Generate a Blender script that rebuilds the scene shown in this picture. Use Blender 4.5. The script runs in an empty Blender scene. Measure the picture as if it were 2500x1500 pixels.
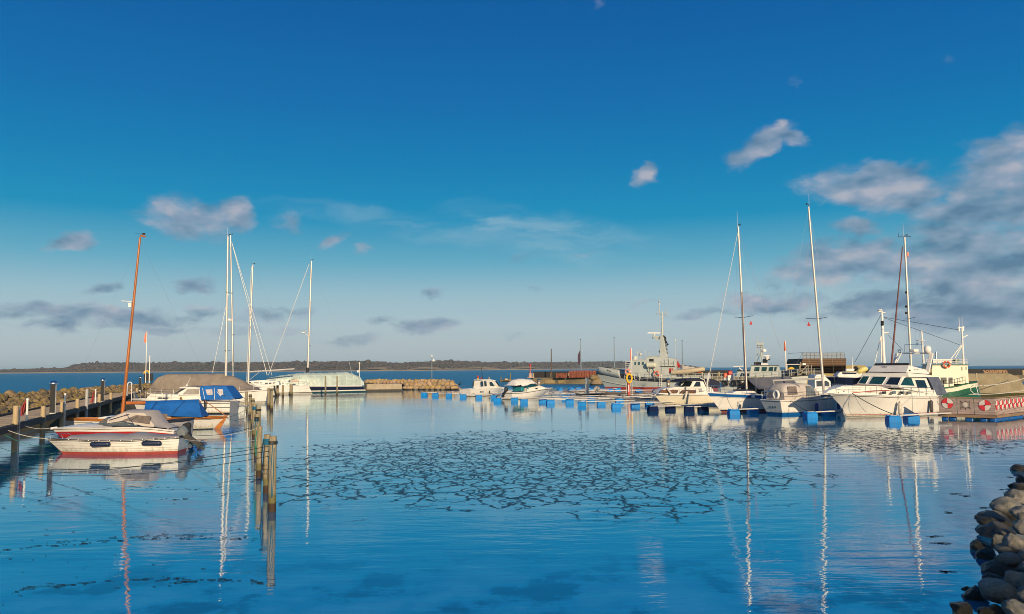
import bpy, bmesh, math, random
from mathutils import Vector, Matrix, noise, Euler
S = bpy.context.scene
COL = S.collection
rnd = random.Random(7)
# ---------------------------------------------------------------- camera
CAM_H = 4.2; F = 1962.0                      # eye height (m), focal length in photo pixels (photo 2500 wide)
PITCH = math.atan(150 / F); ROLL = -0.0064
RC = Matrix.Rotation(math.pi / 2 + PITCH, 3, 'X') @ Matrix.Rotation(ROLL, 3, 'Z')
cam = bpy.data.objects.new('camera', bpy.data.cameras.new('camera')); COL.objects.link(cam)
cam.matrix_world = Matrix.Translation((0, 0, CAM_H)) @ RC.to_4x4()
cam.data.sensor_width = 36; cam.data.lens = F / 2500 * 36
cam.data.clip_start = .1; cam.data.clip_end = 90000
S.camera = cam
S.view_settings.view_transform = 'Standard'; S.view_settings.look = 'None'
S.view_settings.exposure = 0.0; S.view_settings.gamma = 1; S.view_settings.use_curve_mapping = False
S.cycles.use_denoising = True; S.cycles.filter_width = 0.95
S.cycles.max_bounces = 6; S.cycles.glossy_bounces = 4; S.cycles.transparent_max_bounces = 8
S.cycles.caustics_reflective = False; S.cycles.caustics_refractive = False
# ---------------------------------------------------------------- sun
SUN_AZ = math.radians(163); SUN_EL = math.radians(15)   # clockwise from +Y (view direction)
sd = Vector((math.sin(SUN_AZ) * math.cos(SUN_EL), math.cos(SUN_AZ) * math.cos(SUN_EL), math.sin(SUN_EL)))
sl = bpy.data.lights.new('sun', 'SUN'); sl.energy = 4.9; sl.angle = math.radians(.5); sl.color = (1, .77, .49)
so = bpy.data.objects.new('sun', sl); COL.objects.link(so)
so.rotation_euler = (-sd).to_track_quat('-Z', 'Y').to_euler(); so.location = (0, 0, 60)
# ---------------------------------------------------------------- node helpers
class NT:
    def __init__(s, tree): s.t = tree
    def n(s, typ, ins=None, **kw):
        nd = s.t.nodes.new(typ)
        for k, v in kw.items(): setattr(nd, k, v)
        for k, v in (ins or {}).items():
            if isinstance(v, bpy.types.NodeSocket): s.t.links.new(v, nd.inputs[k])
            else: nd.inputs[k].default_value = v
        return nd
    def m(s, op, a, b=0.0, c=0.0):
        return s.n('ShaderNodeMath', {0: a, 1: b, 2: c}, operation=op).outputs[0]
    def vm(s, op, a, b=(0, 0, 0)):
        return s.n('ShaderNodeVectorMath', {0: a, 1: b}, operation=op).outputs[0]
    def ramp(s, fac, stops, interp='LINEAR'):
        nd = s.n('ShaderNodeValToRGB', {0: fac}); cr = nd.color_ramp; cr.interpolation = interp
        while len(cr.elements) < len(stops): cr.elements.new(.5)
        for e, (p, c) in zip(cr.elements, stops):
            e.position = p; e.color = c if len(c) == 4 else (*c, 1)
        return nd.outputs[0]
    def mix(s, fac, a, b, blend='MIX'):
        nd = s.n('ShaderNodeMix', data_type='RGBA', blend_type=blend)
        for i, v in ((0, fac), (6, a), (7, b)):
            if isinstance(v, bpy.types.NodeSocket): s.t.links.new(v, nd.inputs[i])
            else: nd.inputs[i].default_value = v if i == 0 else ((*v, 1) if len(v) == 3 else v)
        return nd.outputs[2]
    def noise(s, vec, scale, detail=3, rough=.55, w=None, dist=0.0):
        nd = s.n('ShaderNodeTexNoise', {'Vector': vec, 'Scale': scale, 'Detail': detail, 'Roughness': rough, 'Distortion': dist})
        return nd.outputs[0]
    def mr(s, v, a, b, c=0.0, d=1.0, smooth=True):
        return s.n('ShaderNodeMapRange', {0: v, 1: a, 2: b, 3: c, 4: d}, interpolation_type='SMOOTHSTEP' if smooth else 'LINEAR').outputs[0]
def lin(r, g, b):
    f = lambda c: (c / 255 / 12.92) if c / 255 <= .04045 else ((c / 255 + .055) / 1.055) ** 2.4
    return (f(r), f(g), f(b))
# ---------------------------------------------------------------- world: Nishita sky, graded, with clouds
W_ = bpy.data.worlds.new('World'); S.world = W_; W_.use_nodes = True
t = NT(W_.node_tree); W_.node_tree.nodes.clear()
SKY_K = 0.10
sky = t.n('ShaderNodeTexSky', sky_type='NISHITA', sun_disc=False, sun_elevation=SUN_EL, sun_rotation=SUN_AZ,
          altitude=0, air_density=1.0, dust_density=.6, ozone_density=3.0).outputs[0]
tc = t.n('ShaderNodeTexCoord').outputs['Generated']
sx = t.n('ShaderNodeSeparateXYZ', {0: tc})
X, Y, Z = sx.outputs
hor = t.m('SQRT', t.m('ADD', t.m('MULTIPLY', X, X), t.m('MULTIPLY', Y, Y)))
el = t.m('DIVIDE', t.m('ARCTAN2', Z, hor), math.pi / 2)          # 0 horizon .. 1 zenith
az = t.m('ARCTAN2', X, Y)
# grade: the photograph's sky is a strongly saturated polarised blue that pales to grey at the horizon
def K(r, g, b): return tuple(c / SKY_K for c in lin(r, g, b))
D90 = 1 / 90
TGT = [(0, (176, 188, 193)), (1.2, (178, 191, 196)), (3, (174, 194, 202)), (5.2, (152, 188, 202)), (7.5, (98, 169, 195)),
       (10.5, (14, 142, 186)), (14, (0, 126, 180)), (18, (0, 110, 173)), (23, (0, 96, 164)), (28, (0, 85, 155)), (90, (0, 62, 128))]
grade = t.ramp(el, [(max(0, e * D90), tuple(min(1, c * SKY_K) for c in K(*col))) for e, col in TGT])
grade = t.n('ShaderNodeVectorMath', {0: grade, 'Scale': 1 / SKY_K}, operation='SCALE').outputs[0]
skyc = t.mix(.96, sky, grade)
# the side away from the view (towards the sun) keeps the plain warm Nishita light
back = t.mr(Y, -.05, -.5)
skyc = t.mix(back, skyc, sky)
# clouds, laid out by azimuth / elevation
U = t.m('MULTIPLY', az, F); V = t.m('MULTIPLY', t.m('ARCTAN2', Z, hor), F)
P = t.n('ShaderNodeCombineXYZ', {0: U, 1: V, 2: 0.0}).outputs[0]
Ps = t.vm('MULTIPLY', P, (.0042, .0075, 1))
n1 = t.n('ShaderNodeTexNoise', {'Vector': Ps, 'Scale': 1.7, 'Detail': 6, 'Roughness': .55})
wv = t.vm('MULTIPLY', t.vm('SUBTRACT', n1.outputs['Color'], (.5, .5, .5)), (150, 75, 0))
Pw = t.vm('ADD', P, wv)
n2 = t.noise(t.vm('MULTIPLY', Pw, (.0085, .0165, 1)), 1.0, 9, .66)
n3 = t.noise(t.vm('ADD', t.vm('MULTIPLY', P, (.0075, .0145, 1)), (.06, -.34, 0)), 1.0, 3, .5)
n4 = t.noise(t.vm('MULTIPLY', P, (.0075, .0145, 1)), 1.0, 3, .5)
def RAYPX(px, py):
    return (RC @ Vector(((px - 1250) / F, -(py - 750) / F, -1))).normalized()
BL = [  # px, py, rx, ry, rotation deg, strength, dark
 (1580,413,46,22,38,.95,0),(1855,360,92,28,26,1,0),(1895,318,34,18,10,.75,0),(1930,342,44,20,-8,.8,0),(1805,388,50,22,8,.75,0),
 (2090,455,130,48,0,.9,0),(2200,470,130,60,-8,1,.1),(2120,420,50,28,0,.8,0),(2400,430,120,60,20,.95,.15),(2480,480,60,80,0,1,.2),(2490,350,40,40,0,.6,0),
 (2360,520,170,40,0,.9,.9),(2090,555,70,28,0,.8,.5),(2330,590,150,60,0,.95,.35),(2460,600,110,50,0,.8,.7),
 (2060,640,170,50,6,1,.3),(1950,660,120,30,14,.8,.4),(2200,650,140,40,4,.9,.6),(2380,690,170,70,8,1,.45),(2480,660,90,50,0,.8,.3),
 (1880,735,150,32,4,.85,.35),(1780,760,100,16,4,.6,.6),(2150,735,140,36,10,.9,.6),(2330,760,190,36,3,1,.8),(2480,740,110,50,0,.9,.6),
 (2050,770,130,20,4,.6,.6),
 (470,535,120,42,-4,.95,.2),(410,512,48,30,10,.75,0),(580,525,50,36,25,.9,.1),(700,545,40,24,10,.55,.1),(810,583,48,16,35,.75,.1),(880,610,32,16,20,.55,.1),
 (175,588,60,24,15,.8,.45),(470,690,60,22,12,.8,.5),(235,712,60,14,12,.7,.6),(60,765,110,26,-3,.7,.8),(280,780,170,22,2,.85,.6),(140,800,130,16,0,.7,.85),
 (520,755,70,20,0,.6,.7),(640,770,90,20,0,.6,.5),(560,810,120,16,0,.5,.6),(400,770,120,18,2,.6,.6),(720,805,70,14,0,.55,.5),
 (1050,800,90,20,2,.75,.3),(120,760,150,22,-2,.7,.6),(330,800,150,14,0,.6,.6),(700,760,80,14,6,.6,.5),(860,830,120,12,0,.5,.4),(1700,770,110,14,6,.6,.5),(1560,740,60,10,8,.5,.5),(1060,712,50,14,15,.55,.5),(960,700,40,10,10,.35,.5),(1270,635,70,16,10,.5,.5),(1310,700,40,12,0,.4,.5),(1440,615,70,12,12,.4,.5),
 (1570,675,40,10,-10,.4,.5),(1250,825,60,12,0,.4,.5),(940,790,50,12,10,.4,.5),(1450,15,34,18,40,.4,0),(1940,205,22,24,0,.35,0),(2315,150,20,24,20,.3,0),
 (1230,560,190,44,-6,.42,-.1),(1380,560,240,34,-9,.36,-.1),(1180,515,120,24,-4,.36,-.1),(1330,600,200,30,-10,.3,-.1),(1060,560,200,26,-3,.25,-.1),(820,520,260,20,-1,.2,-.1),
]
fld = None; drk = None; veil = None
for (px, py, rx, ry, rot, st, dk) in BL:
    d = RAYPX(px, py); u = math.atan2(d.x, d.y) * F; v = math.atan2(d.z, math.hypot(d.x, d.y)) * F
    k_ = 1.0 if dk < 0 else 1.12
    mp = t.n('ShaderNodeMapping', {'Vector': Pw, 'Location': (u, v, 0), 'Rotation': (0, 0, math.radians(rot)), 'Scale': (rx * k_, ry * k_ * 1.12, 1)}, vector_type='TEXTURE').outputs[0]
    ln = t.n('ShaderNodeVectorMath', {0: mp}, operation='LENGTH').outputs['Value']
    f1 = t.mr(ln, 1.3, .1, 0.0, st)
    if dk < 0: veil = f1 if veil is None else t.m('MAXIMUM', veil, f1); continue
    fld = f1 if fld is None else t.m('MAXIMUM', fld, f1)
    if dk > 0:
        dd = t.m('MULTIPLY', f1, dk); drk = dd if drk is None else t.m('MAXIMUM', drk, dd)
dens = t.m('ADD', fld, t.m('MULTIPLY', t.m('SUBTRACT', n2, .5), 1.45))
alpha = t.m('MULTIPLY', t.mr(dens, .17, .88), t.mr(fld, .02, .3))
alpha = t.m('MULTIPLY', alpha, .86)
nv = t.noise(t.vm('MULTIPLY', Pw, (.004, .022, 1)), 1.0, 6, .6)
skyc = t.mix(t.m('MULTIPLY', t.m('MULTIPLY', veil, t.mr(nv, .36, .66, .12, 1.0)), 1.5), skyc, tuple(c / SKY_K for c in lin(152, 186, 203)))
shade = t.m('ADD', t.m('MULTIPLY', t.m('SUBTRACT', n3, n4), 2.6), t.m('SUBTRACT', .66, t.m('MULTIPLY', drk, .55)))
cc = t.ramp(shade, [(0, lin(84, 116, 146)), (.35, lin(118, 144, 168)), (.7, lin(148, 162, 182)), (1, lin(182, 181, 191))])
cc = t.n('ShaderNodeVectorMath', {0: cc, 'Scale': 1 / SKY_K}, operation='SCALE').outputs[0]
skyc = t.mix(alpha, skyc, cc)
bg = t.n('ShaderNodeBackground', {0: skyc, 1: SKY_K})
out = t.n('ShaderNodeOutputWorld', {0: bg.outputs[0]})
# ---------------------------------------------------------------- pixel <-> world
C0 = Vector((0, 0, CAM_H))
def W(px, py, z=0.0):
    """the point of height z seen at photo pixel px,py"""
    d = RAYPX(px, py); k = (z - CAM_H) / d.z
    return C0 + d * k
def WY(px, py, y):
    d = RAYPX(px, py); return C0 + d * (y / d.y)
def Zc(ox, oy, s): return lambda x, y: (ox + x / s, oy + y / s)
z1 = Zc(0, 840, 4.637); z2 = Zc(80, 900, 4.123); z3 = Zc(300, 860, 7.419); z4 = Zc(560, 860, 6.872); z5 = Zc(540, 940, 4.367)
z6 = Zc(860, 850, 7.731); z7 = Zc(1000, 880, 6.185); z8 = Zc(1260, 720, 4.948); y1 = Zc(1360, 880, 6.185); y2 = Zc(1580, 820, 6.185)
y3 = Zc(1840, 800, 6.182); y4 = Zc(2000, 720, 4.364); y5 = Zc(2040, 840, 7.421); y6 = Zc(2260, 840, 5.708); y7 = Zc(2260, 1100, 3.708)
y8 = Zc(1750, 480, 3.533); x1 = Zc(250, 540, 3.533); a1 = Zc(0, 900, 9.275); a2 = Zc(180, 880, 9.895); a3 = Zc(2020, 960, 7.731)
a4 = Zc(1730, 860, 13.488); a5 = Zc(2280, 860, 7.809); a6 = Zc(600, 900, 13.744); a7 = Zc(1400, 840, 12.369); a8 = Zc(1230, 920, 9.896)
x8 = Zc(1560, 720, 6.18)
# ---------------------------------------------------------------- tagging
def tag(o, label=None, cat=None, group=None, kind=None):
    if label: o['label'] = label
    if cat: o['category'] = cat
    if group: o['group'] = group
    if kind: o['kind'] = kind
    return o
def thing(name, label, cat, loc=(0, 0, 0), rotz=0.0, group=None):
    o = bpy.data.objects.new(name, None); COL.objects.link(o)
    o.location = loc; o.rotation_euler = (0, 0, rotz); o.empty_display_size = .3
    return tag(o, label, cat, group)
def kids(o): return [c for c in COL.objects if c.parent == o]
def copy_tree(o, ch=None):
    c = o.copy(); COL.objects.link(c)
    for k in kids(o):
        kc = k.copy(); COL.objects.link(kc); kc.parent = c
        for g in kids(k):
            gc = g.copy(); COL.objects.link(gc); gc.parent = kc
    return c
# ---------------------------------------------------------------- materials
MT = {}
def mat(name, col, rough=.5, metal=0.0, var=.12, scale=3.0, bump=0.0, bscale=12.0, dirt=0.0, dcol=(.05, .04, .025), stretch=(1, 1, 1), spec=.5, coat=0.0, alpha=1.0, rv=0.0, grime=0.0):
    if name in MT: return MT[name]
    m = bpy.data.materials.new(name); m.use_nodes = True; MT[name] = m
    t = NT(m.node_tree); p = t.t.nodes['Principled BSDF']
    tc = t.n('ShaderNodeTexCoord').outputs['Object']
    v = t.n('ShaderNodeMapping', {'Vector': tc, 'Scale': stretch}).outputs[0]
    n = t.noise(v, scale, 5, .6)
    f = t.mr(n, .3, .7, 1 - var, 1 + var * .6, False)
    c = t.n('ShaderNodeVectorMath', {0: col, 'Scale': f}, operation='SCALE').outputs[0]
    if rv:
        oi = t.n('ShaderNodeObjectInfo').outputs['Random']
        c = t.n('ShaderNodeVectorMath', {0: c, 'Scale': t.mr(oi, 0, 1, 1 - rv, 1 + rv, False)}, operation='SCALE').outputs[0]
    if dirt:
        dn = t.noise(t.n('ShaderNodeMapping', {'Vector': tc, 'Scale': (2.2, 2.2, .5)}).outputs[0], 2.4, 6, .68)
        c = t.mix(t.m('MULTIPLY', t.mr(dn, .5, .78), dirt), c, dcol)
    if grime:
        wz = t.n('ShaderNodeSeparateXYZ', {0: t.n('ShaderNodeNewGeometry').outputs['Position']}).outputs[2]
        gn = t.noise(t.n('ShaderNodeMapping', {'Vector': tc, 'Scale': (4, 4, .7)}).outputs[0], 2.0, 5, .65)
        c = t.mix(t.m('MULTIPLY', t.mr(t.m('ADD', wz, t.m('MULTIPLY', t.m('SUBTRACT', gn, .5), -.9)), .45, .0), grime), c, (.30, .25, .13))
        c = t.mix(t.m('MULTIPLY', t.mr(gn, .58, .72), grime * .35), c, (.36, .27, .16))
    t.t.links.new(c, p.inputs['Base Color'])
    p.inputs['Metallic'].default_value = metal; p.inputs['Specular IOR Level'].default_value = spec
    p.inputs['Coat Weight'].default_value = coat
    t.t.links.new(t.mr(n, .3, .7, max(.02, rough - .08), min(1, rough + .08), False), p.inputs['Roughness'])
    if bump:
        b = t.n('ShaderNodeBump', {'Strength': 1.0, 'Distance': bump, 'Height': t.noise(v, bscale, 4, .6)})
        t.t.links.new(b.outputs[0], p.inputs['Normal'])
    if alpha < 1:
        p.inputs['Alpha'].default_value = alpha
    return m
WHITE = mat('white_gelcoat', (.76, .735, .68), .28, var=.06, scale=1.2, dirt=.25, dcol=(.42, .38, .28), grime=.6)
CREAM = mat('cream_gelcoat', (.72, .65, .49), .3, var=.07, scale=1.2, dirt=.3, dcol=(.4, .33, .2), grime=.7)
WPAINT = mat('white_paint', (.78, .76, .72), .4, var=.06, dirt=.15, dcol=(.4, .36, .28))
ALU = mat('aluminium_spar', (.58, .55, .50), .38, .35, var=.08, scale=1)
STEEL = mat('stainless_steel', (.62, .62, .62), .22, 1.0, var=.08)
WIRE = mat('rigging_wire', (.34, .33, .32), .4, .6, var=.05)
WIREL = mat('pale_wire', (.66, .64, .6), .45, .1, var=.05)
BLACK = mat('black_rubber', (.012, .012, .013), .55, var=.2)
DARK = mat('dark_plastic', (.024, .025, .028), .65, var=.2, spec=.2)
GLASS = mat('dark_window_glass', (.012, .018, .022), .06, var=.2, spec=.9)
GLASSG = mat('green_window_glass', (.012, .055, .05), .05, var=.5, scale=1.5, spec=.9)
GLASSB = mat('pale_window_glass', (.16, .19, .21), .06, var=.4, scale=2, spec=.9)
NAVY = mat('navy_gelcoat', (.008, .012, .035), .18, var=.1)
RED = mat('red_paint', (.42, .022, .02), .35, var=.12, dirt=.2)
REDF = mat('faded_antifouling', (.36, .06, .05), .6, var=.2)
ORANGE = mat('orange_plastic', (.60, .085, .02), .45, var=.12)
YELLOW = mat('yellow_plastic', (.78, .46, .01), .45, var=.12)
BLUE = mat('blue_paint', (.006, .10, .33), .3, var=.1)
BLUEF = mat('blue_float_plastic', (.001, .21, .60), .55, var=.22, scale=3, rv=.10, spec=.2, dirt=.25, dcol=(.02, .06, .09))
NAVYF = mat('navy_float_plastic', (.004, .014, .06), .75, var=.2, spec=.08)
BLUEC = mat('blue_canvas', (.003, .115, .42), .8, var=.22, scale=1.6, bump=.06, bscale=2.2, dirt=.15, dcol=(.01,.05,.16))
TAUPE = mat('taupe_canvas', (.255, .215, .175), .85, var=.2, scale=1.1, bump=.12, bscale=1.4, dirt=.2, dcol=(.16,.13,.1))
BEIGE = mat('beige_canvas', (.50, .45, .40), .82, var=.10, scale=2, bump=.015, bscale=5)
GREYC = mat('grey_canvas', (.30, .30, .31), .8, var=.10, scale=2, bump=.02, bscale=4)
GREYT = mat('grey_tarpaulin', (.115, .115, .125), .42, var=.2, scale=1.3, bump=.06, bscale=2.2)
NAVYC = mat('navy_canvas', (.01, .014, .035), .8, var=.2)
WCANV = mat('white_canvas', (.74, .71, .66), .7, var=.1, bump=.03, bscale=4)
VARN = mat('varnished_wood', (.42, .13, .022), .28, var=.35, scale=2, stretch=(1, 1, .15), coat=.3)
VARNX = mat('varnished_plank', (.45, .16, .03), .3, var=.35, scale=3, stretch=(.15, 1, 1), coat=.3)
SHIPG = mat('naval_grey_paint', (.44, .48, .46), .5, var=.09, scale=.8, dirt=.3, dcol=(.22, .17, .11))
SHIPL = mat('pale_naval_grey_paint', (.50, .53, .49), .5, var=.08, scale=.8, dirt=.12, dcol=(.2, .17, .12))
ROPEW = mat('white_rope', (.6, .57, .5), .8, var=.1)
ROPEG = mat('green_rope', (.02, .22, .17), .8, var=.2)
ROPEK = mat('dark_rope', (.02, .03, .035), .8, var=.2)
ROPEB = mat('blue_rope', (.01, .12, .22), .8, var=.3)
ROPER = mat('red_rope', (.42, .05, .045), .8, var=.2)
CREAMP = mat('cream_ship_paint', (.74, .68, .52), .45, var=.08, dirt=.38, dcol=(.34, .2, .09))
GREENP = mat('green_ship_paint', (.01, .09, .045), .35, var=.12)
# ---------------------------------------------------------------- mesh builder
class MB:
    def __init__(s): s.v = []; s.f = []; s.m = []
    def add(s, vs, fs, m=0):
        o = len(s.v); s.v += [tuple(p) for p in vs]
        for f in fs: s.f.append([o + i for i in f]); s.m.append(m)
        return s
    def box(s, c, size, rotz=0.0, m=0, M=None):
        hx, hy, hz = (k / 2 for k in size); vs = []
        R = M if M is not None else Matrix.Rotation(rotz, 3, 'Z')
        for x in (-hx, hx):
            for y in (-hy, hy):
                for z in (-hz, hz): vs.append(Vector(c) + R @ Vector((x, y, z)))
        return s.add(vs, [(0, 1, 3, 2), (4, 6, 7, 5), (0, 4, 5, 1), (2, 3, 7, 6), (0, 2, 6, 4), (1, 5, 7, 3)], m)
    def bar(s, p, q, w, h, m=0):
        p = Vector(p); q = Vector(q); d = q - p; L = d.length
        if L < 1e-6: return s
        return s.box((p + q) / 2, (w, h, L), m=m, M=d.to_track_quat('Z', 'Y').to_matrix())
    def tube(s, pts, r, n=6, m=0, cap=True):
        pts = [Vector(p) for p in pts]; k = len(pts)
        rs = r if isinstance(r, (list, tuple)) else [r] * k
        vs = []; prev = None
        for i, p in enumerate(pts):
            d = (pts[min(i + 1, k - 1)] - pts[max(i - 1, 0)])
            if d.length < 1e-9: d = Vector((0, 0, 1))
            d.normalize()
            a = prev if prev is not None else (Vector((0, 0, 1)) if abs(d.z) < .9 else Vector((1, 0, 0)))
            x = (a - d * a.dot(d))
            if x.length < 1e-6: x = d.orthogonal()
            x.normalize(); yv = d.cross(x); prev = x
            for j in range(n):
                an = 2 * math.pi * j / n
                vs.append(p + (x * math.cos(an) + yv * math.sin(an)) * rs[i])
        fs = []
        for i in range(k - 1):
            for j in range(n):
                fs.append((i * n + j, i * n + (j + 1) % n, (i + 1) * n + (j + 1) % n, (i + 1) * n + j))
        if cap: fs += [tuple(range(n))[::-1], tuple((k - 1) * n + j for j in range(n))]
        return s.add(vs, fs, m)
    def lathe(s, prof, c=(0, 0, 0), n=16, m=0, M=None):
        vs = []; c = Vector(c); R = M if M is not None else Matrix.Identity(3)
        for (r, z) in prof:
            for j in range(n):
                a = 2 * math.pi * j / n
                vs.append(c + R @ Vector((r * math.cos(a), r * math.sin(a), z)))
        fs = []
        for i in range(len(prof) - 1):
            for j in range(n): fs.append((i * n + j, i * n + (j + 1) % n, (i + 1) * n + (j + 1) % n, (i + 1) * n + j))
        fs += [tuple(range(n))[::-1], tuple((len(prof) - 1) * n + j for j in range(n))]
        return s.add(vs, fs, m)
    def prism(s, poly, y0, y1, m=0):
        """poly: (x,z) outline; y0,y1: numbers or functions of (x,z)"""
        k = len(poly)
        fa = y0 if callable(y0) else (lambda x, z: y0); fb = y1 if callable(y1) else (lambda x, z: y1)
        vs = [(x, fa(x, z), z) for x, z in poly] + [(x, fb(x, z), z) for x, z in poly]
        fs = [tuple(range(k)), tuple(range(2 * k - 1, k - 1, -1))] + [(i, (i + 1) % k, k + (i + 1) % k, k + i) for i in range(k)]
        return s.add(vs, fs, m)
    def slab(s, poly, z0, z1, m=0):
        k = len(poly); fa = z0 if callable(z0) else (lambda x, y: z0); fb = z1 if callable(z1) else (lambda x, y: z1)
        vs = [(p[0], p[1], fa(p[0], p[1])) for p in poly] + [(p[0], p[1], fb(p[0], p[1])) for p in poly]
        fs = [tuple(range(k)), tuple(range(2 * k - 1, k - 1, -1))] + [(i, (i + 1) % k, k + (i + 1) % k, k + i) for i in range(k)]
        return s.add(vs, fs, m)
    def plate(s, pts, th, m=0):
        """flat polygon of 3d points given a thickness along its normal"""
        pts = [Vector(p) for p in pts]; nn = (pts[1] - pts[0]).cross(pts[2] - pts[0])
        if nn.length < 1e-9: return s
        nn.normalize(); k = len(pts)
        vs = [p + nn * th / 2 for p in pts] + [p - nn * th / 2 for p in pts]
        fs = [tuple(range(k)), tuple(range(2 * k - 1, k - 1, -1))] + [(i, (i + 1) % k, k + (i + 1) % k, k + i) for i in range(k)]
        return s.add(vs, fs, m)
    def grid(s, rows, m=0, mrow=None, close=False):
        k = len(rows[0]); vs = [p for r in rows for p in r]; o = len(s.v); s.v += [tuple(p) for p in vs]
        for i in range(len(rows) - 1):
            for j in range(k if close else k - 1):
                s.f.append([o + i * k + j, o + i * k + (j + 1) % k, o + (i + 1) * k + (j + 1) % k, o + (i + 1) * k + j]); s.m.append(mrow[i] if mrow else m)
        return s
    def torus(s, c, R, r, M=None, n=18, k=8, m=0, mats=None):
        M = M if M is not None else Matrix.Identity(3); c = Vector(c); o = len(s.v)
        for i in range(n):
            a = 2 * math.pi * i / n
            for j in range(k):
                b = 2 * math.pi * j / k; q = R + r * math.cos(b)
                s.v.append(tuple(c + M @ Vector((q * math.cos(a), q * math.sin(a), r * math.sin(b)))))
        for i in range(n):
            for j in range(k):
                s.f.append([o + i * k + j, o + ((i + 1) % n) * k + j, o + ((i + 1) % n) * k + (j + 1) % k, o + i * k + (j + 1) % k])
                s.m.append(mats[i % len(mats)] if mats else m)
        return s
    def ball(s, c, r, n=10, m=0, sc=(1, 1, 1)):
        prof = []; k = max(4, n // 2)
        vs = []; 
        for i in range(k + 1):
            a = math.pi * i / k
            for j in range(n):
                b = 2 * math.pi * j / n
                vs.append((c[0] + r * sc[0] * math.sin(a) * math.cos(b), c[1] + r * sc[1] * math.sin(a) * math.sin(b), c[2] - r * sc[2] * math.cos(a)))
        fs = [(i * n + j, i * n + (j + 1) % n, (i + 1) * n + (j + 1) % n, (i + 1) * n + j) for i in range(k) for j in range(n)]
        return s.add(vs, fs, m)
    def build(s, name, mats, parent=None, ang=35, bevel=0.0, loc=None):
        me = bpy.data.meshes.new(name); me.from_pydata(s.v, [], s.f)
        for mm in (mats if isinstance(mats, (list, tuple)) else [mats]): me.materials.append(mm)
        bm = bmesh.new(); bm.from_mesh(me)
        for f, i in zip(bm.faces, s.m): f.material_index = i
        bmesh.ops.remove_doubles(bm, verts=bm.verts, dist=1e-5)
        bmesh.ops.recalc_face_normals(bm, faces=bm.faces)
        bm.to_mesh(me); bm.free()
        me.polygons.foreach_set('use_smooth', [True] * len(me.polygons)); me.set_sharp_from_angle(angle=math.radians(ang))
        o = bpy.data.objects.new(name, me); COL.objects.link(o)
        if parent is not None: o.parent = parent
        if loc is not None: o.location = loc
        if bevel:
            b = o.modifiers.new('bevel', 'BEVEL'); b.width = bevel; b.segments = 2; b.limit_method = 'ANGLE'
        return o
def sag(p, q, s=.3, n=10):
    p = Vector(p); q = Vector(q)
    return [p.lerp(q, i / n) - Vector((0, 0, s * 4 * (i / n) * (1 - i / n))) for i in range(n + 1)]
def interp(pts, x):
    if x <= pts[0][0]: return pts[0][1]
    for (a, b), (c, d) in zip(pts, pts[1:]):
        if x <= c: return b + (d - b) * (x - a) / (c - a) if c > a else d
    return pts[-1][1]
def smooth(pts, x):
    """monotone-ish cosine-free Catmull interpolation"""
    n = len(pts)
    if x <= pts[0][0]: return pts[0][1]
    if x >= pts[-1][0]: return pts[-1][1]
    for i in range(n - 1):
        if x <= pts[i + 1][0]:
            x0, y0 = pts[i]; x1_, y1_ = pts[i + 1]; h = x1_ - x0; u = (x - x0) / h
            m0 = (pts[i + 1][1] - pts[i - 1][1]) / (pts[i + 1][0] - pts[i - 1][0]) if i > 0 else (y1_ - y0) / h
            m1 = (pts[i + 2][1] - pts[i][1]) / (pts[i + 2][0] - pts[i][0]) if i < n - 2 else (y1_ - y0) / h
            return (2*u**3-3*u**2+1)*y0 + (u**3-2*u**2+u)*h*m0 + (-2*u**3+3*u**2)*y1_ + (u**3-u**2)*h*m1
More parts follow.
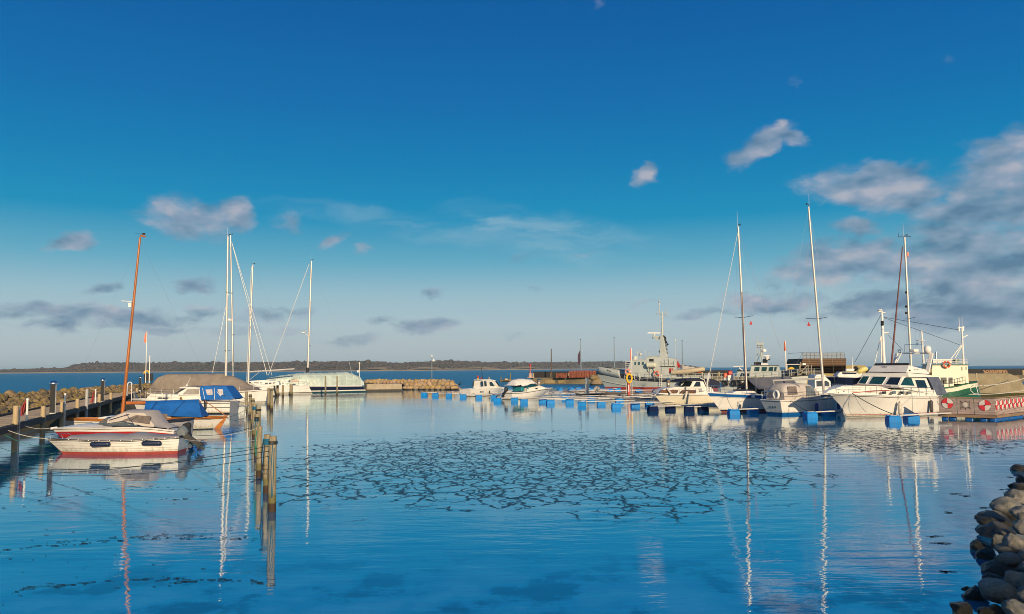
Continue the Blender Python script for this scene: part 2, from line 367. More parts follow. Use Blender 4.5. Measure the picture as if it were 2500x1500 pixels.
# ================================================================= SETTING: water, shore, banks
def water_mat():
    m = bpy.data.materials.new('harbour_water'); m.use_nodes = True; t = NT(m.node_tree); t.t.nodes.clear()
    pos = t.n('ShaderNodeNewGeometry').outputs['Position']
    sx = t.n('ShaderNodeSeparateXYZ', {0: pos}); X, Y, Z = sx.outputs
    # open sea outside the breakwaters (beyond the line of the moles)
    wob = t.m('MULTIPLY', t.m('SUBTRACT', t.noise(t.vm('MULTIPLY', pos, (.02, .02, 0)), 1, 3), .5), 26)
    yl = t.m('ADD', Y, wob)
    leftmole = t.m('SUBTRACT', t.m('MULTIPLY', t.m('SUBTRACT', -41.0, X), 1.0), t.m('MULTIPLY', t.m('SUBTRACT', Y, 70.0), .20))
    sea = t.m('MAXIMUM', t.mr(yl, 148, 185), t.mr(leftmole, 4, 8))
    # ---- ripples
    rot = t.n('ShaderNodeMapping', {'Vector': pos, 'Rotation': (0, 0, math.radians(-9)), 'Scale': (.55, 1.9, 1)}).outputs[0]
    r1 = t.noise(rot, 1.05, 3, .5, dist=.25)
    r2 = t.noise(t.n('ShaderNodeMapping', {'Vector': pos, 'Rotation': (0, 0, math.radians(14)), 'Scale': (.8, 2.4, 1)}).outputs[0], 3.1, 3, .55)
    swell = t.noise(t.n('ShaderNodeMapping', {'Vector': pos, 'Rotation': (0, 0, math.radians(-10)), 'Scale': (.10, .62, 1)}).outputs[0], 1.0, 2, .5)
    calm = t.mr(t.noise(t.vm('MULTIPLY', pos, (.03, .07, 0)), 1, 3), .35, .65, .55, 1.3)
    hcalm = t.m('ADD', t.m('MULTIPLY', r1, .0085), t.m('ADD', t.m('MULTIPLY', r2, .0013), t.m('MULTIPLY', swell, .012)))
    hcalm = t.m('MULTIPLY', hcalm, calm)
    s1 = t.noise(t.vm('MULTIPLY', pos, (.22, .5, 1)), 1.0, 5, .62)
    hsea = t.m('MULTIPLY', s1, .55)
    h = t.m('ADD', t.m('MULTIPLY', hcalm, t.m('SUBTRACT', 1.0, sea)), t.m('MULTIPLY', hsea, sea))
    # ---- thin broken ice: dark refrozen cracks between clear plates
    ed2 = t.vm('MULTIPLY', t.vm('SUBTRACT', pos, (1.2, 38.5, 0)), (1 / 12.6, 1 / 15.0, 0))
    big = t.noise(pos, .16, 5, .6)
    el_ = t.n('ShaderNodeVectorMath', {0: ed2}, operation='LENGTH').outputs['Value']
    ed3 = t.vm('MULTIPLY', t.vm('SUBTRACT', pos, (18.5, 47.0, 0)), (1 / 10.0, 1 / 9.0, 0))
    el3 = t.n('ShaderNodeVectorMath', {0: ed3}, operation='LENGTH').outputs['Value']
    zone = t.mr(t.m('ADD', t.m('MINIMUM', el_, el3), t.m('MULTIPLY', t.m('SUBTRACT', big, .5), 1.0)), 1.25, .50)
    wp = t.n('ShaderNodeTexNoise', {'Vector': pos, 'Scale': .8, 'Detail': 5, 'Roughness': .62})
    wpos = t.vm('ADD', pos, t.vm('MULTIPLY', t.vm('SUBTRACT', wp.outputs['Color'], (.5, .5, .5)), (1.25, 1.9, 0)))
    vmap = t.n('ShaderNodeMapping', {'Vector': wpos, 'Rotation': (0, 0, math.radians(-10)), 'Scale': (.95, .58, 1)}).outputs[0]
    vo = t.n('ShaderNodeTexVoronoi', {'Vector': vmap, 'Scale': 1.18}, feature='DISTANCE_TO_EDGE', voronoi_dimensions='2D').outputs['Distance']
    vo2 = t.n('ShaderNodeTexVoronoi', {'Vector': vmap, 'Scale': 2.8}, feature='DISTANCE_TO_EDGE', voronoi_dimensions='2D').outputs['Distance']
    g1 = t.noise(pos, .50, 4, .65); g2 = t.noise(t.vm('ADD', pos, (31.0, 7.0, 0)), .8, 5, .68); g3 = t.noise(pos, 2.6, 4, .6)
    c1 = t.m('MULTIPLY', t.mr(t.m('ADD', vo, t.m('MULTIPLY', t.m('SUBTRACT', g3, .5), .10)), .080, .038), t.mr(t.m('ADD', g1, t.m('MULTIPLY', zone, .24)), .55, .62))
    c2 = t.m('MULTIPLY', t.mr(t.m('ADD', vo2, t.m('MULTIPLY', t.m('SUBTRACT', g3, .5), .16)), .15, .07), t.mr(t.m('ADD', g2, t.m('MULTIPLY', zone, .2)), .62, .69))
    crack = t.m('MULTIPLY', t.m('MAXIMUM', c1, c2), t.mr(zone, .02, .3))
    # ---- body colour under the surface: deep blue, weedy shallows close to the quay
    wd = t.noise(t.vm('MULTIPLY', pos, (.55, .5, 0)), 1.0, 5, .62)
    near = t.mr(Y, 20.5, 14.0)
    weed = t.m('MULTIPLY', t.mr(wd, .50, .60), near)
    body = t.mix(sea, lin(6, 122, 170), lin(0, 122, 156))
    body = t.mix(t.m('MULTIPLY', near, t.mr(wd, .52, .38)), body, lin(60, 146, 186))
    body = t.mix(t.m('MULTIPLY', weed, .85), body, lin(0, 76, 126))
    body = t.mix(crack, body, lin(4, 34, 54))
    bm_ = t.n('ShaderNodeBump', {'Strength': 1.0, 'Distance': 1.0, 'Height': h})
    dif = t.n('ShaderNodeBsdfDiffuse', {'Color': body})
    rg = t.m('ADD', t.m('MULTIPLY', sea, .28), t.m('ADD', .012, t.m('MULTIPLY', crack, .2)))
    glo = t.n('ShaderNodeBsdfGlossy', {'Color': (.92, .985, .99, 1), 'Roughness': rg, 'Normal': bm_.outputs[0]})
    fr = t.n('ShaderNodeFresnel', {'IOR': 2.5, 'Normal': bm_.outputs[0]}).outputs[0]
    fr = t.m('MULTIPLY', t.mr(fr, 0, 1, .38, 1.0, False), t.m('SUBTRACT', 1.0, t.m('MULTIPLY', weed, .35)))
    fr = t.m('MULTIPLY', fr, t.m('SUBTRACT', 1.0, t.m('MULTIPLY', crack, .74)))
    fr = t.m('MULTIPLY', fr, t.m('SUBTRACT', 1.0, t.m('MULTIPLY', sea, .62)))
    ms = t.n('ShaderNodeMixShader', {0: fr, 1: dif.outputs[0], 2: glo.outputs[0]})
    t.n('ShaderNodeOutputMaterial', {0: ms.outputs[0]})
    return m
WM = water_mat()
b = MB()
xs = [-12000, -6000, -1500, -300, -80, -30, 0, 30, 80, 300, 1500, 6000, 12000]; ys = [-300, -40, 5, 15, 25, 35, 50, 80, 120, 170, 300, 700, 2500, 6000, 12000]
b.grid([[(x, y, 0) for x in xs] for y in ys])
tag(b.build('water', WM), 'calm blue harbour water opening to the sea', 'water', kind='structure')
# ---------------------------------------------------------------- far shore: low wooded hills
def shore_profile():
    return [(-900,9),(-300,10),(0,10),(60,11),(120,12),(165,13),(180,21),(220,25),(300,25),(380,23),(420,24),(470,25),(560,23),(640,24),(690,23),(720,25),(770,24),(800,24),(860,26),(900,25),(930,23),(950,21),(965,21),(985,19),(1010,22),(1040,22),(1060,25),(1110,24),(1150,22),(1180,20),(1230,20),(1270,18),(1300,19),(1400,18),(1500,19),(1560,17),(1600,15),(1640,11),(1690,6),(1720,0)]
PR = shore_profile()
HILL = mat('winter_hill', (.14, .105, .08), .95, var=.3, scale=.01)
SAND = mat('shore_sand', (.46, .35, .22), .9, var=.25, scale=.02)
def shoreY(px):
    return 1900 + max(0, px - 900) * 1.6 + 150 * math.sin(px * .004)
b = MB(); rows = [[], [], [], [], []]
for px in range(-900, 1725, 15):
    Y0 = shoreY(px); X0 = (px - 1250) / F * Y0; h = interp(PR, px) * Y0 / F * .62
    k = 1 if px < 1690 else 0
    rows[0].append((X0, Y0, -.5)); rows[1].append((X0, Y0 + 12, 2.2 * k)); rows[2].append((X0, Y0 + 90, .22 * h + 2 * k))
    rows[3].append((X0 * 1.1, Y0 * 1.1, h)); rows[4].append((X0 * 1.4, Y0 * 1.4, h * .8))
b.grid(rows, mrow=[1, 0, 0, 0])
tag(b.build('terrain', [HILL, SAND]), 'low hills of the far shore behind a thin strip of sand', 'hills', kind='structure')
def forest_mat():
    m = bpy.data.materials.new('bare_winter_wood'); m.use_nodes = True; t = NT(m.node_tree); p = t.t.nodes['Principled BSDF']
    pos = t.n('ShaderNodeNewGeometry').outputs['Position']
    n = t.noise(t.vm('MULTIPLY', pos, (.010, .010, .03)), 1, 4); n2 = t.noise(t.vm('MULTIPLY', pos, (.12, .12, .2)), 1, 3)
    c = t.mix(t.mr(n, .35, .65), (.078, .064, .060), (.060, .054, .052))
    c = t.mix(t.mr(n2, .35, .7, 0, .6), c, (.135, .105, .085))
    c = t.mix(t.mr(n, .60, .68, 0, .5), c, (.04, .055, .035))
    t.t.links.new(c, p.inputs['Base Color']); p.inputs['Roughness'].default_value = .95; p.inputs['Specular IOR Level'].default_value = .1
    return m
FM = forest_mat()
b = MB(); r2 = random.Random(3)
def treeblob(b, x, y, z, w, h):
    n = 5; vs = [(x, y, z - 2)]; a0 = r2.random() * 6
    for lv, (q, s_) in enumerate(((.25, .8), (.6, 1.0), (.85, .62))):
        for j in range(n):
            a = a0 + 2 * math.pi * j / n + lv * .5; k = s_ * r2.uniform(.7, 1.25)
            vs.append((x + math.cos(a) * w * k, y + math.sin(a) * w * k, z + h * q * r2.uniform(.88, 1.1)))
    vs.append((x, y, z + h))
    fs = [(0, 1 + (j + 1) % n, 1 + j) for j in range(n)]
    for lv in range(2):
        o = 1 + lv * n
        fs += [(o + j, o + (j + 1) % n, o + n + (j + 1) % n, o + n + j) for j in range(n)]
    o = 1 + 2 * n
    fs += [(o + j, o + (j + 1) % n, len(vs) - 1) for j in range(n)]
    b.add(vs, fs)
for layer, (dep, cnt, frac) in enumerate(((.02, 700, .36), (.045, 760, .60), (.07, 820, .82), (.095, 900, .99))):
    for i in range(cnt):
        px = -880 + 2590 * (i + r2.random()) / cnt
        Y0 = shoreY(px) * (1 + dep + r2.uniform(0, .015)); top = interp(PR, px) * Y0 / F * 1.0
        if top < 2: continue
        if layer == 0 and (1000 < px < 1300) and r2.random() < .8: continue      # open grass bank there
        X0 = (px - 1250) / F * Y0
        H = r2.uniform(8, 13) * min(1, top / 12); tt = top * frac * r2.uniform(.95, 1.04) + (r2.uniform(1.5, 4) if r2.random() < .06 else 0)
        treeblob(b, X0, Y0, max(-1, tt - H), r2.uniform(5, 9), min(H, tt + 1))
tag(b.build('far_forest', FM, ang=10), 'dark leafless woods covering the hills of the far shore', 'woods', kind='stuff')
b = MB(); b.grid([[((px - 1250) / F * (shoreY(px) + 14), shoreY(px) + 14 + k * 70, 2.6 + k * 5 + 2 * math.sin(px * .05)) for px in range(880, 1330, 10)] for k in range(2)])
tag(b.build('grass_bank', mat('dry_grass', (.36, .25, .12), .95, var=.35, scale=.02)), 'strip of dry tan grass along the far shore', 'grass', kind='stuff')
# ---------------------------------------------------------------- boulders
def rock_mat(name, cols, lichen, lcol, dark=.5):
    m = bpy.data.materials.new(name); m.use_nodes = True; t = NT(m.node_tree); p = t.t.nodes['Principled BSDF']
    tc = t.n('ShaderNodeTexCoord').outputs['Object']; oi = t.m('FRACT', t.m('ADD', t.n('ShaderNodeObjectInfo').outputs['Random'], t.n('ShaderNodeNewGeometry').outputs['Random Per Island']))
    off = t.n('ShaderNodeCombineXYZ', {0: t.m('MULTIPLY', oi, 37.0), 1: t.m('MULTIPLY', oi, 91.0), 2: 0.0}).outputs[0]
    v = t.vm('ADD', tc, off)
    c = t.ramp(oi, [(i / (len(cols) - 1), cc) for i, cc in enumerate(cols)])
    n = t.noise(v, 2.2, 6, .65); n2 = t.noise(v, 14, 4, .6)
    c = t.mix(t.mr(n, .35, .7, 0, .55), c, tuple(x * .55 for x in cols[0]))
    c = t.n('ShaderNodeVectorMath', {0: c, 'Scale': t.mr(n2, .3, .7, .6, 1.35, False)}, operation='SCALE').outputs[0]
    nz = t.n('ShaderNodeSeparateXYZ', {0: t.n('ShaderNodeNewGeometry').outputs['Normal']}).outputs[2]
    ln = t.noise(v, 1.3, 5, .7)
    lf = t.m('MULTIPLY', t.mr(t.m('ADD', ln, t.m('MULTIPLY', nz, .12)), .52, .64), lichen)
    c = t.mix(lf, c, lcol)
    wz = t.n('ShaderNodeSeparateXYZ', {0: t.n('ShaderNodeNewGeometry').outputs['Position']}).outputs[2]
    wet = t.mr(t.m('ADD', wz, t.m('MULTIPLY', t.m('SUBTRACT', n, .5), .3)), .42, .15)
    c = t.mix(wet, c, (.022, .020, .012))
    t.t.links.new(c, p.inputs['Base Color']); t.t.links.new(t.mr(wet, 0, 1, .85, .35, False), p.inputs['Roughness'])
    bp = t.n('ShaderNodeBump', {'Strength': 1.0, 'Distance': .08, 'Height': t.m('ADD', n, t.m('ADD', t.m('MULTIPLY', n2, .4), t.m('MULTIPLY', t.noise(v, 38, 3, .6), .16)))})
    t.t.links.new(bp.outputs[0], p.inputs['Normal'])
    return m
def rock_mesh(seed, sub=3, cuts=7, am=.16):
    r = random.Random(seed); bm = bmesh.new(); bmesh.ops.create_icosphere(bm, subdivisions=sub, radius=1)
    pl = []
    for i in range(cuts):
        d = Vector((r.gauss(0, 1), r.gauss(0, 1), r.gauss(0, 1))).normalized(); pl.append((d, r.uniform(.62, .88)))
    o = Vector((seed * 3.1, seed * 1.7, 0))
    for v in bm.verts:
        p = v.co.copy()
        for d, k in pl:
            e = p.dot(d) - k
            if e > 0: p -= d * e * .9
        p *= 1 + am * noise.fractal(p * 1.2 + o, .8, 2, 4)
        v.co = p
    me = bpy.data.meshes.new('boulder'); bm.to_mesh(me); bm.free()
    me.polygons.foreach_set('use_smooth', [True] * len(me.polygons)); me.set_sharp_from_angle(angle=math.radians(38))
    return me
ROCKS_A = [rock_mesh(i) for i in range(8)]
def boulder(me, loc, size, rz, tilt, m, label, group, sc=(1, .8, .7), cat='boulder', name='boulder'):
    o = bpy.data.objects.new(name, me); COL.objects.link(o)
    o.location = loc; o.scale = (size * sc[0], size * sc[1], size * sc[2]); o.rotation_euler = (tilt[0], tilt[1], rz)
    o.material_slots[0].link = 'OBJECT'; o.material_slots[0].material = m
    return tag(o, label, cat, group)
for me in ROCKS_A: me.materials.append(None)
RM_L = rock_mat('brown_breakwater_stone', [(.05, .04, .03), (.22, .16, .10), (.36, .26, .16), (.10, .085, .07), (.30, .22, .16)], .75, (.28, .20, .04))
RM_R = rock_mat('ochre_breakwater_stone', [(.30, .22, .15), (.42, .27, .17), (.45, .33, .24), (.26, .22, .19), (.46, .27, .19)], .75, (.50, .33, .05))
RM_N = rock_mat('grey_shore_stone', [(.16, .16, .155), (.34, .32, .28), (.24, .24, .24), (.37, .34, .31), (.30, .29, .25)], .35, (.20, .19, .08))
# left breakwater: an earth core with a mossy strip, stones on its face
BANK = mat('mossy_bank', (.085, .075, .035), .95, var=.45, scale=.7, bump=.08, bscale=3)
crest = [(-37, 46), (-41.5, 66), (-45.5, 86), (-48.0, 106), (-46.5, 124), (-40, 143), (-30, 154)]
crest = [(x * 1.1667, y * 1.1667) for x, y in [(-36, 40), (-41.2, 65), (-45, 88), (-47.0, 104), (-45.5, 120), (-39, 132), (-28, 138)]]
def along(pl, n):
    seg = [math.dist(a, b_) for a, b_ in zip(pl, pl[1:])]; T = sum(seg); outp = []
    for i in range(n + 1):
        s_ = T * i / n; k = 0
        while k < len(seg) - 1 and s_ > seg[k]: s_ -= seg[k]; k += 1
        u = min(1, s_ / seg[k]); a, b_ = pl[k], pl[k + 1]
        d = Vector((b_[0] - a[0], b_[1] - a[1])).normalized()
        outp.append((Vector((a[0] + (b_[0] - a[0]) * u, a[1] + (b_[1] - a[1]) * u)), d))
    return outp
AL = along(crest, 40)
CRZ = 2.1
rowsb = [[] for _ in range(7)]
for i_, (p, d) in enumerate(AL):
    nrm = Vector((d.y, -d.x)); w_ = interp([(0, 1), (.5, 1), (.68, .55), (1, .4)], i_ / 40)          # towards the harbour (right hand)
    for k, (off, z) in enumerate(((-7, -1), (-3, 1.2), (-.3, CRZ - .5), (.8, CRZ - .5), (6.0, .95), (8.3, .85), (11.0, -.9))):
        q = p + nrm * off * w_; rowsb[k].append((q.x, q.y, z + .12 * math.sin(q.x * 1.3 + q.y)))
b = MB(); b.grid(rowsb)
tag(b.build('bank', BANK), 'mossy earth bank of the left breakwater', 'bank', kind='structure')
r3 = random.Random(11)
AL2 = along(crest, 300)
def bank_spot(u, off):
    p, d = AL2[min(299, max(0, int(u * 300)))]; nrm = Vector((d.y, -d.x)); w_ = interp([(0, 1), (.5, 1), (.68, .55), (1, .4)], u)
    z = interp([(-1.2, CRZ - .5), (0, CRZ - .30), (.9, CRZ - .25), (2.1, CRZ - .62), (3.3, CRZ - .95), (4.5, 1.0), (5.8, .85)], off)
    q = p + nrm * off * w_ + d * r3.uniform(-.4, .4); return q, z
for i in range(130):
    row = i % 5; off = (.2, 1.4, 2.6, 3.8, 5.0)[row] + r3.uniform(-.45, .45); u = (i / 130) ** 1.15 * .62
    q, z = bank_spot(u, off); s_ = r3.uniform(.34, .68)
    boulder(ROCKS_A[r3.randrange(8)], (q.x, q.y, z + .12), s_, r3.uniform(0, 6.28), (r3.uniform(-.5, .5), r3.uniform(-.5, .5)), RM_L,
            'brown lichen-stained boulder in the long breakwater behind the wooden jetty', 'boulders of the left breakwater')
# the smaller stones packed between them
SM = [rock_mesh(90 + i, 1, 4, .1) for i in range(4)]
b = MB()
for i in range(2600):
    u = r3.random() ** 1.1 * .97; off = r3.uniform(-1.0, 5.8); q, z = bank_spot(u, off); me = SM[r3.randrange(4)]; s_ = r3.uniform(.12, .38) * (1 + .3 * (u > .4))
    R = Euler((r3.uniform(0, 6), r3.uniform(0, 6), r3.uniform(0, 6))).to_matrix(); c_ = Vector((q.x, q.y, z + r3.uniform(-.05, .12)))
    b.add([c_ + R @ (v.co * s_) * 1.0 for v in me.vertices], [tuple(f.vertices) for f in me.polygons])
tag(b.build('breakwater_rubble', RM_L, ang=25), 'small stones packed between the boulders of the left breakwater', 'rubble', kind='stuff')
# ================================================================= BOAT TOOLKIT
class Boat:
    def __init__(s, name, label, cat, stern, bow, group=None):
        s.S = Vector(stern) if len(stern) == 3 else W(*stern); s.E = Vector(bow) if len(bow) == 3 else W(*bow)
        s.S.z = s.E.z = 0
        d = s.E - s.S; s.L = d.length; s.u = d.normalized(); s.v = Vector((-s.u.y, s.u.x, 0))
        s.o = thing(name, label, cat, s.S, math.atan2(s.u.y, s.u.x), group)
        s.near = 1 if s.v.dot(C0 - s.S) > 0 else -1
    def q(s, P, y=0.0):
        """photo pixel -> (x, z) on the boat's own lengthwise plane y = y * near side"""
        d = RAYPX(*P); k = ((s.S + s.v * (y * s.near)) - C0).dot(s.v) / d.dot(s.v); p = C0 + d * k - s.S
        return (p.dot(s.u), p.z)
    def qs(s, zf, pts, y=0.0): return [s.q(zf(*p), y) for p in pts]
    def p(s, P, y=0.0):
        x, z = s.q(P, y); return Vector((x, y * s.near, z))
    def w(s, x, y, z): return s.S + s.u * x + s.v * y + Vector((0, 0, z))
def hull(B, sheer, hbd, hbw, sx, bx, rows, mats, mrow, zk=-.5, flare=.8, nt=26, name='hull', tm=None, seams=(), deck=WHITE, drop=.05, rail=None, rail_r=.03, camber=.05):
    sheer = sorted(sheer); x0d, x1d = sheer[0][0], sheer[-1][0]
    ts = [1 - (1 - i / nt) ** 1.35 for i in range(nt + 1)]
    def pt(row, tt):
        zs = smooth(sheer, x0d + (x1d - x0d) * tt); k, v_ = row
        z = zs - v_ if k == 's' else (min(v_, zs - .02) if k == 'z' else zs * v_)
        x = interp(sx, z) + (interp(bx, z) - interp(sx, z)) * tt
        if z >= 0: w = smooth(hbw, tt) + (smooth(hbd, tt) - smooth(hbw, tt)) * (z / zs) ** flare
        else: w = smooth(hbw, tt) * math.sqrt(max(0, 1 - (z / zk) ** 2))
        return x, max(0, w), z
    allrows = list(rows) + [('z', zk * .6), ('z', zk)]
    mr_ = list(mrow) + [mrow[-1]] * (len(allrows) - 1 - len(mrow))
    L_ = [[(x, y, z) for x, y, z in (pt(r, tt) for tt in ts)] for r in allrows]
    R_ = [[(x, -y, z) for x, y, z in r] for r in L_]
    b = MB(); b.grid(L_ + R_[::-1], mrow=mr_ + [mr_[-1]] + mr_[::-1])
    for i in range(len(L_) - 1):
        a, c, d, e = L_[i][0], R_[i][0], R_[i + 1][0], L_[i + 1][0]
        if a[1] > .02: b.add([a, c, d, e], [(0, 1, 2, 3)], tm if tm is not None else mr_[i])
    for k in seams:
        for sg in (1, -1):
            pp = [pt(('f', k), tt) for tt in ts]
            b.tube([(x, sg * (y + .001), z) for x, y, z in pp], .0065, 4, m=len(mats))
    h = b.build(name, list(mats) + [mat('plank_seam', (.22, .2, .17), .6)], B.o, ang=40)
    d = MB(); rws = []
    for kk in (-1, -.55, 0, .55, 1):
        rws.append([(x, y * kk * .985, z - drop + camber * (1 - kk * kk)) for x, y, z in (pt(('s', 0), tt) for tt in ts)])
    d.grid(rws); d.build('deck', deck, B.o)
    if rail is not None:
        r = MB()
        for sg in (1, -1): r.tube([(x, sg * y, z - .01) for x, y, z in (pt(('s', 0), tt) for tt in ts)], rail_r, 6)
        x, y, z = pt(('s', 0), 0)
        if y > .05: r.tube([(x, y, z - .01), (x, -y, z - .01)], rail_r, 6)
        r.build('rub_rail', rail, B.o)
    B.pt = pt; B.hull = h
    return pt
def beam(tw, mx=1.0, n=2.0, tmid=.42, stern_pow=1.0):
    """half-breadth factors over the length, stern 0 .. bow 1"""
    o = []
    for i in range(15):
        tt = i / 14
        o.append((tt, mx * (tw + (1 - tw) * math.sin(min(1, tt / tmid) * math.pi / 2) ** stern_pow if tt < tmid else 1 - ((tt - tmid) / (1 - tmid)) ** n)))
    o[-1] = (1, 0.0)
    return o
def cabin(B, poly, wb, wt, name, m, fx=None, bevel=.02, parent=None):
    zs = [z for x, z in poly]; zb, zt = min(zs), max(zs)
    def w(x, z): return (wb + (wt - wb) * (z - zb) / (zt - zb)) * (interp(fx, x) if fx else 1)
    b = MB(); b.prism(poly, lambda x, z: -w(x, z), w)
    o = b.build(name, m, parent or B.o, bevel=bevel); o['_'] = 0; del o['_']
    return o, w
def sidewin(B, poly, w, m=GLASS, name='window', both=True, frame=None, fw=.03, parent=None, out=.012):
    r = None
    for sg in ((B.near, -B.near) if both else (B.near,)):
        b = MB(); b.prism(poly, lambda x, z: sg * (w(x, z) - .03), lambda x, z: sg * (w(x, z) + out))
        o = b.build(name, m, parent or B.o)
        if r is None: r = o
        if frame is not None:
            f = MB(); k = len(poly)
            f.tube([(x, sg * (w(x, z) + out), z) for x, z in poly + poly[:1]], fw / 2, 4)
            f.build('frame', frame, o)
    return r
def mast(B, base, top, r0, r1, m, spread=(), sm=DARK, stays=(), sr=.008, name='mast', wm=WIRE, vane=True, antenna=0.0, lat=None, fore=None):
    """base/top local (x,z); spread: [(fraction, half width, rise)]"""
    bx, bz = base; tx, tz = top
    P = lambda f: Vector((bx + (tx - bx) * f, 0, bz + (tz - bz) * f))
    b = MB(); b.tube([P(i / 8) for i in range(9)], [r0 + (r1 - r0) * i / 8 for i in range(9)], 10)
    mo = b.build(name, m, B.o, ang=60)
    for fr, hw, rise in spread:
        for sg in (1, -1):
            s_ = MB(); s_.tube([P(fr), P(fr) + Vector((-.12 * hw, sg * hw, rise))], [.028, .02], 6); s_.build('spreader', sm, mo)
    T = P(.985); sr = sr * .62
    if vane:
        v = MB(); v.tube([P(1), P(1) + Vector((0, 0, .25))], .012, 5); v.tube([P(1) + Vector((-.35, 0, .22)), P(1) + Vector((.35, 0, .25))], .012, 5)
        v.plate([P(1) + Vector((-.35, 0, .15)), P(1) + Vector((-.12, 0, .2)), P(1) + Vector((-.12, 0, .3)), P(1) + Vector((-.35, 0, .33))], .012); v.build('wind_vane', DARK, mo)
    if antenna:
        v = MB(); v.tube([P(1) + Vector((.08, 0, -.05)), P(1) + Vector((.1, 0, antenna))], [.012, .007], 5); v.build('aerial', WPAINT, mo)
    rg = MB()
    for e in stays: rg.tube([T, Vector(e)], sr, 4)
    if lat:                                    # shrouds over the spreaders down to the deck edge
        y, x, z = lat
        for sg in (1, -1):
            prev = T
            for fr, hw, rise in sorted(spread, reverse=True):
                q = P(fr) + Vector((-.12 * hw, sg * hw, rise)); rg.tube([prev, q], sr, 4); prev = q
            rg.tube([prev, (x, sg * y, z)], sr, 4)
    if rg.v: rg.build('rigging', wm, B.o)
    return mo, P
def rails(B, xs, y, z, h=.6, name='guard_rail', m=STEEL, r=.014, wires=(1, .5), sides=(1, -1)):
    """y,z: functions of x"""
    b = MB()
    for sg in sides:
        for x in xs: b.tube([(x, sg * y(x), z(x)), (x, sg * y(x), z(x) + h)], r, 5)
        for f in wires:
            b.tube([(x, sg * y(x), z(x) + h * f) for x in xs], r * .6, 4)
    return b.build(name, m, B.o)
def capsule(b, p, q, r, n=10, m=0):
    p = Vector(p); q = Vector(q); d = (q - p).normalized()
    pts = [p - d * r * .95, p - d * r * .75, p - d * r * .3, p + d * r * .3, q - d * r * .3, q + d * r * .3, q + d * r * .75, q + d * r * .95]
    b.tube(pts, [r * .15, r * .62, r * .95, r, r, r * .95, r * .62, r * .15], n, m=m)
def fender(P, d, L, r, m, label, rope_to=None, rm=ROPEW, group=None, cap=None):
    """P world point; d direction"""
    P = Vector(P); d = Vector(d).normalized()
    t_ = thing('fender', label, 'fender', P, 0, group)
    b = MB(); capsule(b, -d * (L / 2 - r), d * (L / 2 - r), r); b.build('body', m, t_, ang=60)
    if cap is not None:
        b = MB()
        for sg in (1, -1): b.tube([d * sg * (L / 2 - r * .15), d * sg * (L / 2 + r * .35)], [r * .5, r * .22], 8)
        b.build('end_cap', cap, t_)
    if rope_to is not None:
        b = MB(); ends = rope_to if isinstance(rope_to, list) else [rope_to]
        for e, f in zip(ends, ([1] if len(ends) == 1 else [-1, 1])):
            b.tube([d * f * L / 2, Vector(e) - P], .012, 4)
        b.build('lanyard', rm, t_)
    return t_
def rope(p, q, label, m=ROPEW, s=.2, r=.015, n=14, group='mooring ropes'):
    b = MB(); p = Vector(p); b.tube([x - p for x in sag(p, q, s, n)], r, 5)
    return tag(b.build('mooring_rope', m, loc=p), label, 'rope', group)
# ================================================================= LEFT SIDE: jetty, bollards, mooring posts
DZ = 1.5
JA = W(0, 1043, DZ); JB = W(298, 967, DZ); jd = (JB - JA).normalized(); jn = Vector((-jd.y, jd.x, 0))   # jn points to the land (left)
JS = JA - jd * 8; JS.z = 0
WOODD = mat('weathered_decking', (.36, .285, .205), .85, var=.28, scale=2, bump=.01, bscale=20)
WOODE = mat('dark_jetty_timber', (.05, .045, .038), .8, var=.35, scale=2, dirt=.4, dcol=(.03, .05, .03))
PILE = mat('pale_pile_wood', (.46, .35, .20), .8, var=.25, scale=3, stretch=(1, 1, .25), bump=.012, bscale=12)
jt = thing('wooden_jetty', 'long wooden jetty on piles running away along the stone breakwater at left', 'jetty', JS, math.atan2(jd.y, jd.x))
JLEN = 84
b = MB(); i = 0.0; rj = random.Random(5)
while i < JLEN:
    w_ = .145; dz = rj.uniform(-.006, .006)
    b.box((i + w_ / 2, 1.15, DZ - .03 + dz), (w_ - .012, 2.3, .05)); i += w_
b.build('decking', WOODD, jt)
b = MB()
for y in (.06, 1.1, 2.24): b.box((JLEN / 2, y - (.14 if y < .1 else 0), DZ - .21), (JLEN, .12, .30))
b.build('edge_beam', WOODE, jt)
b = MB(); b.box((JLEN / 2, 2.36, DZ + .05), (JLEN, .12, .12)); b.build('kerb_rail', WOODE, jt)
def jx(P, z): return (W(P[0], P[1], z) - JS).dot(jd)
piles = [(a1(350, 1240), a1(350, 845)), (a1(965, 1080), a1(965, 855)), (a1(1455, 970), a1(1455, 765)), (a1(1840, 880), a1(1840, 690)),
         (a2(805, 1000), a2(805, 820)), (a2(1040, 930), a2(1040, 780)), (a2(1560, 770), a2(1560, 675)), (a2(1690, 740), a2(1690, 650))]
xs_ = []
for base, top in piles:
    x = jx(base, DZ); g = JS + jd * x; d = RAYPX(*top); zt = CAM_H + d.z * (g.y / d.y); zt = min(max(zt, DZ + .5), DZ + 1.3)
    b = MB(); b.tube([(0, 0, -.8), (0, 0, 1), (0, 0, zt - .02), (0, 0, zt)], [.15, .145, .135, .12], 12)
    b.build('pile', PILE, jt, ang=50, loc=(x, -.02, 0)); xs_.append(x)
for k in range(12):
    x = 5 + k * 6.4
    if min(abs(x - q) for q in xs_) > 1.5:
        b = MB(); b.tube([(0, 0, -.8), (0, 0, DZ - .3)], .14, 10); b.build('support_pile', WOODE, jt, loc=(x, .2, 0))
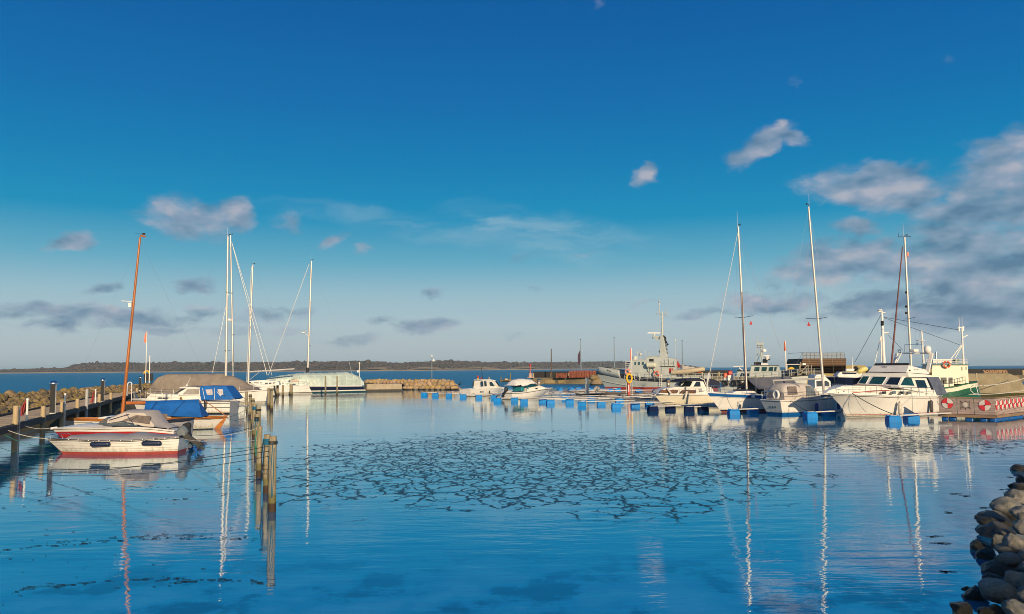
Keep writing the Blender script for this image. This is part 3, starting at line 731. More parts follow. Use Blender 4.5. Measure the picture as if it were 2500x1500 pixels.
def box_bollard(base, top, wpx, label):
    g = W(base[0], base[1], DZ); sc = g.y / F; h = (base[1] - top[1]) * sc; w_ = wpx * sc
    t_ = thing('bollard_light', label, 'bollard light', g, math.atan2(jd.y, jd.x), 'bollard lights on the jetty')
    b = MB(); b.box((0, 0, (h - .2) / 2), (w_ * .8, w_ * .75, h - .2)); b.build('body', STEEL, t_, bevel=.012)
    b = MB(); b.box((-w_ * .4 - .006, w_ * .02, (h - .24) / 2 + .05), (.014, w_ * .72, h - .3)); b.build('front_panel', DARK, t_)
    pr = [(w_ * .62, h - .24), (w_ * .66, h - .20), (w_ * .62, h - .12), (w_ * .45, h - .04), (w_ * .2, h), (.01, h + .005)]
    b = MB(); b.lathe(pr, n=18); b.build('hood', STEEL, t_, ang=50)
    b = MB(); b.lathe([(w_ * .3, h - .3), (w_ * .3, h - .2)], n=12); b.build('lens', WPAINT, t_)
box_bollard(a1(1190, 1030), a1(1190, 285), 15, 'steel bollard light with domed hood and dark front, nearest one on the jetty')
box_bollard(a2(690, 1000), a2(690, 440), 10, 'steel bollard light on the jetty left of the orange wooden mast')
box_bollard(a2(1600, 745), a2(1600, 385), 7.5, 'steel bollard light farthest along the jetty, right of the orange mast')
def ladder(P, top, x_off, label, lean=0.0):
    g = W(P[0], P[1], DZ); g = JS + jd * (g - JS).dot(jd); d = RAYPX(*top); zt = CAM_H + d.z * (g.y / d.y)
    t_ = thing('quay_ladder', label, 'ladder', g - jn * .12, math.atan2(jd.y, jd.x), 'white ladders on the jetty')
    for sg in (-.2, .2):
        b = MB(); b.box((sg, 0, (zt - .5) / 2), (.075, .05, zt + .5)); b.build('rail', WPAINT, t_)
    z = -.2
    while z < zt - .1:
        b = MB(); b.tube([(-.2, 0, z), (.2, 0, z)], .018, 5); b.build('rung', STEEL, t_); z += .3
ladder(a1(530, 1230), a1(530, 870), 0, 'white ladder with a red hose hung beside it at the near end of the jetty')
ladder(a1(1625, 960), a1(1625, 565), 0, 'white ladder standing up between wooden piles behind the white wooden bow')
# hoop ladder beyond the orange mast
g = W(*a2(1375, 860), DZ); t_ = thing('hoop_ladder', 'white tubular hoop ladder on the jetty right of the orange mast', 'ladder', g, math.atan2(jd.y, jd.x))
for sg in (-.22, .22):
    b = MB(); b.tube([(sg * 1.0, -.1, -1.2)] + [(sg, -.1 + .22 * (1 - math.cos(a)), 1.15 + .35 * math.sin(a)) for a in [k * math.pi / 8 for k in range(9)]] + [(sg, .34, 0)], .035, 6); b.build('hoop', WPAINT, t_)
for z in (-.9, -.5, -.1):
    b = MB(); b.tube([(-.22, -.1, z), (.22, -.1, z)], .02, 5); b.build('rung', WPAINT, t_)
def hose_post(P, top, label, hx, drop):
    g = W(P[0], P[1], DZ); d = RAYPX(*top); zt = CAM_H + d.z * (g.y / d.y) - DZ
    t_ = thing('hose_post', label, 'hose post', g, math.atan2(jd.y, jd.x))
    b = MB(); b.tube([(0, 0, 0), (0, 0, zt)], .055, 8); b.lathe([(.06, zt), (.09, zt + .03), (.06, zt + .1), (.01, zt + .12)], n=10); b.build('post', WPAINT, t_)
    b = MB(); rr = random.Random(hx)
    for k in range(7):
        a = rr.uniform(-.25, .25); bb = rr.uniform(.12, .3)
        b.tube([(a * .4, .1, zt - .05), (a - .1, .12 + bb * .5, zt - .2 - bb), (a, .1 + bb, zt * (1 - drop)), (a + .1, .1 + bb * .4, zt * (1 - drop) + .2), (a * .5, .08, zt - .05)], .022, 5)
    b.build('coiled_hose', ROPER, t_)
hose_post(a1(605, 1180), a1(620, 720), 'white post with red hose coiled on it beside the near ladder', 1, .75)
hose_post(a2(520, 1040), a2(520, 730), 'white topped post with a long red hose hanging beside the second bollard light', 2, .95)
g = W(*a2(310, 1090), DZ); b = MB(); b.tube([(0, 0, -1.2), (0, 0, 1.15), (0, 0, 1.3)], [.12, .12, .08], 10); b.tube([(0, 0, .2), (0, 0, .34)], .135, 10)
tag(b.build('wrapped_post', mat('grey_sleeve', (.38, .37, .36), .6, var=.15), loc=g), 'grey sleeved mooring post on the jetty edge left of the red hose', 'post')
# rescue station at the far end of the jetty
g = W(*a2(1880, 690), DZ); t_ = thing('rescue_station', 'dark rescue board with yellow lifebuoy and orange topped pole at the jetty end', 'rescue station', g, math.atan2(jd.y, jd.x) + math.pi / 2)
sc = g.y / F
b = MB(); b.box((0, 0, 1.15), (.12, .12, 2.3)); b.box((.95, 0, 1.15), (.12, .12, 2.3)); b.box((.47, -.08, 1.75), (1.25, .06, 1.1)); b.build('board', DARK, t_)
b = MB(); b.torus((.75, -.16, 2.35), .34, .10, Matrix.Rotation(math.pi / 2, 3, 'X')); b.build('lifebuoy', YELLOW, t_)
b = MB(); b.tube([(.35, 0, 0), (.35, 0, 5.0)], .07, 6); b.build('pole', WPAINT, t_)
b = MB(); b.tube([(.85, 0, 0), (.85, 0, 8.6)], [.06, .045], 6); b.build('boathook', WPAINT, t_)
b = MB(); b.plate([(.9, 0, 8.7), (1.15, 0, 8.0), (1.25, 0, 6.9), (.9, 0, 6.95)], .03); b.build('flag', ORANGE, t_)
# mooring posts
def post_mat():
    m = bpy.data.materials.new('mooring_post_wood'); m.use_nodes = True; t = NT(m.node_tree); p = t.t.nodes['Principled BSDF']
    tc = t.n('ShaderNodeTexCoord').outputs['Object']; pos = t.n('ShaderNodeNewGeometry').outputs['Position']
    z = t.n('ShaderNodeSeparateXYZ', {0: pos}).outputs[2]
    v = t.n('ShaderNodeMapping', {'Vector': tc, 'Scale': (6, 6, .8)}).outputs[0]
    n = t.noise(v, 2.0, 6, .65); n2 = t.noise(tc, 3.0, 5, .6)
    c = t.mix(t.mr(n, .3, .7), (.17, .145, .09), (.34, .28, .175))
    c = t.mix(t.mr(n2, .55, .7, 0, .5), c, (.16, .15, .08))
    zz = t.m('ADD', z, t.m('MULTIPLY', t.m('SUBTRACT', n2, .5), .25))
    c = t.mix(t.m('MULTIPLY', t.mr(zz, .62, .42), t.mr(n, .3, .5, .5, 1)), c, (.13, .12, .045))
    c = t.mix(t.mr(zz, .30, .22), c, (.04, .022, .012))
    t.t.links.new(c, p.inputs['Base Color']); p.inputs['Roughness'].default_value = .8
    bp = t.n('ShaderNodeBump', {'Strength': .7, 'Distance': .02, 'Height': n}); t.t.links.new(bp.outputs[0], p.inputs['Normal'])
    return m
POSTM = post_mat()
POSTS = []
def post(px, base, top, w, label, wraps=0, wm=ROPEK):
    g = W(px, base); d = RAYPX(px, top); zt = CAM_H + d.z * (g.y / d.y); r = w * g.y / F / 2
    t_ = thing('mooring_post', label, 'mooring post', g, rnd.uniform(0, 6), 'wooden mooring posts in the water')
    lx, ly = rnd.uniform(-.012, .012), rnd.uniform(-.012, .012)
    b = MB(); prof = [(-.8, 1.05), (0, 1.05), (.3, 1.04), (zt * .6, 1.0), (zt - .03, .97), (zt, .90)]
    b.tube([(lx * z, ly * z, z) for z, k in prof], [r * k for z, k in prof], 16); b.build('trunk', POSTM, t_, ang=50)
    for k in range(wraps):
        b = MB(); zz = zt - .16 - .11 * k
        for j in range(3): b.torus((0, 0, zz - .035 * j), r * 1.08, .018, n=16, k=5)
        b.build('rope_coil', wm, t_)
    POSTS.append((g, zt, r)); return t_
post(664, 1249, 1065, 18, 'nearest and thickest wooden mooring post, rope around its head', 1)
post(650, 1205, 1061, 16, 'wooden mooring post close behind the nearest one, mossy head', 2, ROPEB)
post(632, 1165, 1041, 12.6, 'wooden mooring post third from the camera in the row, standing alone', 0)
post(626, 1117, 1011, 11, 'fourth mooring post from the camera, wrapped in dark rope', 2)
post(630, 1082, 993, 11, 'fifth mooring post from the camera with sawn pale head', 1)
post(621, 1070, 987, 11, 'sixth mooring post from the camera, blue rope tied round it', 2, ROPEB)
post(616, 1042, 973, 8, 'seventh mooring post from the camera in the long row', 1)
post(610, 1020, 962, 7.5, 'eighth mooring post from the camera in the long row', 1)
post(601, 1008, 956, 7, 'mooring post at the stern of the blue canopy cruiser, last of the long row', 0)
post(655.5, 995, 947, 6.8, 'left post of the pair standing in front of the white stern', 0)
post(663, 1003, 948, 7.2, 'right post of the pair standing in front of the white stern', 1)
post(677.5, 967, 938, 5.8, 'reddish post at the dark transom between two white yachts', 0)
post(690.5, 968, 940, 5.3, 'thin post in front of the white yacht, left of the thick one', 0)
post(710.6, 965.5, 938, 7.8, 'thick post in the middle of the white yacht hull', 0)
post(794.6, 963, 918, 3.8, 'left of the two slim posts in front of the navy blue yacht', 0)
post(823, 963.6, 918, 3.8, 'right of the two slim posts in front of the navy blue yacht', 0)
# hanging rope bights on the near posts
for (k, m_, lab) in ((0, ROPEB, 'blue rope hanging down the nearest mooring post'), (1, ROPEK, 'dark rope loops hanging down the second mooring post'), (3, ROPEB, 'tangle of blue rope on the fourth mooring post'), (4, ROPEK, 'dark rope bundle on the fifth mooring post'), (2, ROPEG, 'green rope looped on the third mooring post')):
    g, zt, r = POSTS[k]; b = MB(); rr = random.Random(k + 2)
    for j in range(2):
        a = rr.uniform(math.pi * .75, math.pi * 1.6); x, y = math.cos(a) * r * 1.25, math.sin(a) * r * 1.25; z0 = zt - .15 - rr.uniform(0, .1); z1_ = rr.uniform(.35, zt * .75)
        b.tube([(x, y, z0), (x * 1.15 - .04, y * 1.1, (z0 + z1_) / 2), (x * 1.1, y * 1.15, z1_), (x * 1.3 + .03, y * 1.3, z1_ + .1), (x * 1.05 + .05, y * 1.05, z0 - .1)], .013, 5)
    tag(b.build('hanging_rope', m_, loc=g), lab, 'rope')
# ---------------------------------------------------------------- right arm of the breakwater with its concrete quay
CONC = mat('stained_concrete', (.40, .34, .25), .9, var=.22, scale=.8, dirt=.5, dcol=(.12, .10, .05), bump=.03, bscale=6)
q0 = W(895, 956); q1 = W(981, 955); qa = (q1 - q0).normalized(); zt = CAM_H + RAYPX(938, 938).z * (q0.y / RAYPX(938, 938).y)
t_ = thing('concrete_quay', 'short pale ribbed concrete quay wall set into the stone breakwater', 'quay', q0, math.atan2(qa.y, qa.x)); Lq = (q1 - q0).length
b = MB(); b.box((Lq / 2, 1.6, zt / 2 - .5), (Lq, 3.2, zt + 1)); b.build('wall', CONC, t_)
b = MB()
for k in range(int(Lq / .5)): b.box((k * .5 + .2, -.04, zt / 2), (.12, .08, zt - .1))
b.build('ribs', CONC, t_)
b = MB(); b.box((Lq / 2, -.05, .1), (Lq + .2, .14, .5)); b.build('waterline_beam', WOODE, t_)
tip = W(1122, 950); st = W(880, 954)
b = MB(); rows = [[] for _ in range(5)]
for k in range(16):
    p = st.lerp(tip, k / 15) + Vector((0, 2.5, 0)); zz = 1.4 if k < 12 else (1.4, .9, .3, -.3)[k - 12]
    for j, (dy, z) in enumerate(((-1.5, -.8), (1.2, zz * .6), (3.2, zz), (5.2, zz * .7), (8.5, -.8))): rows[j].append((p.x, p.y + dy, z))
b.grid(rows); tag(b.build('breakwater_core', BANK), 'rubble core of the right breakwater arm', 'bank', kind='structure')
r4 = random.Random(21)
ROCKS_B = [rock_mesh(i + 20, 3, 9, .12) for i in range(8)]
for me in ROCKS_B: me.materials.append(None)
labR = 'ochre lichen-covered boulder in the short breakwater arm by the harbour mouth'
def rr_(px, py_, dy, z, s_):
    g = W(px, 953); p = Vector((g.x, g.y + dy, z))
    boulder(ROCKS_B[r4.randrange(8)], p, s_, r4.uniform(0, 6.28), (r4.uniform(-.3, .3), r4.uniform(-.3, .3)), RM_R, labR, 'boulders of the right breakwater arm', sc=(1, .85, .86))
for k in range(10): rr_(988 + k * 13.2, 0, 1.0, .25, r4.uniform(.85, 1.05))
for k in range(11): rr_(990 + k * 11.2, 0, 2.4, 1.05, r4.uniform(.72, .95))
for k in range(26): rr_(884 + k * 8.4, 0, 4.2, 1.62 if k < 24 else 1.1, r4.uniform(.55, .8))
for k in range(12): rr_(890 + k * 8.5, 0, 3.8, 1.5, r4.uniform(.6, .8))
for k in range(22): rr_(888 + k * 10, 0, 5.6, 1.55, r4.uniform(.55, .8))
rr_(1108, 0, 3.2, .6, .8); rr_(1117, 0, 3.0, .2, .6); rr_(1123, 0, 3.4, .05, .5)
g = W(1047.6, 952) + Vector((0, 5.5, 1.9)); sc = g.y / F; h = (924 - 868) * sc
t_ = thing('lamp_post', 'thin grey lamp post with a bell-shaped white lamp on the breakwater arm', 'lamp post', g)
b = MB(); b.tube([(0, 0, -.6), (0, 0, h * .55), (0, 0, h)], [.10, .075, .06], 8); b.tube([(0, 0, h * .86), (.25, 0, h * .93), (.35, 0, h * .9)], .04, 6); b.build('pole', STEEL, t_)
b = MB(); b.lathe([(.05, h * .92), (.12, h * .90), (.22, h * .85), (.36, h * .82), (.34, h * .805)], c=(.35, 0, 0), n=14); b.build('lamp_shade', WPAINT, t_)
b = MB(); b.lathe([(.1, h), (.14, h + .1), (.14, h + .3), (.08, h + .42), (.02, h + .46)], n=10); b.build('beacon', WPAINT, t_)
# cormorant at the tip
def bird(P, z, label, s_=1.0):
    g = Vector((P.x, P.y, 0)); t_ = thing('cormorant', label, 'bird', g + Vector((0, 0, z)))
    b = MB(); b.tube([(-.32 * s_, 0, .12 * s_), (-.16 * s_, 0, .2 * s_), (0, 0, .3 * s_), (.12 * s_, 0, .42 * s_), (.15 * s_, 0, .55 * s_), (.13 * s_, 0, .68 * s_), (.17 * s_, 0, .74 * s_), (.3 * s_, 0, .73 * s_)], [.03 * s_, .09 * s_, .13 * s_, .09 * s_, .05 * s_, .04 * s_, .045 * s_, .012 * s_], 8)
    b.build('body', BLACK, t_, ang=60)
    b = MB()
    for sg in (1, -1): b.plate([(.05, sg * .1, .42), (-.05, sg * .55, .62), (-.2, sg * .62, .35), (-.2, sg * .12, .22)], .03)
    b.build('wing', BLACK, t_)
bird(W(1121, 949) + Vector((0, 3.2, 0)), .55, 'black cormorant drying its wings on the tip of the breakwater arm', 1.3)
# ================================================================= LEFT BOATS
def outboard(B, P, h, tilt, cowl_m=DARK, leg_m=BLACK, name='outboard_motor', sc=1.0, parent=None):
    """P local mount point; tilted up by tilt degrees; +x of the motor points aft (-x of the boat)"""
    R = Matrix.Rotation(math.radians(tilt), 3, 'Y'); P = Vector(P)
    T = lambda x, y, z: P + R @ Vector((-x * sc, y * sc, z * sc))
    b = MB()
    secs = []
    for z, x0, x1, w in ((0, .02, .42, .15), (.12, -.02, .52, .2), (.3, 0, .56, .21), (.42, .03, .52, .19), (.48, .1, .44, .12)):
        secs.append([T(x0, -w * .6, z), T(x0 + .08, -w, z), T(x1 - .14, -w, z), T(x1, -w * .5, z), T(x1, w * .5, z), T(x1 - .14, w, z), T(x0 + .08, w, z), T(x0, w * .6, z)])
    b.grid(secs, close=True); b.add(secs[-1], [tuple(range(8))]); b.add(secs[0], [tuple(range(8))])
    mo = b.build(name, cowl_m, parent or B.o, ang=30)
    l = MB(); ls = []
    for z, x0, x1, w in ((0.02, .06, .4, .12), (-.3, .12, .36, .08), (-.7, .14, .36, .05), (-.95, .1, .42, .04)):
        ls.append([T(x0, -w, z), T(x1, -w, z), T(x1, w, z), T(x0, w, z)])
    l.grid(ls, close=True); l.add(ls[-1], [(0, 1, 2, 3)])
    l.tube([T(-.05, 0, -.95), T(.1, 0, -.93), T(.42, 0, -.93), T(.5, 0, -.93)], [.02, .07, .06, .03], 8)
    l.plate([T(.12, .01, -.98), T(.3, .01, -.98), T(.28, .01, -1.18), T(.2, .01, -1.18)], .02)
    l.plate([T(.0, -.1, -.78), T(.5, -.1, -.78), T(.5, .1, -.78), T(.0, .1, -.78)], .02)
    l.build('gear_leg', leg_m, mo)
    pr = MB()
    for k in range(3):
        a = k * 2.094; c, s_ = math.cos(a), math.sin(a); c2, s2 = math.cos(a + .7), math.sin(a + .7)
        pr.plate([T(.5, 0, -.93), T(.47, c * .18, -.93 + s_ * .18), T(.5, (c + c2) * .11, -.93 + (s_ + s2) * .11), T(.53, c2 * .17, -.93 + s2 * .17)], .015)
    pr.build('propeller', STEEL, mo)
    return mo
# ---- A: small clinker-style motorboat in front
A = Boat('motorboat', 'small white motorboat with red bottom stripe, grey flat cover and tilted grey outboard, nearest boat', 'motorboat', z2(1500, 848), z2(300, 868))
Bm = 2.0
sh = [A.q(z2(1520, 692), .8)] + A.qs(z2, [(1250, 708), (1000, 722), (700, 728), (430, 722)], .85) + [A.q(z2(145, 712), 0)]
sh = [(x, z + .02) for x, z in sh]
stn = [(-.4, sh[0][0] if False else .05), (0, 0.0), (.9, -.12)]
bw = A.q(z2(145, 712)); kn = A.q(z2(275, 826)); w0 = A.q(z2(303, 866))
hull(A, sh, [(t_, y * Bm / 2) for t_, y in beam(.88, n=2.6)], [(t_, y * Bm / 2 * .84) for t_, y in beam(.86, n=1.7, tmid=.4)], stn,
     [(-.4, w0[0] - .4), (0, w0[0]), (kn[1], kn[0]), (bw[1], bw[0])], [('s', 0), ('s', .05), ('s', .09), ('f', .62), ('f', .4), ('z', .17), ('z', 0)],
     [WHITE, DARK, REDF], [0, 1, 0, 0, 0, 2, 2], seams=(.78, .6, .43, .28), rail=DARK, rail_r=.022, zk=-.35)
# flat grey cover with scalloped hem
cv = MB(); rows = [[] for _ in range(7)]; x0_, x1_ = A.q(z2(1525, 690))[0], A.q(z2(390, 670))[0]
ridge = [A.q(z2(*p), 0) for p in ((1525, 682), (1300, 668), (1100, 638), (950, 662), (760, 650), (560, 664), (390, 674))]
ridge = sorted(ridge)
for i in range(31):
    x = x0_ + (x1_ - x0_) * i / 30; tt = (x - sh[0][0]) / (bw[0] - sh[0][0]); hb = smooth([(t_, y * Bm / 2) for t_, y in beam(.88, n=2.6)], min(1, max(0, tt)))
    zs = smooth(sorted(sh), x); rz = max(zs + .06, interp(ridge, x) + .02); hem = .03 * abs(math.sin(i * 1.05))
    for k, f in enumerate((-1, -.96, -.55, 0, .55, .96, 1)):
        z = zs - .03 + hem * .6 if abs(f) == 1 else (zs + .055 if abs(f) > .9 else zs + .05 + (rz - zs - .05) * (1 - abs(f) ** 1.5))
        rows[k].append((x, f * (hb * 1.0 + (.03 if abs(f) == 1 else 0)), z))
cv.grid(rows); cv.build('cover', GREYC, A.o, ang=60)
b = MB(); yv = lambda x: smooth([(t_, y * Bm / 2) for t_, y in beam(.88, n=2.6)], (x - sh[0][0]) / (bw[0] - sh[0][0]))
for i in range(11):
    x = x0_ + .15 + (x1_ - x0_ - .3) * i / 10
    b.ball((x, A.near * (yv(x) + .035), smooth(sorted(sh), x) - .015), .035, 6)
b.build('cover_hooks', WPAINT, A.o)
m_ = A.q(z2(1500, 690)); outboard(A, (m_[0] - .05, 0, m_[1] - .10), .5, 52, cowl_m=mat('grey_outboard', (.13, .15, .165), .35), sc=1.02)
b = MB(); b.tube([(bw[0] - .15, 0, bw[1] + .02), (bw[0] - .12, 0, bw[1] + .22), (bw[0] - .35, .25, bw[1] + .24), (bw[0] - .9, .5, bw[1] + .22), (bw[0] - 1.0, .52, bw[1] + .0)], .014, 5)
b.tube([(bw[0] - .12, 0, bw[1] + .22), (bw[0] - .35, -.25, bw[1] + .24), (bw[0] - .9, -.5, bw[1] + .22), (bw[0] - 1.0, -.52, bw[1])], .014, 5); b.build('bow_rail', STEEL, A.o)
NVY = mat('navy_fender', (.012, .02, .055), .4)
for P, lab in (((680, 762), 'navy fender hanging level on the near motorboat, towards its bow'), ((1197, 752), 'navy fender hanging level on the near motorboat, towards its stern')):
    x, z = A.q(z2(*P), 1.05); y = A.near * 1.08; zs = smooth(sorted(sh), x)
    fender(A.w(x, y, z), A.u, .98, .12, NVY, lab, [A.w(x - .3, A.near * 1.0, zs), A.w(x + .3, A.near * 1.0, zs)], group='fenders')
# ---- B: red and white speedboat with beige canopy
Bb = Boat('speedboat', 'white speedboat with red bow flash, raked windscreen and beige canopy, second boat from the front', 'speedboat', W(436, 1090), W(172, 1091))
Bm = 2.1
sh = [Bb.q(z2(1455, 622), .8)] + Bb.qs(z2, [(1200, 596), (1000, 590), (700, 596), (420, 596)], .85) + [Bb.q(z2(195, 601))]
sh = sorted(sh); bw = sh[-1]
hd = [(t_, y * Bm / 2) for t_, y in beam(.9, n=2.3)]; hw = [(t_, y * Bm / 2 * .8) for t_, y in beam(.88, n=1.5, tmid=.35)]
hull(Bb, sh, hd, hw, [(-.4, .0), (0, 0), (1, -.15)], [(-.4, Bb.L - .4), (0, Bb.L), (bw[1] * .7, Bb.L + (bw[0] - Bb.L) * .75), (bw[1], bw[0])],
     [('s', 0), ('s', .07), ('s', .10), ('f', .80), ('f', .42), ('z', .05), ('z', 0)], [WHITE, DARK, RED], [0, 1, 0, 2, 2, 0, 0], rail=WPAINT, rail_r=.025, zk=-.35)
# deck / foredeck crown
b = MB(); rows = [[] for _ in range(5)]
for i in range(13):
    x = Bb.q(z2(880, 560))[0] + (bw[0] - .3 - Bb.q(z2(880, 560))[0]) * i / 12; tt = (x - sh[0][0]) / (bw[0] - sh[0][0]); hb = smooth(hd, tt) * .93; zs = smooth(sh, x)
    for k, f in enumerate((-1, -.6, 0, .6, 1)): rows[k].append((x, f * hb, zs + .02 + .17 * (1 - f * f) * min(1, (12 - i) / 6)))
b.grid(rows); b.build('foredeck', WHITE, Bb.o)
def wf(x): return smooth(hd, (x - sh[0][0]) / (bw[0] - sh[0][0]))
fr0 = Bb.q(z2(640, 580)); fr1 = Bb.q(z2(842, 487)); fr2 = Bb.q(z2(1130, 570))
b = MB(); g_ = MB()
for sg in (1, -1):
    p0 = Vector((fr0[0], sg * .25, fr0[1])); p1 = Vector((fr1[0] + .1, sg * .78, fr1[1])); p2 = Vector((fr1[0] - .1, sg * wf(fr1[0]) * .9, smooth(sh, fr1[0]) + .1)); p3 = Vector((fr2[0], sg * wf(fr2[0]) * .9, smooth(sh, fr2[0]) + .08))
    b.tube([p0, p1], .03, 6); b.tube([p1, p2], .022, 6); b.tube([p1, p3], .03, 6); b.tube([p0, p2, p3], .02, 6)
    g_.plate([p0, p1, p2], .012); g_.plate([p1, p3, p2], .012)
p0a, p0b = Vector((fr0[0], .25, fr0[1])), Vector((fr0[0], -.25, fr0[1])); p1a, p1b = Vector((fr1[0] + .1, .78, fr1[1])), Vector((fr1[0] + .1, -.78, fr1[1]))
b.tube([p1a, p1b], .03, 6); b.tube([p0a, p0b], .03, 6); g_.plate([p0a, p1a, p1b, p0b], .012)
wsf = b.build('windscreen', STEEL, Bb.o); g_.build('pane', mat('clear_pane', (.14, .17, .18), .06, spec=.9, alpha=.45), wsf)
cn = MB(); top = Bb.qs(z2, [(842, 482), (1008, 412), (1208, 420), (1228, 450), (1300, 540), (1425, 588)], .0)
rows = [[] for _ in range(7)]
for x, z in top:
    hb = wf(max(sh[0][0], min(x, bw[0]))) * .95; zs = smooth(sh, x) + .06
    for k, f in enumerate((-1, -.93, -.6, 0, .6, .93, 1)):
        low = zs if x < Bb.q(z2(1180, 570))[0] else zs + (z - zs) * .35
        rows[k].append((x, f * hb, low if abs(f) == 1 else z - (.12 if abs(f) > .9 else .03 * abs(f))))
cn.grid(rows); cn.build('canopy', BEIGE, Bb.o, ang=50)
b = MB()
for sg in (1, -1):
    for a_, c_ in (((1030, 445), (1110, 555)), ((1150, 470), (1080, 510)), ((860, 510), (1060, 450))):
        A1, C1 = Bb.q(z2(*a_)), Bb.q(z2(*c_)); b.tube([(A1[0], sg * 1.0, A1[1]), (C1[0], sg * 1.02, C1[1])], .018, 5)
b.build('canopy_frame', STEEL, Bb.o)
pw = Bb.qs(z2, [(900, 522), (1040, 470), (1190, 480), (1175, 560)], 1.0)
for sg in (1, -1): w_ = MB(); w_.prism(pw, sg * 1.005, sg * 1.015); w_.build('canopy_window', mat('smoky_canopy_window', (.17, .14, .125), .25, var=.3), Bb.o)
b = MB(); b.tube([Bb.p(z2(410, 548), .5), Bb.p(z2(430, 543), .5), Bb.p(z2(600, 545), .6), Bb.p(z2(612, 560), .6)], .012, 5); b.build('grab_rail', DARK, Bb.o)
b = MB(); capsule(b, (bw[0] + .05, 0, bw[1] - .02), (bw[0] - .25, 0, bw[1] + .02), .07); b.build('bow_roller', WPAINT, Bb.o)
# second outboard behind, dark
outboard(Bb, (sh[0][0] - .05, 0, sh[0][1] - .1), .5, 20, sc=.8)
# ---- inflatable tender between
Td = Boat('tender', 'small grey tender with dark blue gunwale lying beside the wooden sailing boat', 'dinghy', W(408, 1068), W(468, 1064))
sh = sorted([Td.q(z2(1340, 530)), Td.q(z2(1500, 515)), Td.q(z2(1625, 500))])
hull(Td, sh, [(t_, y * .6) for t_, y in beam(.8)], [(t_, y * .45) for t_, y in beam(.8)], [(-.3, .1), (1, sh[0][0])], [(-.3, Td.L), (1, sh[-1][0])], [('s', 0), ('s', .1), ('z', 0)], [GREYC, NAVY], [1, 0, 0], rail=NAVYC, rail_r=.05, zk=-.2, deck=GREYC, drop=.25)
# ---- C: wooden sailing boat with varnished mast and blue boom tent
Cb = Boat('wooden_sailboat', 'white double-ended sailing boat with varnished rail, orange wooden mast and blue boom tent', 'sailboat', W(520, 1048), W(182, 1053))
Bm = 2.5
sh = sorted([Cb.q(z2(1950, 484))] + Cb.qs(z2, [(1700, 494), (1450, 496), (1250, 494), (700, 512), (450, 508)], 1.0) + [Cb.q(z2(268, 499))])
bw = sh[-1]; sn = sh[0]
hd = [(0, .02), (.06, .42), (.15, .78), (.3, 1.12), (.48, 1.25), (.65, 1.12), (.8, .78), (.92, .36), (1, 0)]; hw = [(0, .0), (.1, .2), (.25, .6), (.45, 1.02), (.65, .9), (.85, .38), (1, 0)]
hull(Cb, sh, hd, hw, [(-.5, .6), (0, 0), (sn[1], sn[0])], [(-.5, Cb.L - 1), (0, Cb.L), (bw[1] * .5, Cb.L + (bw[0] - Cb.L) * .62), (bw[1], bw[0])],
     [('s', 0), ('s', .15), ('s', .17), ('f', .45), ('z', .06), ('z', -.05)], [VARNX, DARK, WHITE, DARK], [0, 1, 2, 2, 3, 3], rail=VARNX, rail_r=.03, deck=mat('teak_deck', (.34, .22, .12), .7, var=.2), zk=-.6, drop=.08)
b = MB(); b.prism([(sn[0] - .12, sn[1] + .12), (sn[0] + .12, sn[1] + .05), (.15, -.3), (-.35, -.3)], -.03, .03); b.build('rudder', VARNX, Cb.o)
b = MB(); b.tube([Cb.p(z2(1945, 478), 0), Cb.p(z2(1850, 410), .1), Cb.p(z2(1735, 328), .15)], [.03, .035, .025], 6); b.build('tiller', VARN, Cb.o)
ck = Cb.qs(z2, [(1420, 472), (1420, 492), (700, 500), (690, 490), (760, 478)], .0)
cabin(Cb, ck, .75, .62, 'coachroof', WHITE)
mb_, mt_ = Cb.q(z2(903, 445)), Cb.q(x1(325, 140)); k = (mb_[1] - .35) / max(.01, (mt_[1] - mb_[1])); mb2 = (mb_[0] - (mt_[0] - mb_[0]) * k, .35)
T1 = [(bw[0] - .1, 0, bw[1]), (sn[0] + .1, 0, sn[1])]
mast(Cb, mb2, mt_, .125, .075, VARN, spread=[(.71, .0, 0)], stays=T1, lat=None, wm=WIRE, sr=.006)
b = MB(); tp = Vector((mt_[0], 0, mt_[1])); b.plate([tp + Vector((0, 0, .05)), tp + Vector((-.42, .0, .0)), tp + Vector((-.4, .05, .1)), tp + Vector((0, 0, .18))], .02); b.build('pennant', VARN, Cb.o)
lamp = Cb.q(x1(240, 725)); b = MB(); b.box((lamp[0], 0, lamp[1]), (.22, .2, .3)); b.tube([(lamp[0] - .1, 0, lamp[1] + .25), (lamp[0] + .6, 0, lamp[1] + .3)], .03, 5); b.build('steaming_light', WPAINT, Cb.o)
bo0, bo1 = Cb.q(z2(944, 345)), Cb.q(z2(1690, 322))
b = MB(); b.tube([(bo0[0], 0, bo0[1] - .02), (bo1[0], 0, bo1[1] - .12)], [.12, .09], 10); b.build('boom', VARN, Cb.o)
b = MB(); b.tube([Cb.p(z2(944, 345), 0), Vector((mb2[0] - .05, 0, bo0[1]))], .05, 6); b.build('gooseneck', DARK, Cb.o)
tr = Cb.qs(z2, [(1140, 328), (1300, 322), (1480, 316), (1672, 310)], 0); lo = Cb.qs(z2, [(1122, 420), (1280, 466), (1440, 482), (1702, 490)], 1.0)
b = MB(); rows = []
NS = 20
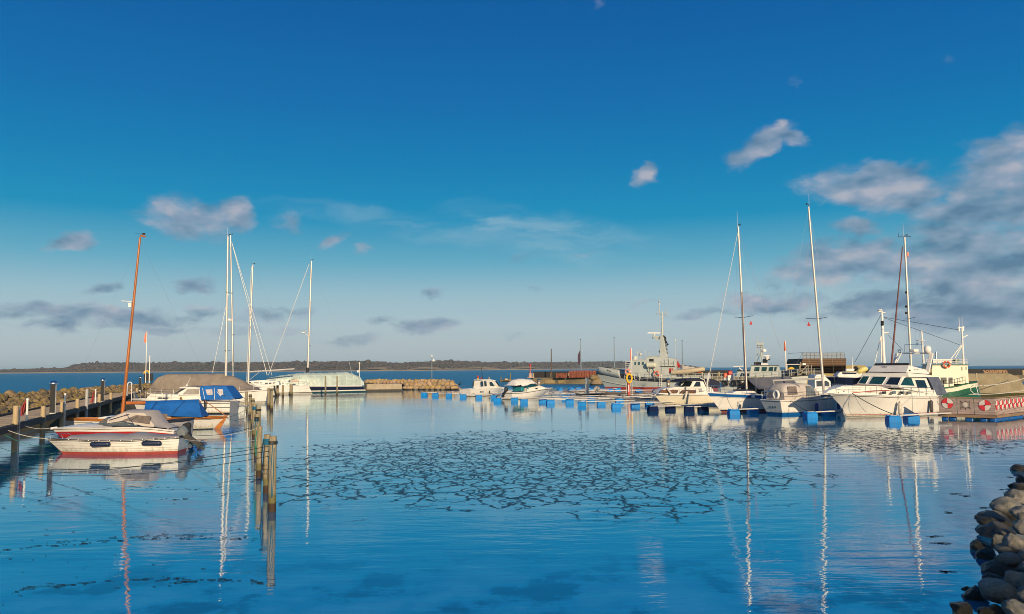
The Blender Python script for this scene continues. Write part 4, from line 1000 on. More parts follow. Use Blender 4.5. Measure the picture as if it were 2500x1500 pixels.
for i in range(NS + 1):
    u = i / NS; x_t, z_t = interp([(k / 3, p[0]) for k, p in enumerate(tr)], u), interp([(k / 3, p[1]) for k, p in enumerate(tr)], u)
    x_l, z_l = interp([(k / 3, p[0]) for k, p in enumerate(lo)], u), interp([(k / 3, p[1]) for k, p in enumerate(lo)], u)
    row = []
    for sg in (1, -1):
        pts = []
        for j in range(5):
            f = j / 4; fold = .035 * math.sin(u * 9 + f * 5) * math.sin(f * math.pi)
            pts.append((x_t + (x_l - x_t) * f, sg * (.06 + 1.0 * f + fold), z_t + (z_l - z_t) * f - .06 * math.sin(f * math.pi)))
        row = row + pts if sg == 1 else pts[::-1] + row
    rows.append(row)
b.grid(rows); k = len(rows[0])
for rw in (rows[0], rows[-1]): b.add(rw, [tuple(range(k))])
tent = b.build('boom_tent', BLUEC, Cb.o, ang=55)
b = MB(); 
for P1, P2 in (((1190, 412), (1255, 330)), ((1400, 468), (1530, 325))):
    b.tube([Cb.p(z2(*P2), .15), (Cb.p(z2(*P1), .95) + Cb.p(z2(*P2), .15)) / 2 + Vector((0, Cb.near * .04, .02)), Cb.p(z2(*P1), 1.0)], .02, 4)
b.build('seam', mat('dark_blue_seam', (.003, .03, .12), .8), tent)
# ---- D: cabin cruiser with blue canvas
D = Boat('cabin_cruiser', 'white cabin cruiser with bright blue cockpit canvas and black rubbing strakes', 'cabin cruiser', W(571, 1009), W(338, 1010))
Bm = 3.0
sh = sorted([D.q(z3(2040, 905), 1.3)] + D.qs(z3, [(1700, 902), (1400, 895), (900, 885), (500, 868), (300, 858)], 1.3) + [D.q(z3(168, 848))])
bw = sh[-1]; hd = [(t_, y * Bm / 2) for t_, y in beam(.85, n=2.4)]; hw = [(t_, y * Bm / 2 * .85) for t_, y in beam(.85, n=1.7)]
hull(D, sh, hd, hw, [(-.5, .1), (0, 0), (1.5, -.12)], [(-.5, D.L - .6), (0, D.L), (bw[1] * .6, D.L + (bw[0] - D.L) * .6), (bw[1], bw[0])],
     [('s', 0), ('s', .13), ('s', .19), ('s', .50), ('s', .56), ('f', .3), ('z', .12), ('z', 0)], [WHITE, DARK, mat('transom_shade_grey', (.42, .42, .42), .4)], [0, 1, 0, 1, 0, 0, 1, 1], rail=WPAINT, rail_r=.04, tm=2)  # white transom coloured grey to stand for its unlit side
def wd(x): return smooth(hd, min(1, max(0, (x - sh[0][0]) / (bw[0] - sh[0][0]))))
tk = D.qs(z3, [(390, 862), (470, 765), (640, 762), (1030, 770), (1420, 790), (1440, 880), (900, 880)], .9)
o_, wt_ = cabin(D, tk, 1.12, .98, 'coachroof', WHITE, fx=sorted([(D.q(z3(390, 862))[0], .55), (D.q(z3(800, 862))[0], .95), (D.q(z3(1440, 862))[0], 1.0)]))
sidewin(D, D.qs(z3, [(612, 842), (640, 822), (850, 824), (800, 842)], 1.0), wt_, GLASS)
b = MB(); cx, cz = D.q(z3(1054, 838), 1.1); b.lathe([(.13, 0), (.15, .02), (.1, .04), (.02, .045)], c=(cx, D.near * wt_(cx, cz), cz), n=16, M=Matrix.Rotation(-D.near * math.pi / 2, 3, 'X')); b.build('porthole', mat('brass', (.5, .34, .12), .3, .8), D.o)
wh = D.qs(z3, [(1000, 765), (1040, 728), (1165, 650), (1410, 645), (1425, 790), (1070, 785)], .8)
o_, ww_ = cabin(D, wh, 1.15, .92, 'wheelhouse', WHITE)
sidewin(D, D.qs(z3, [(1090, 772), (1170, 672), (1385, 664), (1400, 770)], .9), ww_, mat('curtained_glass', (.34, .31, .27), .15, var=.25, scale=3), frame=WPAINT, fw=.05)
f0, f1 = D.q(z3(1010, 752)), D.q(z3(1150, 655))
b = MB(); b.plate([(f0[0] + .06, -.95, f0[1]), (f0[0] + .06, .95, f0[1]), (f1[0] + .06, .82, f1[1] - .02), (f1[0] + .06, -.82, f1[1] - .02)], .02); b.build('windscreen', GLASSB, D.o)
rf = D.qs(z3, [(1085, 632), (1130, 652), (1415, 652), (1405, 625), (1180, 622)], .0)
cabin(D, rf, 1.0, .85, 'roof', WHITE)
b = MB(); rfb = D.qs(z3, [(1180, 630), (1400, 622), (1400, 610), (1230, 612)], .0); b.prism(rfb, -.6, .6); b.build('hatch_cover', NAVYC, D.o)
cvp = D.qs(z3, [(1395, 660), (1420, 618), (1500, 610), (1875, 614), (2035, 838), (1990, 862), (1440, 866)], .9)
o_, wc_ = cabin(D, cvp, 1.3, 1.0, 'cockpit_canvas', BLUEC, bevel=.06)
for w4 in ([(1490, 680), (1615, 675), (1630, 775), (1530, 775)], [(1705, 676), (1805, 672), (1822, 772), (1765, 790)]):
    sidewin(D, D.qs(z3, w4, 1.15), wc_, mat('canvas_window', (.55, .5, .5), .2, var=.3, scale=5), name='canvas_window', both=False)
b = MB()
for P1, P2 in (((1440, 655), (1485, 855)), ((1652, 650), (1662, 860)), ((1705, 712), (1765, 800))):
    pa, pb = D.q(z3(*P1), 1.1), D.q(z3(*P2), 1.3); b.tube([(pa[0], D.near * (wc_(*pa) + .03), pa[1]), (pb[0], D.near * (wc_(*pb) + .03), pb[1])], .022, 5)
b.build('canvas_frame', WPAINT, D.o)
rails(D, [bw[0] - .2 - k * (bw[0] - D.q(z3(1100, 800))[0]) / 6 for k in range(7)], lambda x: wd(x) * .93, lambda x: smooth(sh, x), .75)
b = MB(); s0 = sh[0][0]
for sg in (1, -1): b.tube([(s0 + 1.6, sg * 1.25, sh[0][1]), (s0 + 1.3, sg * 1.3, sh[0][1] + .7), (s0 + .1, sg * 1.25, sh[0][1] + .3), (s0 - .1, sg * 1.1, sh[0][1] + .02)], .025, 6)
b.tube([(s0 - .1, -1.1, .7), (s0 - .6, -1.1, .65), (s0 - .6, 1.1, .65), (s0 - .1, 1.1, .7)], .025, 5)
for y in (-.3, .1): b.tube([(s0 - .4, y, -.2), (s0 - .45, y, .9)], .02, 5)
b.build('stern_rail', STEEL, D.o)
b = MB(); p0_ = D.q(z3(1160, 600)); p1_ = D.q(z3(1228, 450)); b.tube([(p0_[0], 0, p0_[1]), (p1_[0], 0, p1_[1])], [.02, .012], 5); b.ball((p0_[0], 0, p0_[1]), .1, 8); b.build('aerial', WPAINT, D.o)
b = MB(); ax = D.q(z3(215, 790)); b.bar((ax[0], 0, ax[1] + .3), (ax[0] - .35, 0, ax[1] - .4), .12, .1); b.tube([(ax[0], -.25, ax[1] - .2), (ax[0] - .15, .25, ax[1] - .25)], .03, 5); b.build('anchor', STEEL, D.o)
x, z = D.q(z3(1500, 960), 1.5)
fender(D.w(x, D.near * 1.62, z), (0, 0, 1), .85, .13, BLACK, 'black fender hanging upright on the side of the blue canvas cruiser', D.w(x, D.near * 1.45, sh[1][1] + .1), group='fenders')
# ---- E: large yacht under a taupe winter cover
E = Boat('covered_yacht', 'large white sailing yacht under a long taupe winter cover', 'sailing yacht', W(652, 985), W(385, 987))
Bm = 3.8
sh = sorted([E.q(z4(690, 625), 1.5)] + E.qs(z4, [(500, 640), (300, 655), (150, 672), (60, 695)], 1.5) + E.qs(z3, [(1200, 770), (700, 770)], 1.5) + [E.q(z3(430, 745))])
bw = sh[-1]; hd = [(t_, y * Bm / 2) for t_, y in beam(.7, n=2.3)]; hw = [(t_, y * Bm / 2 * .86) for t_, y in beam(.5, n=1.7)]
hull(E, sh, hd, hw, [(-.6, .8), (0, 0), (2, -.5)], [(-.6, E.L - 1), (0, E.L), (bw[1], bw[0])], [('s', 0), ('s', .12), ('s', .16), ('f', .5), ('z', .26), ('z', .18), ('z', 0)], [WHITE, NAVY], [0, 1, 0, 0, 1, 0, 0], rail=WPAINT, rail_r=.04)
tp = sorted(E.qs(z3, [(455, 700), (540, 560), (620, 460), (820, 396), (1160, 392), (1830, 386), (1860, 420)], 0) + E.qs(z4, [(40, 395), (150, 440), (255, 480), (330, 540), (500, 612)], 0))
b = MB(); rows = []
NX = 70; xa, xb = tp[0][0], tp[-1][0]
def we(x): return smooth(hd, min(1, max(0, (x - sh[0][0]) / (bw[0] - sh[0][0])))) 
for i in range(NX + 1):
    x = xa + (xb - xa) * i / NX; zt = interp(tp, x); zs = smooth(sh, x) - .12; w_ = max(.08, we(x) + .04); row = []
    rib = .5 + .5 * math.cos(2 * math.pi * i / 9.0)
    for j in range(13):
        f = -1 + j / 6; a = abs(f)
        prof = 1 - a ** 1.9
        y = f * w_ * (1.0 if a > .9 else 1.0) ; sagz = -.10 * (1 - rib) * math.sin(a * math.pi) * 1.2
        fold = .03 * math.sin(i * 1.7 + j * 1.1) + .05 * noise.noise(Vector((x * .9, f * 2, 3)))
        row.append((x, y, zs + (zt - zs) * prof + sagz + (fold if 0 < a < .98 else 0)))
    rows.append(row)
b.grid(rows); b.build('winter_cover', TAUPE, E.o, ang=70)
b = MB(); 
for sg in (1, -1):
    for xx in [sh[0][0] + .4 + k * (bw[0] - sh[0][0] - 1.0) / 9 for k in range(10)]:
        y = sg * (we(xx) + .06); z = smooth(sh, xx); b.tube([(xx, y, z - .05), (xx, y, z + .7)], .016, 5)
    for h in (.66, .33): b.tube([(xx, sg * (we(xx) + .07), smooth(sh, xx) + h) for xx in [sh[0][0] + .4 + k * (bw[0] - sh[0][0] - 1.0) / 18 for k in range(19)]], .011, 4)
b.build('guard_rail', STEEL, E.o)
mB, mT = E.q(x1(1066, 1338)), E.q(x1(1083, 135))
mast(E, (mB[0], 1.2), mT, .17, .12, ALU, spread=[(.27, 1.2, .12), (.64, .9, .1)], stays=[(bw[0] + .1, 0, bw[1]), (sh[0][0], .6, sh[0][1]), (sh[0][0], -.6, sh[0][1])], lat=(1.75, mB[0], 1.6), antenna=1.2, sr=.008)
b = MB(); f0, f1 = E.q(x1(1083, 900)), E.q(x1(950, 1308)); b.tube([Vector((mB[0] - .1, 0, f0[1] + 4)), (f1[0], 0, f1[1])], .03, 5); b.build('backstay', WIREL, E.o)
# ---- H: white yacht between, mostly hidden
H = Boat('hidden_yacht', 'white sailing yacht with dark sloped transom, mostly hidden behind the covered one', 'sailing yacht', W(673, 967.5), W(540, 969))
Bm = 3.6
sh = sorted([H.q(z4(775, 535), 1.2)] + H.qs(z4, [(640, 572), (480, 600)], 1.5) + [(H.L * .8, 1.75), (H.L + 1.2, 1.95)])
bw = sh[-1]; hd = [(t_, y * Bm / 2) for t_, y in beam(.75, n=2.3)]; hw = [(t_, y * Bm / 2 * .86) for t_, y in beam(.6, n=1.7)]
hull(H, sh, hd, hw, [(-.6, .3), (0, 0), (2, .3)], [(-.6, H.L - 1), (0, H.L), (bw[1], bw[0])], [('s', 0), ('s', .12), ('f', .5), ('z', .15), ('z', 0)], [WHITE, BLACK], [0, 0, 0, 1, 1], tm=1, rail=WPAINT, rail_r=.04)
def ch(B, zf, pts, wb, wt, m=WHITE): return cabin(B, B.qs(zf, pts, .8), wb, wt, 'coachroof', m)
o_, wq = ch(H, a6, [(110, 420), (640, 388), (1110, 440), (1130, 560), (600, 600), (380, 590)], 1.3, 1.0)
for w4 in ([(250, 470), (430, 470), (440, 500), (280, 495)], [(480, 470), (535, 470), (530, 500), (480, 500)], [(640, 480), (740, 478), (740, 515), (640, 515)], [(780, 475), (870, 475), (860, 515), (770, 515)], [(900, 470), (1000, 470), (985, 500), (900, 505)]):
    sidewin(H, H.qs(a6, w4, 1.2), wq, GLASS)
mB, mT = H.q(x1(1133, 1340)), H.q(x1(1105, 125))
mast(H, (mB[0], 1.2), mT, .16, .12, ALU, spread=[(.35, 1.2, .1), (.62, .9, .1)], stays=[(bw[0], 0, bw[1]), (sh[0][0], 0, sh[0][1] + .3)], lat=(1.7, mB[0], 1.7), antenna=.9, sr=.009)
b = MB(); x, z = H.q(x1(1108, 850)); b.lathe([(.1, -.25), (.42, -.2), (.45, 0), (.4, .12), (.05, .16)], c=(x + .3, 0, z), n=14); b.build('radar_dome', WPAINT, H.o)
b = MB(); tq = H.q(x1(1115, 180)); e0 = H.q(x1(1425, 1330)); e1 = H.q(x1(1460, 1335)); b.tube([(tq[0], 0, tq[1]), (e0[0], .5, e0[1])], .045, 5); b.tube([(tq[0], 0, tq[1]), (e1[0], -.5, e1[1])], .03, 5); b.build('furled_stay', WIREL, H.o)
# ---- F: white yacht with bare boom
Fb = Boat('white_yacht', 'white sailing yacht with bare boom and sloping stern, between covered yacht and navy yacht', 'sailing yacht', W(761, 961.5), W(624, 964))
Bm = 3.6
sh = sorted([Fb.q(z4(1325, 560), 1.2)] + Fb.qs(z4, [(1100, 562), (900, 560), (780, 556)], 1.5) + [(Fb.L * .8, 1.7), (Fb.L + 1.3, 1.95)])
bw = sh[-1]; hd = [(t_, y * Bm / 2) for t_, y in beam(.72, n=2.3)]; hw = [(t_, y * Bm / 2 * .86) for t_, y in beam(.55, n=1.7)]
hull(Fb, sh, hd, hw, [(-.6, .6), (0, 0), (sh[0][1], sh[0][0])], [(-.6, Fb.L - 1), (0, Fb.L), (bw[1], bw[0])], [('s', 0), ('s', .1), ('s', .13), ('f', .62), ('f', .6), ('z', .3), ('z', .2), ('z', 0)], [WHITE, NAVY, WIRE], [0, 2, 0, 2, 0, 1, 0, 1], rail=WPAINT, rail_r=.04)
o_, wq = ch(Fb, a6, [(1100, 425), (1290, 425), (1340, 520), (1340, 590), (700, 590), (720, 480)], 1.2, 1.0)
sidewin(Fb, Fb.qs(a6, [(1210, 480), (1290, 482), (1290, 505), (1212, 505)], 1.1), wq, GLASS)
o_, wq = cabin(Fb, Fb.qs(a6, [(1480, 400), (1690, 345), (1770, 395), (1790, 470), (1470, 470)], .6), 1.0, .85, 'sprayhood', mat('tan_sprayhood', (.5, .42, .33), .8))
rails(Fb, [sh[0][0] + .3 + k * 1.4 for k in range(8)], lambda x: 1.65 * smooth(beam(.72, n=2.3), min(1, max(0, (x - sh[0][0]) / (bw[0] - sh[0][0])))), lambda x: smooth(sh, x), .7)
mB, mT = Fb.q(x1(1258, 1372)), Fb.q(x1(1298, 378))
mast(Fb, (mB[0], 1.5), mT, .17, .13, ALU, spread=[(.31, 1.1, .1), (.64, .9, .1)], stays=[(bw[0], 0, bw[1]), (sh[0][0], .5, sh[0][1])], lat=(1.7, mB[0], 1.7), sr=.009)
b = MB(); c0, c1 = Fb.q(x1(1262, 1302)), Fb.q(x1(1655, 1276)); b.tube([(c0[0], 0, c0[1]), (c1[0], 0, c1[1])], [.15, .14], 8); k0, k1 = Fb.q(x1(1268, 1370)), Fb.q(x1(1350, 1306)); b.tube([(k0[0], 0, k0[1]), (k1[0], 0, k1[1])], .05, 5); b.build('boom', ALU, Fb.o)
b = MB(); tq = Fb.q(x1(1285, 395)); e0 = Fb.q(x1(1150, 750)); b.tube([(tq[0], 0, tq[1]), (bw[0] + .2, 0, bw[1])], .05, 5); b.build('furled_genoa', WIREL, Fb.o)
# ---- G: navy yacht under a translucent tunnel
G = Boat('navy_yacht', 'long navy blue sailing yacht under a translucent greenish tunnel tent', 'sailing yacht', W(892, 956.5), W(668, 961))
Bm = 4.2
sh = sorted([G.q(z4(2215, 562), 1.2)] + G.qs(z4, [(1900, 566), (1600, 568), (1340, 570)], 1.8) + [(G.L * .85, G.q(z4(1340, 568), 1.8)[1] + .1), (G.L + 1.4, G.q(z4(1340, 568), 1.8)[1] + .35)])
bw = sh[-1]; hd = [(t_, y * Bm / 2) for t_, y in beam(.66, n=2.3)]; hw = [(t_, y * Bm / 2 * .86) for t_, y in beam(.5, n=1.7)]
hull(G, sh, hd, hw, [(-.6, .8), (0, 0), (sh[0][1], sh[0][0])], [(-.6, G.L - 1), (0, G.L), (bw[1], bw[0])], [('s', 0), ('s', .1), ('s', .16), ('s', .22), ('f', .5), ('z', .42), ('z', .22), ('z', 0)], [NAVY, WHITE, mat('teal_antifouling', (.01, .06, .08), .5)], [0, 1, 0, 0, 0, 1, 2, 2], rail=WPAINT, rail_r=.05)
TUN = mat('translucent_sheeting', (.50, .60, .55), .28, var=.25, scale=.9, bump=.09, bscale=2.2, alpha=.88)
tp = sorted(G.qs(z4, [(2225, 470), (2150, 395), (2040, 352), (1970, 330), (1700, 340), (1480, 345), (1340, 345), (1170, 350), (980, 375), (800, 405), (620, 440)], 0))
b = MB(); rows = []; gx = [interp([(0, tp[0][0]), (1, tp[-1][0])], i / 60) for i in range(61)]
for i, x in enumerate(gx):
    zt = interp(tp, x); zs = smooth(sh, x) + .02; tt = min(1, max(0, (x - sh[0][0]) / (bw[0] - sh[0][0]))); w_ = max(.15, smooth(hd, tt) * .97)
    rows.append([(x, -w_ * math.cos(a), zs + (zt - zs) * max(0, math.sin(a)) ** .55 + .06 * noise.noise(Vector((x * 1.3, a * 2, 1)))) for a in [k * math.pi / 14 for k in range(15)]])
b.grid(rows); k = len(rows[0])
for rw in (rows[0], rows[-1]): b.add(rw, [tuple(range(k))])
tun = b.build('tunnel_tent', TUN, G.o, ang=70)
b = MB()
for i in range(2, 60, 5):
    b.tube([(p[0], p[1] * 1.01, p[2] + .02) for p in rows[i]], .045, 5)
for f in (3, 11): b.tube([(r_[f][0], r_[f][1] * 1.01, r_[f][2]) for r_ in rows[2:58]], .03, 4)
b.build('hoops', mat('pale_hoop', (.6, .68, .62), .5), tun)
b = MB(); b.grid([[(r_[j][0], r_[j][1], r_[j][2] + .035) for j in (6, 7, 8)] for r_ in rows[2:34]]); b.build('ridge_strip', mat('teal_strip', (.02, .42, .36), .5), tun)
mB, mT = G.q(x1(1769, 1312)), G.q(x1(1803, 345))
mast(G, (mB[0], 1.5), mT, .19, .15, ALU, spread=[(.31, 1.1, .1), (.66, .9, .1)], stays=[(sh[0][0] + .2, 0, sh[0][1])], lat=(1.95, mB[0], 1.7), antenna=1.3, sr=.009)
b = MB(); b.tube([(mB[0], 0, mB[1] + .1), (mB[0], 0, mB[1] + 1.0)], .25, 10); b.build('mast_boot', BLACK, G.o)
b = MB(); x, z = G.q(x1(1742, 965)); b.lathe([(.1, -.1), (.42, -.06), (.45, .12), (.05, .2)], c=(x + .2, 0, z), n=14); b.tube([(x, 0, z - .1), (mB[0], 0, z - .5)], .05, 5); b.build('radar_dome', WPAINT, G.o)
b = MB(); tq = G.q(x1(1783, 372)); e0 = G.q(x1(1432, 1330)); b.tube([(tq[0], 0, tq[1]), (e0[0], 0, e0[1])], .05, 5); b.build('furled_genoa', WIREL, G.o)
b = MB(); p0_ = G.q(z4(2160, 400)); p1_ = G.q(z4(2160, 200)); b.tube([(p0_[0], .8, p0_[1] - 1.5), (p1_[0], .8, p1_[1])], .06, 6); b.lathe([(.12, 0), (.2, .15), (.02, .35)], c=(p1_[0], .8, p1_[1]), n=8); b.box((p1_[0] + .0, -.1, p1_[1] - 1.4), (.35, .35, .4)); b.tube([(p0_[0] + .9, -.8, p0_[1]), (p0_[0] + 1.5, -.8, p1_[1] + .4)], .02, 4); b.build('stern_gear', WPAINT, G.o)
# ---- ropes on the left side
for p, q, m_, lab, s_ in (
    (W(0, 1098, .9), A.p(z2(150, 705), 0) , None, '', 0),):
    pass
Aw = lambda B, P, y=0: B.S + B.u * B.q(P, y)[0] + B.v * (y * B.near) + Vector((0, 0, B.q(P, y)[1]))
pt0 = POSTS[0]; hz = lambda k, dz: POSTS[k][0] + Vector((-POSTS[k][2], 0, POSTS[k][1] - dz))
def jp(px, py, z): return W(px, py, z)
lft = lambda px, py, y: WY(px, py, y)
rope(hz(0, .45), lft(-30, 1144, 33), 'upper dark rope from the nearest post to the jetty, in front of the motorboat', ROPEK, .25, .011)
rope(hz(0, .30), lft(-30, 1158, 31), 'lower dark rope from the nearest post to the jetty, in front of the motorboat', ROPEK, .25, .011)
rope(hz(0, .6), lft(-20, 1146, 35), 'slack thin dark rope sagging close over the water below the motorboat', ROPEK, .42, .010)
rope(hz(2, .55), Aw(A, z2(1530, 715), .7), 'white rope from the motorboat stern to the third post', ROPEW, .1, .014)
rope(hz(3, .75), Aw(A, z2(1530, 705), -.6), 'pale rope from the motorboat stern to the fourth post', ROPEW, .1, .014)
rope(hz(2, .8), Aw(A, z2(1530, 740), .5), 'green rope from the motorboat stern to the third post', ROPEG, .2, .012)
rope(hz(3, .6), Aw(Bb, z2(1440, 640), .4), 'dark rope from the speedboat stern to the fourth post', ROPEK, .3, .014)
rope(hz(5, .5), Aw(Cb, z2(1940, 490), 0), 'dark rope from the wooden sailing boat stern to the sixth post', ROPEK, .35, .014)
rope(hz(6, .6), Aw(Cb, z2(1700, 500), 1.0), 'second dark rope from the wooden sailing boat to the seventh post', ROPEK, .4, .014)
rope(hz(7, .4), Aw(D, z3(2050, 880), 1.2), 'dark rope from the blue canvas cruiser stern to the eighth post', ROPEK, .15, .014)
rope(Aw(A, z2(150, 705)), JS + jd * jx((10, 1040), DZ) + Vector((.1, 0, 1.3)), 'pale rope from the motorboat bow to the jetty', ROPEW, .1, .014)
rope(Aw(A, z2(180, 780)), JS + jd * (jx((4, 1040), DZ) - 1.0) + Vector((.1, 0, 1.2)), 'upper green rope from the motorboat bow to the jetty', ROPEG, .2, .013)
rope(Aw(A, z2(230, 850)), lft(-20, 1085, 37), 'lower green rope running from the motorboat bow to the left edge', ROPEG, .25, .013)
rope(Aw(Bb, z2(200, 596)), JS + jd * (jx((40, 1030), DZ)) + Vector((.1, 0, 1.3)), 'white rope from the speedboat bow to the jetty', ROPEW, .12, .014)
rope(Aw(Cb, z2(285, 500)), JS + jd * (jx((150, 1003), DZ)) + Vector((.1, 0, 1.4)), 'dark rope from the wooden sailing boat bow to the jetty', ROPEK, .2, .014)
rope(Aw(Cb, z2(455, 500)), Vector(Cb.w(mt_[0], 0, mt_[1] * .93)), 'forestay wire of the wooden sailing boat', WIRE, 0, .008, 4, 'stays') if False else None
# ================================================================= CENTRE: mole, floating jetty, booms, patrol boats
MOLEC = mat('old_mole_concrete', (.17, .14, .09), .92, var=.4, scale=.5, dirt=.75, dcol=(.05, .045, .03), bump=.05, bscale=3)
TIMB = mat('tarred_timber', (.018, .016, .015), .8, var=.4, scale=1)
mp = [Vector(p) for p in ((W(1283, 925.5).x * 1.0, 214, 0), (24, 212, 0), (62, 222, 0), (112, 208, 0), (170, 205, 0))]
t_ = thing('harbour_mole', 'long weathered concrete mole with dark timber breast wall closing the harbour behind the grey ship', 'harbour wall', mp[0])
b = MB(); f_ = MB(); ps = MB(); bk = MB()
rm = random.Random(4)
for a_, c_ in zip(mp, mp[1:]):
    d = (c_ - a_); L = d.length; u = d.normalized(); n_ = Vector((u.y, -u.x, 0)); n_ = n_ if n_.y < 0 else -n_; z = math.atan2(u.y, u.x)
    mid = (a_ + c_) / 2 - mp[0]
    b.box(mid - n_ * 2.5 + Vector((0, 0, .35)), (L + .5, 5, 2.7), z)
    f_.box(mid - n_ * 4.2 + Vector((0, 0, 2.45)), (L + .3, .3, 1.75), z)
    k = 0
    while k < L:
        p = a_ + u * k - mp[0]; ps.box(p - n_ * 4.0 + Vector((0, 0, 2.3)), (.35, .25, 1.2), z); k += 4.6 + rm.random()
    k = 0
    while k < L:
        p = a_ + u * k - mp[0]; w_ = rm.uniform(1.5, 3.2); h = rm.uniform(.8, 1.7)
        if rm.random() < .6: bk.box(p + u * w_ / 2 + n_ * .12 + Vector((0, 0, h / 2 + .15)), (w_, .35, h), z)
        k += w_ + rm.uniform(.2, 2)
wl_ = b.build('wall', MOLEC, t_); f_.build('breast_wall', TIMB, t_); ps.build('fence_posts', mat('pale_fence_post', (.42, .34, .2), .85, var=.2), t_)
bk.build('facing_blocks', mat('ochre_block', (.27, .20, .10), .9, var=.4, scale=.6, dirt=.5), wl_)
t_['kind'] = 'structure' if False else t_.get('kind', ''); del t_['kind']
BRICK = mat('stacked_red_brick', (.30, .085, .045), .9, var=.6, scale=6, bump=.05, bscale=8)
for P0, P1, h0, lab in (((1357, 921), (1386, 921), 1.35, 'lower stack of red bricks on the mole left of the tall one'), ((1388, 921), (1456, 921), 2.0, 'tall long stack of red bricks on the mole beside the grey ship bow')):
    a_ = WY(P0[0], P0[1], 211.5); c_ = WY(P1[0], P1[1], 211.5); w_ = c_.x - a_.x
    b = MB(); 
    n = int(w_ / .42); rows_ = int(h0 / .21)
    for i in range(n):
        for j in range(rows_):
            if j == rows_ - 1 and rm.random() < .25: continue
            b.box((i * .42 + .2, rm.uniform(-.06, .06), j * .21 + .1), (.36 + rm.uniform(-.05, .03), .9, .17 + rm.uniform(-.03, .02)), rm.uniform(-.05, .05))
    tag(b.build('brick_stack', BRICK, loc=(a_.x, 211.3, 1.7)), lab, 'brick stack')
# pointed boulders at the foot of the mole by the ship's bow
for px, dz, s_ in ((1455, .6, 1.9), (1462, .2, 1.6), (1450, 1.9, 1.2), (1466, -.1, 1.3)):
    g = W(px, 941); boulder(ROCKS_B[rm.randrange(8)], (g.x, 196, dz), s_, rm.uniform(0, 6), (.2, .1), RM_L, 'mossy boulder at the foot of the mole by the grey ship bow', 'boulders under the ship bow')
def pole(px, top, y, base_z, lab, r=.09, flag=None, name='flagpole', m=None, cat='flagpole'):
    d = RAYPX(px, 905); x = d.x / d.y * y; dt = RAYPX(px, top); zt = CAM_H + dt.z / dt.y * y
    t_ = thing(name, lab, cat, (x, y, base_z))
    b = MB(); b.tube([(0, 0, 0), (0, 0, (zt - base_z) * .5), (0, 0, zt - base_z)], [r, r * .8, r * .55], 8); b.build('pole', m or STEEL, t_)
    b = MB(); b.ball((0, 0, zt - base_z + .08), .14, 8); b.build('finial', DARK, t_)
    if flag: b = MB(); h = zt - base_z; b.plate([(-.05, 0, h - 2.5), (-.75, .1, h - 4.0), (-.8, 0, h - 6.3), (-.2, -.1, h - 6.6)], .04); b.build('flag', mat('dark_flag', (.06, .03, .06), .8), t_)
    return t_
pole(1346.3, 854.5, 213, 1.7, 'dark flagpole standing alone near the end of the mole', .2, m=mat('dark_pole', (.09, .06, .05), .6))
pole(1418, 830.5, 214.5, 1.7, 'flagpole with a limp dark flag above the brick stacks', .2, True)
pole(1500.5, 825.5, 214.5, 1.7, 'bare flagpole behind the bow of the grey ship', .2)
pole(1667, 832.5, 218, 1.7, 'bare flagpole behind the stern boat of the grey ship', .22)
g = WY(1294.5, 920.5, 213); t_ = thing('harbour_beacon', 'slim red and white light beacon on the end of the mole', 'beacon', (g.x, 213, 1.7)); h = (921 - 888) * 213 / F
b = MB(); b.lathe([(1.1, 0), (1.1, .18), (.5, .2), (.36, 1.2), (.34, 1.25)], n=10); b.build('foot', mat('pink_concrete', (.5, .32, .25), .8), t_)
b = MB(); b.tube([(0, 0, 1.2), (0, 0, h - .5)], [.2, .14], 8); b.build('column', mat('beacon_red', (.42, .10, .07), .6), t_)
b = MB(); b.lathe([(.3, h - .5), (.36, h - .3), (.3, h), (.05, h + .15)], n=10); b.build('lantern', RED, t_)
# islet with two dolphins, channel marks
for px, s_, dz in ((1224, .8, 0), (1229, .9, .25), (1234, 1.0, .35), (1240, 1.0, .35), (1245, .9, .25), (1249, .7, 0)):
    g = W(px, 933); boulder(ROCKS_A[rm.randrange(8)], (g.x, g.y, dz), s_, rm.uniform(0, 6), (0, .2), RM_L, 'dark boulder of the tiny rock islet in the harbour entrance', 'boulders of the islet')
g = W(1236, 933); boulder(ROCKS_B[2], (g.x, g.y - 1.0, .85), .55, 0, (0, 0), mat('pale_round_stone', (.6, .48, .32), .8), 'pale round boulder on the tiny rock islet', None)
for px, base, top, lab in ((1223, 934, 921, 'short thick timber pile on the rock islet'), (1246.5, 931, 911, 'tall thin timber pile on the rock islet')):
    g = W(px, base); d = RAYPX(px, top); zt = CAM_H + d.z / d.y * g.y; b = MB(); b.tube([(0, 0, -1), (0, 0, zt)], .16, 8); tag(b.build('timber_pile', mat('brown_pile', (.22,.16,.09), .85), loc=g), lab, 'pile')
g = W(1166.5, 936); t_ = thing('channel_mark', 'small red and yellow spar buoy in the harbour entrance', 'buoy', g)
b = MB(); b.tube([(0, 0, -.5), (0, 0, .9)], .3, 8); b.build('base', mat('brown_buoy', (.12, .06, .03), .7), t_)
b = MB(); b.tube([(0, 0, .9), (0, 0, 1.5)], .28, 8); b.build('band', YELLOW, t_)
b = MB(); b.tube([(0, 0, 1.5), (0, 0, 2.2)], [.34, .2], 8); b.build('top', RED, t_)
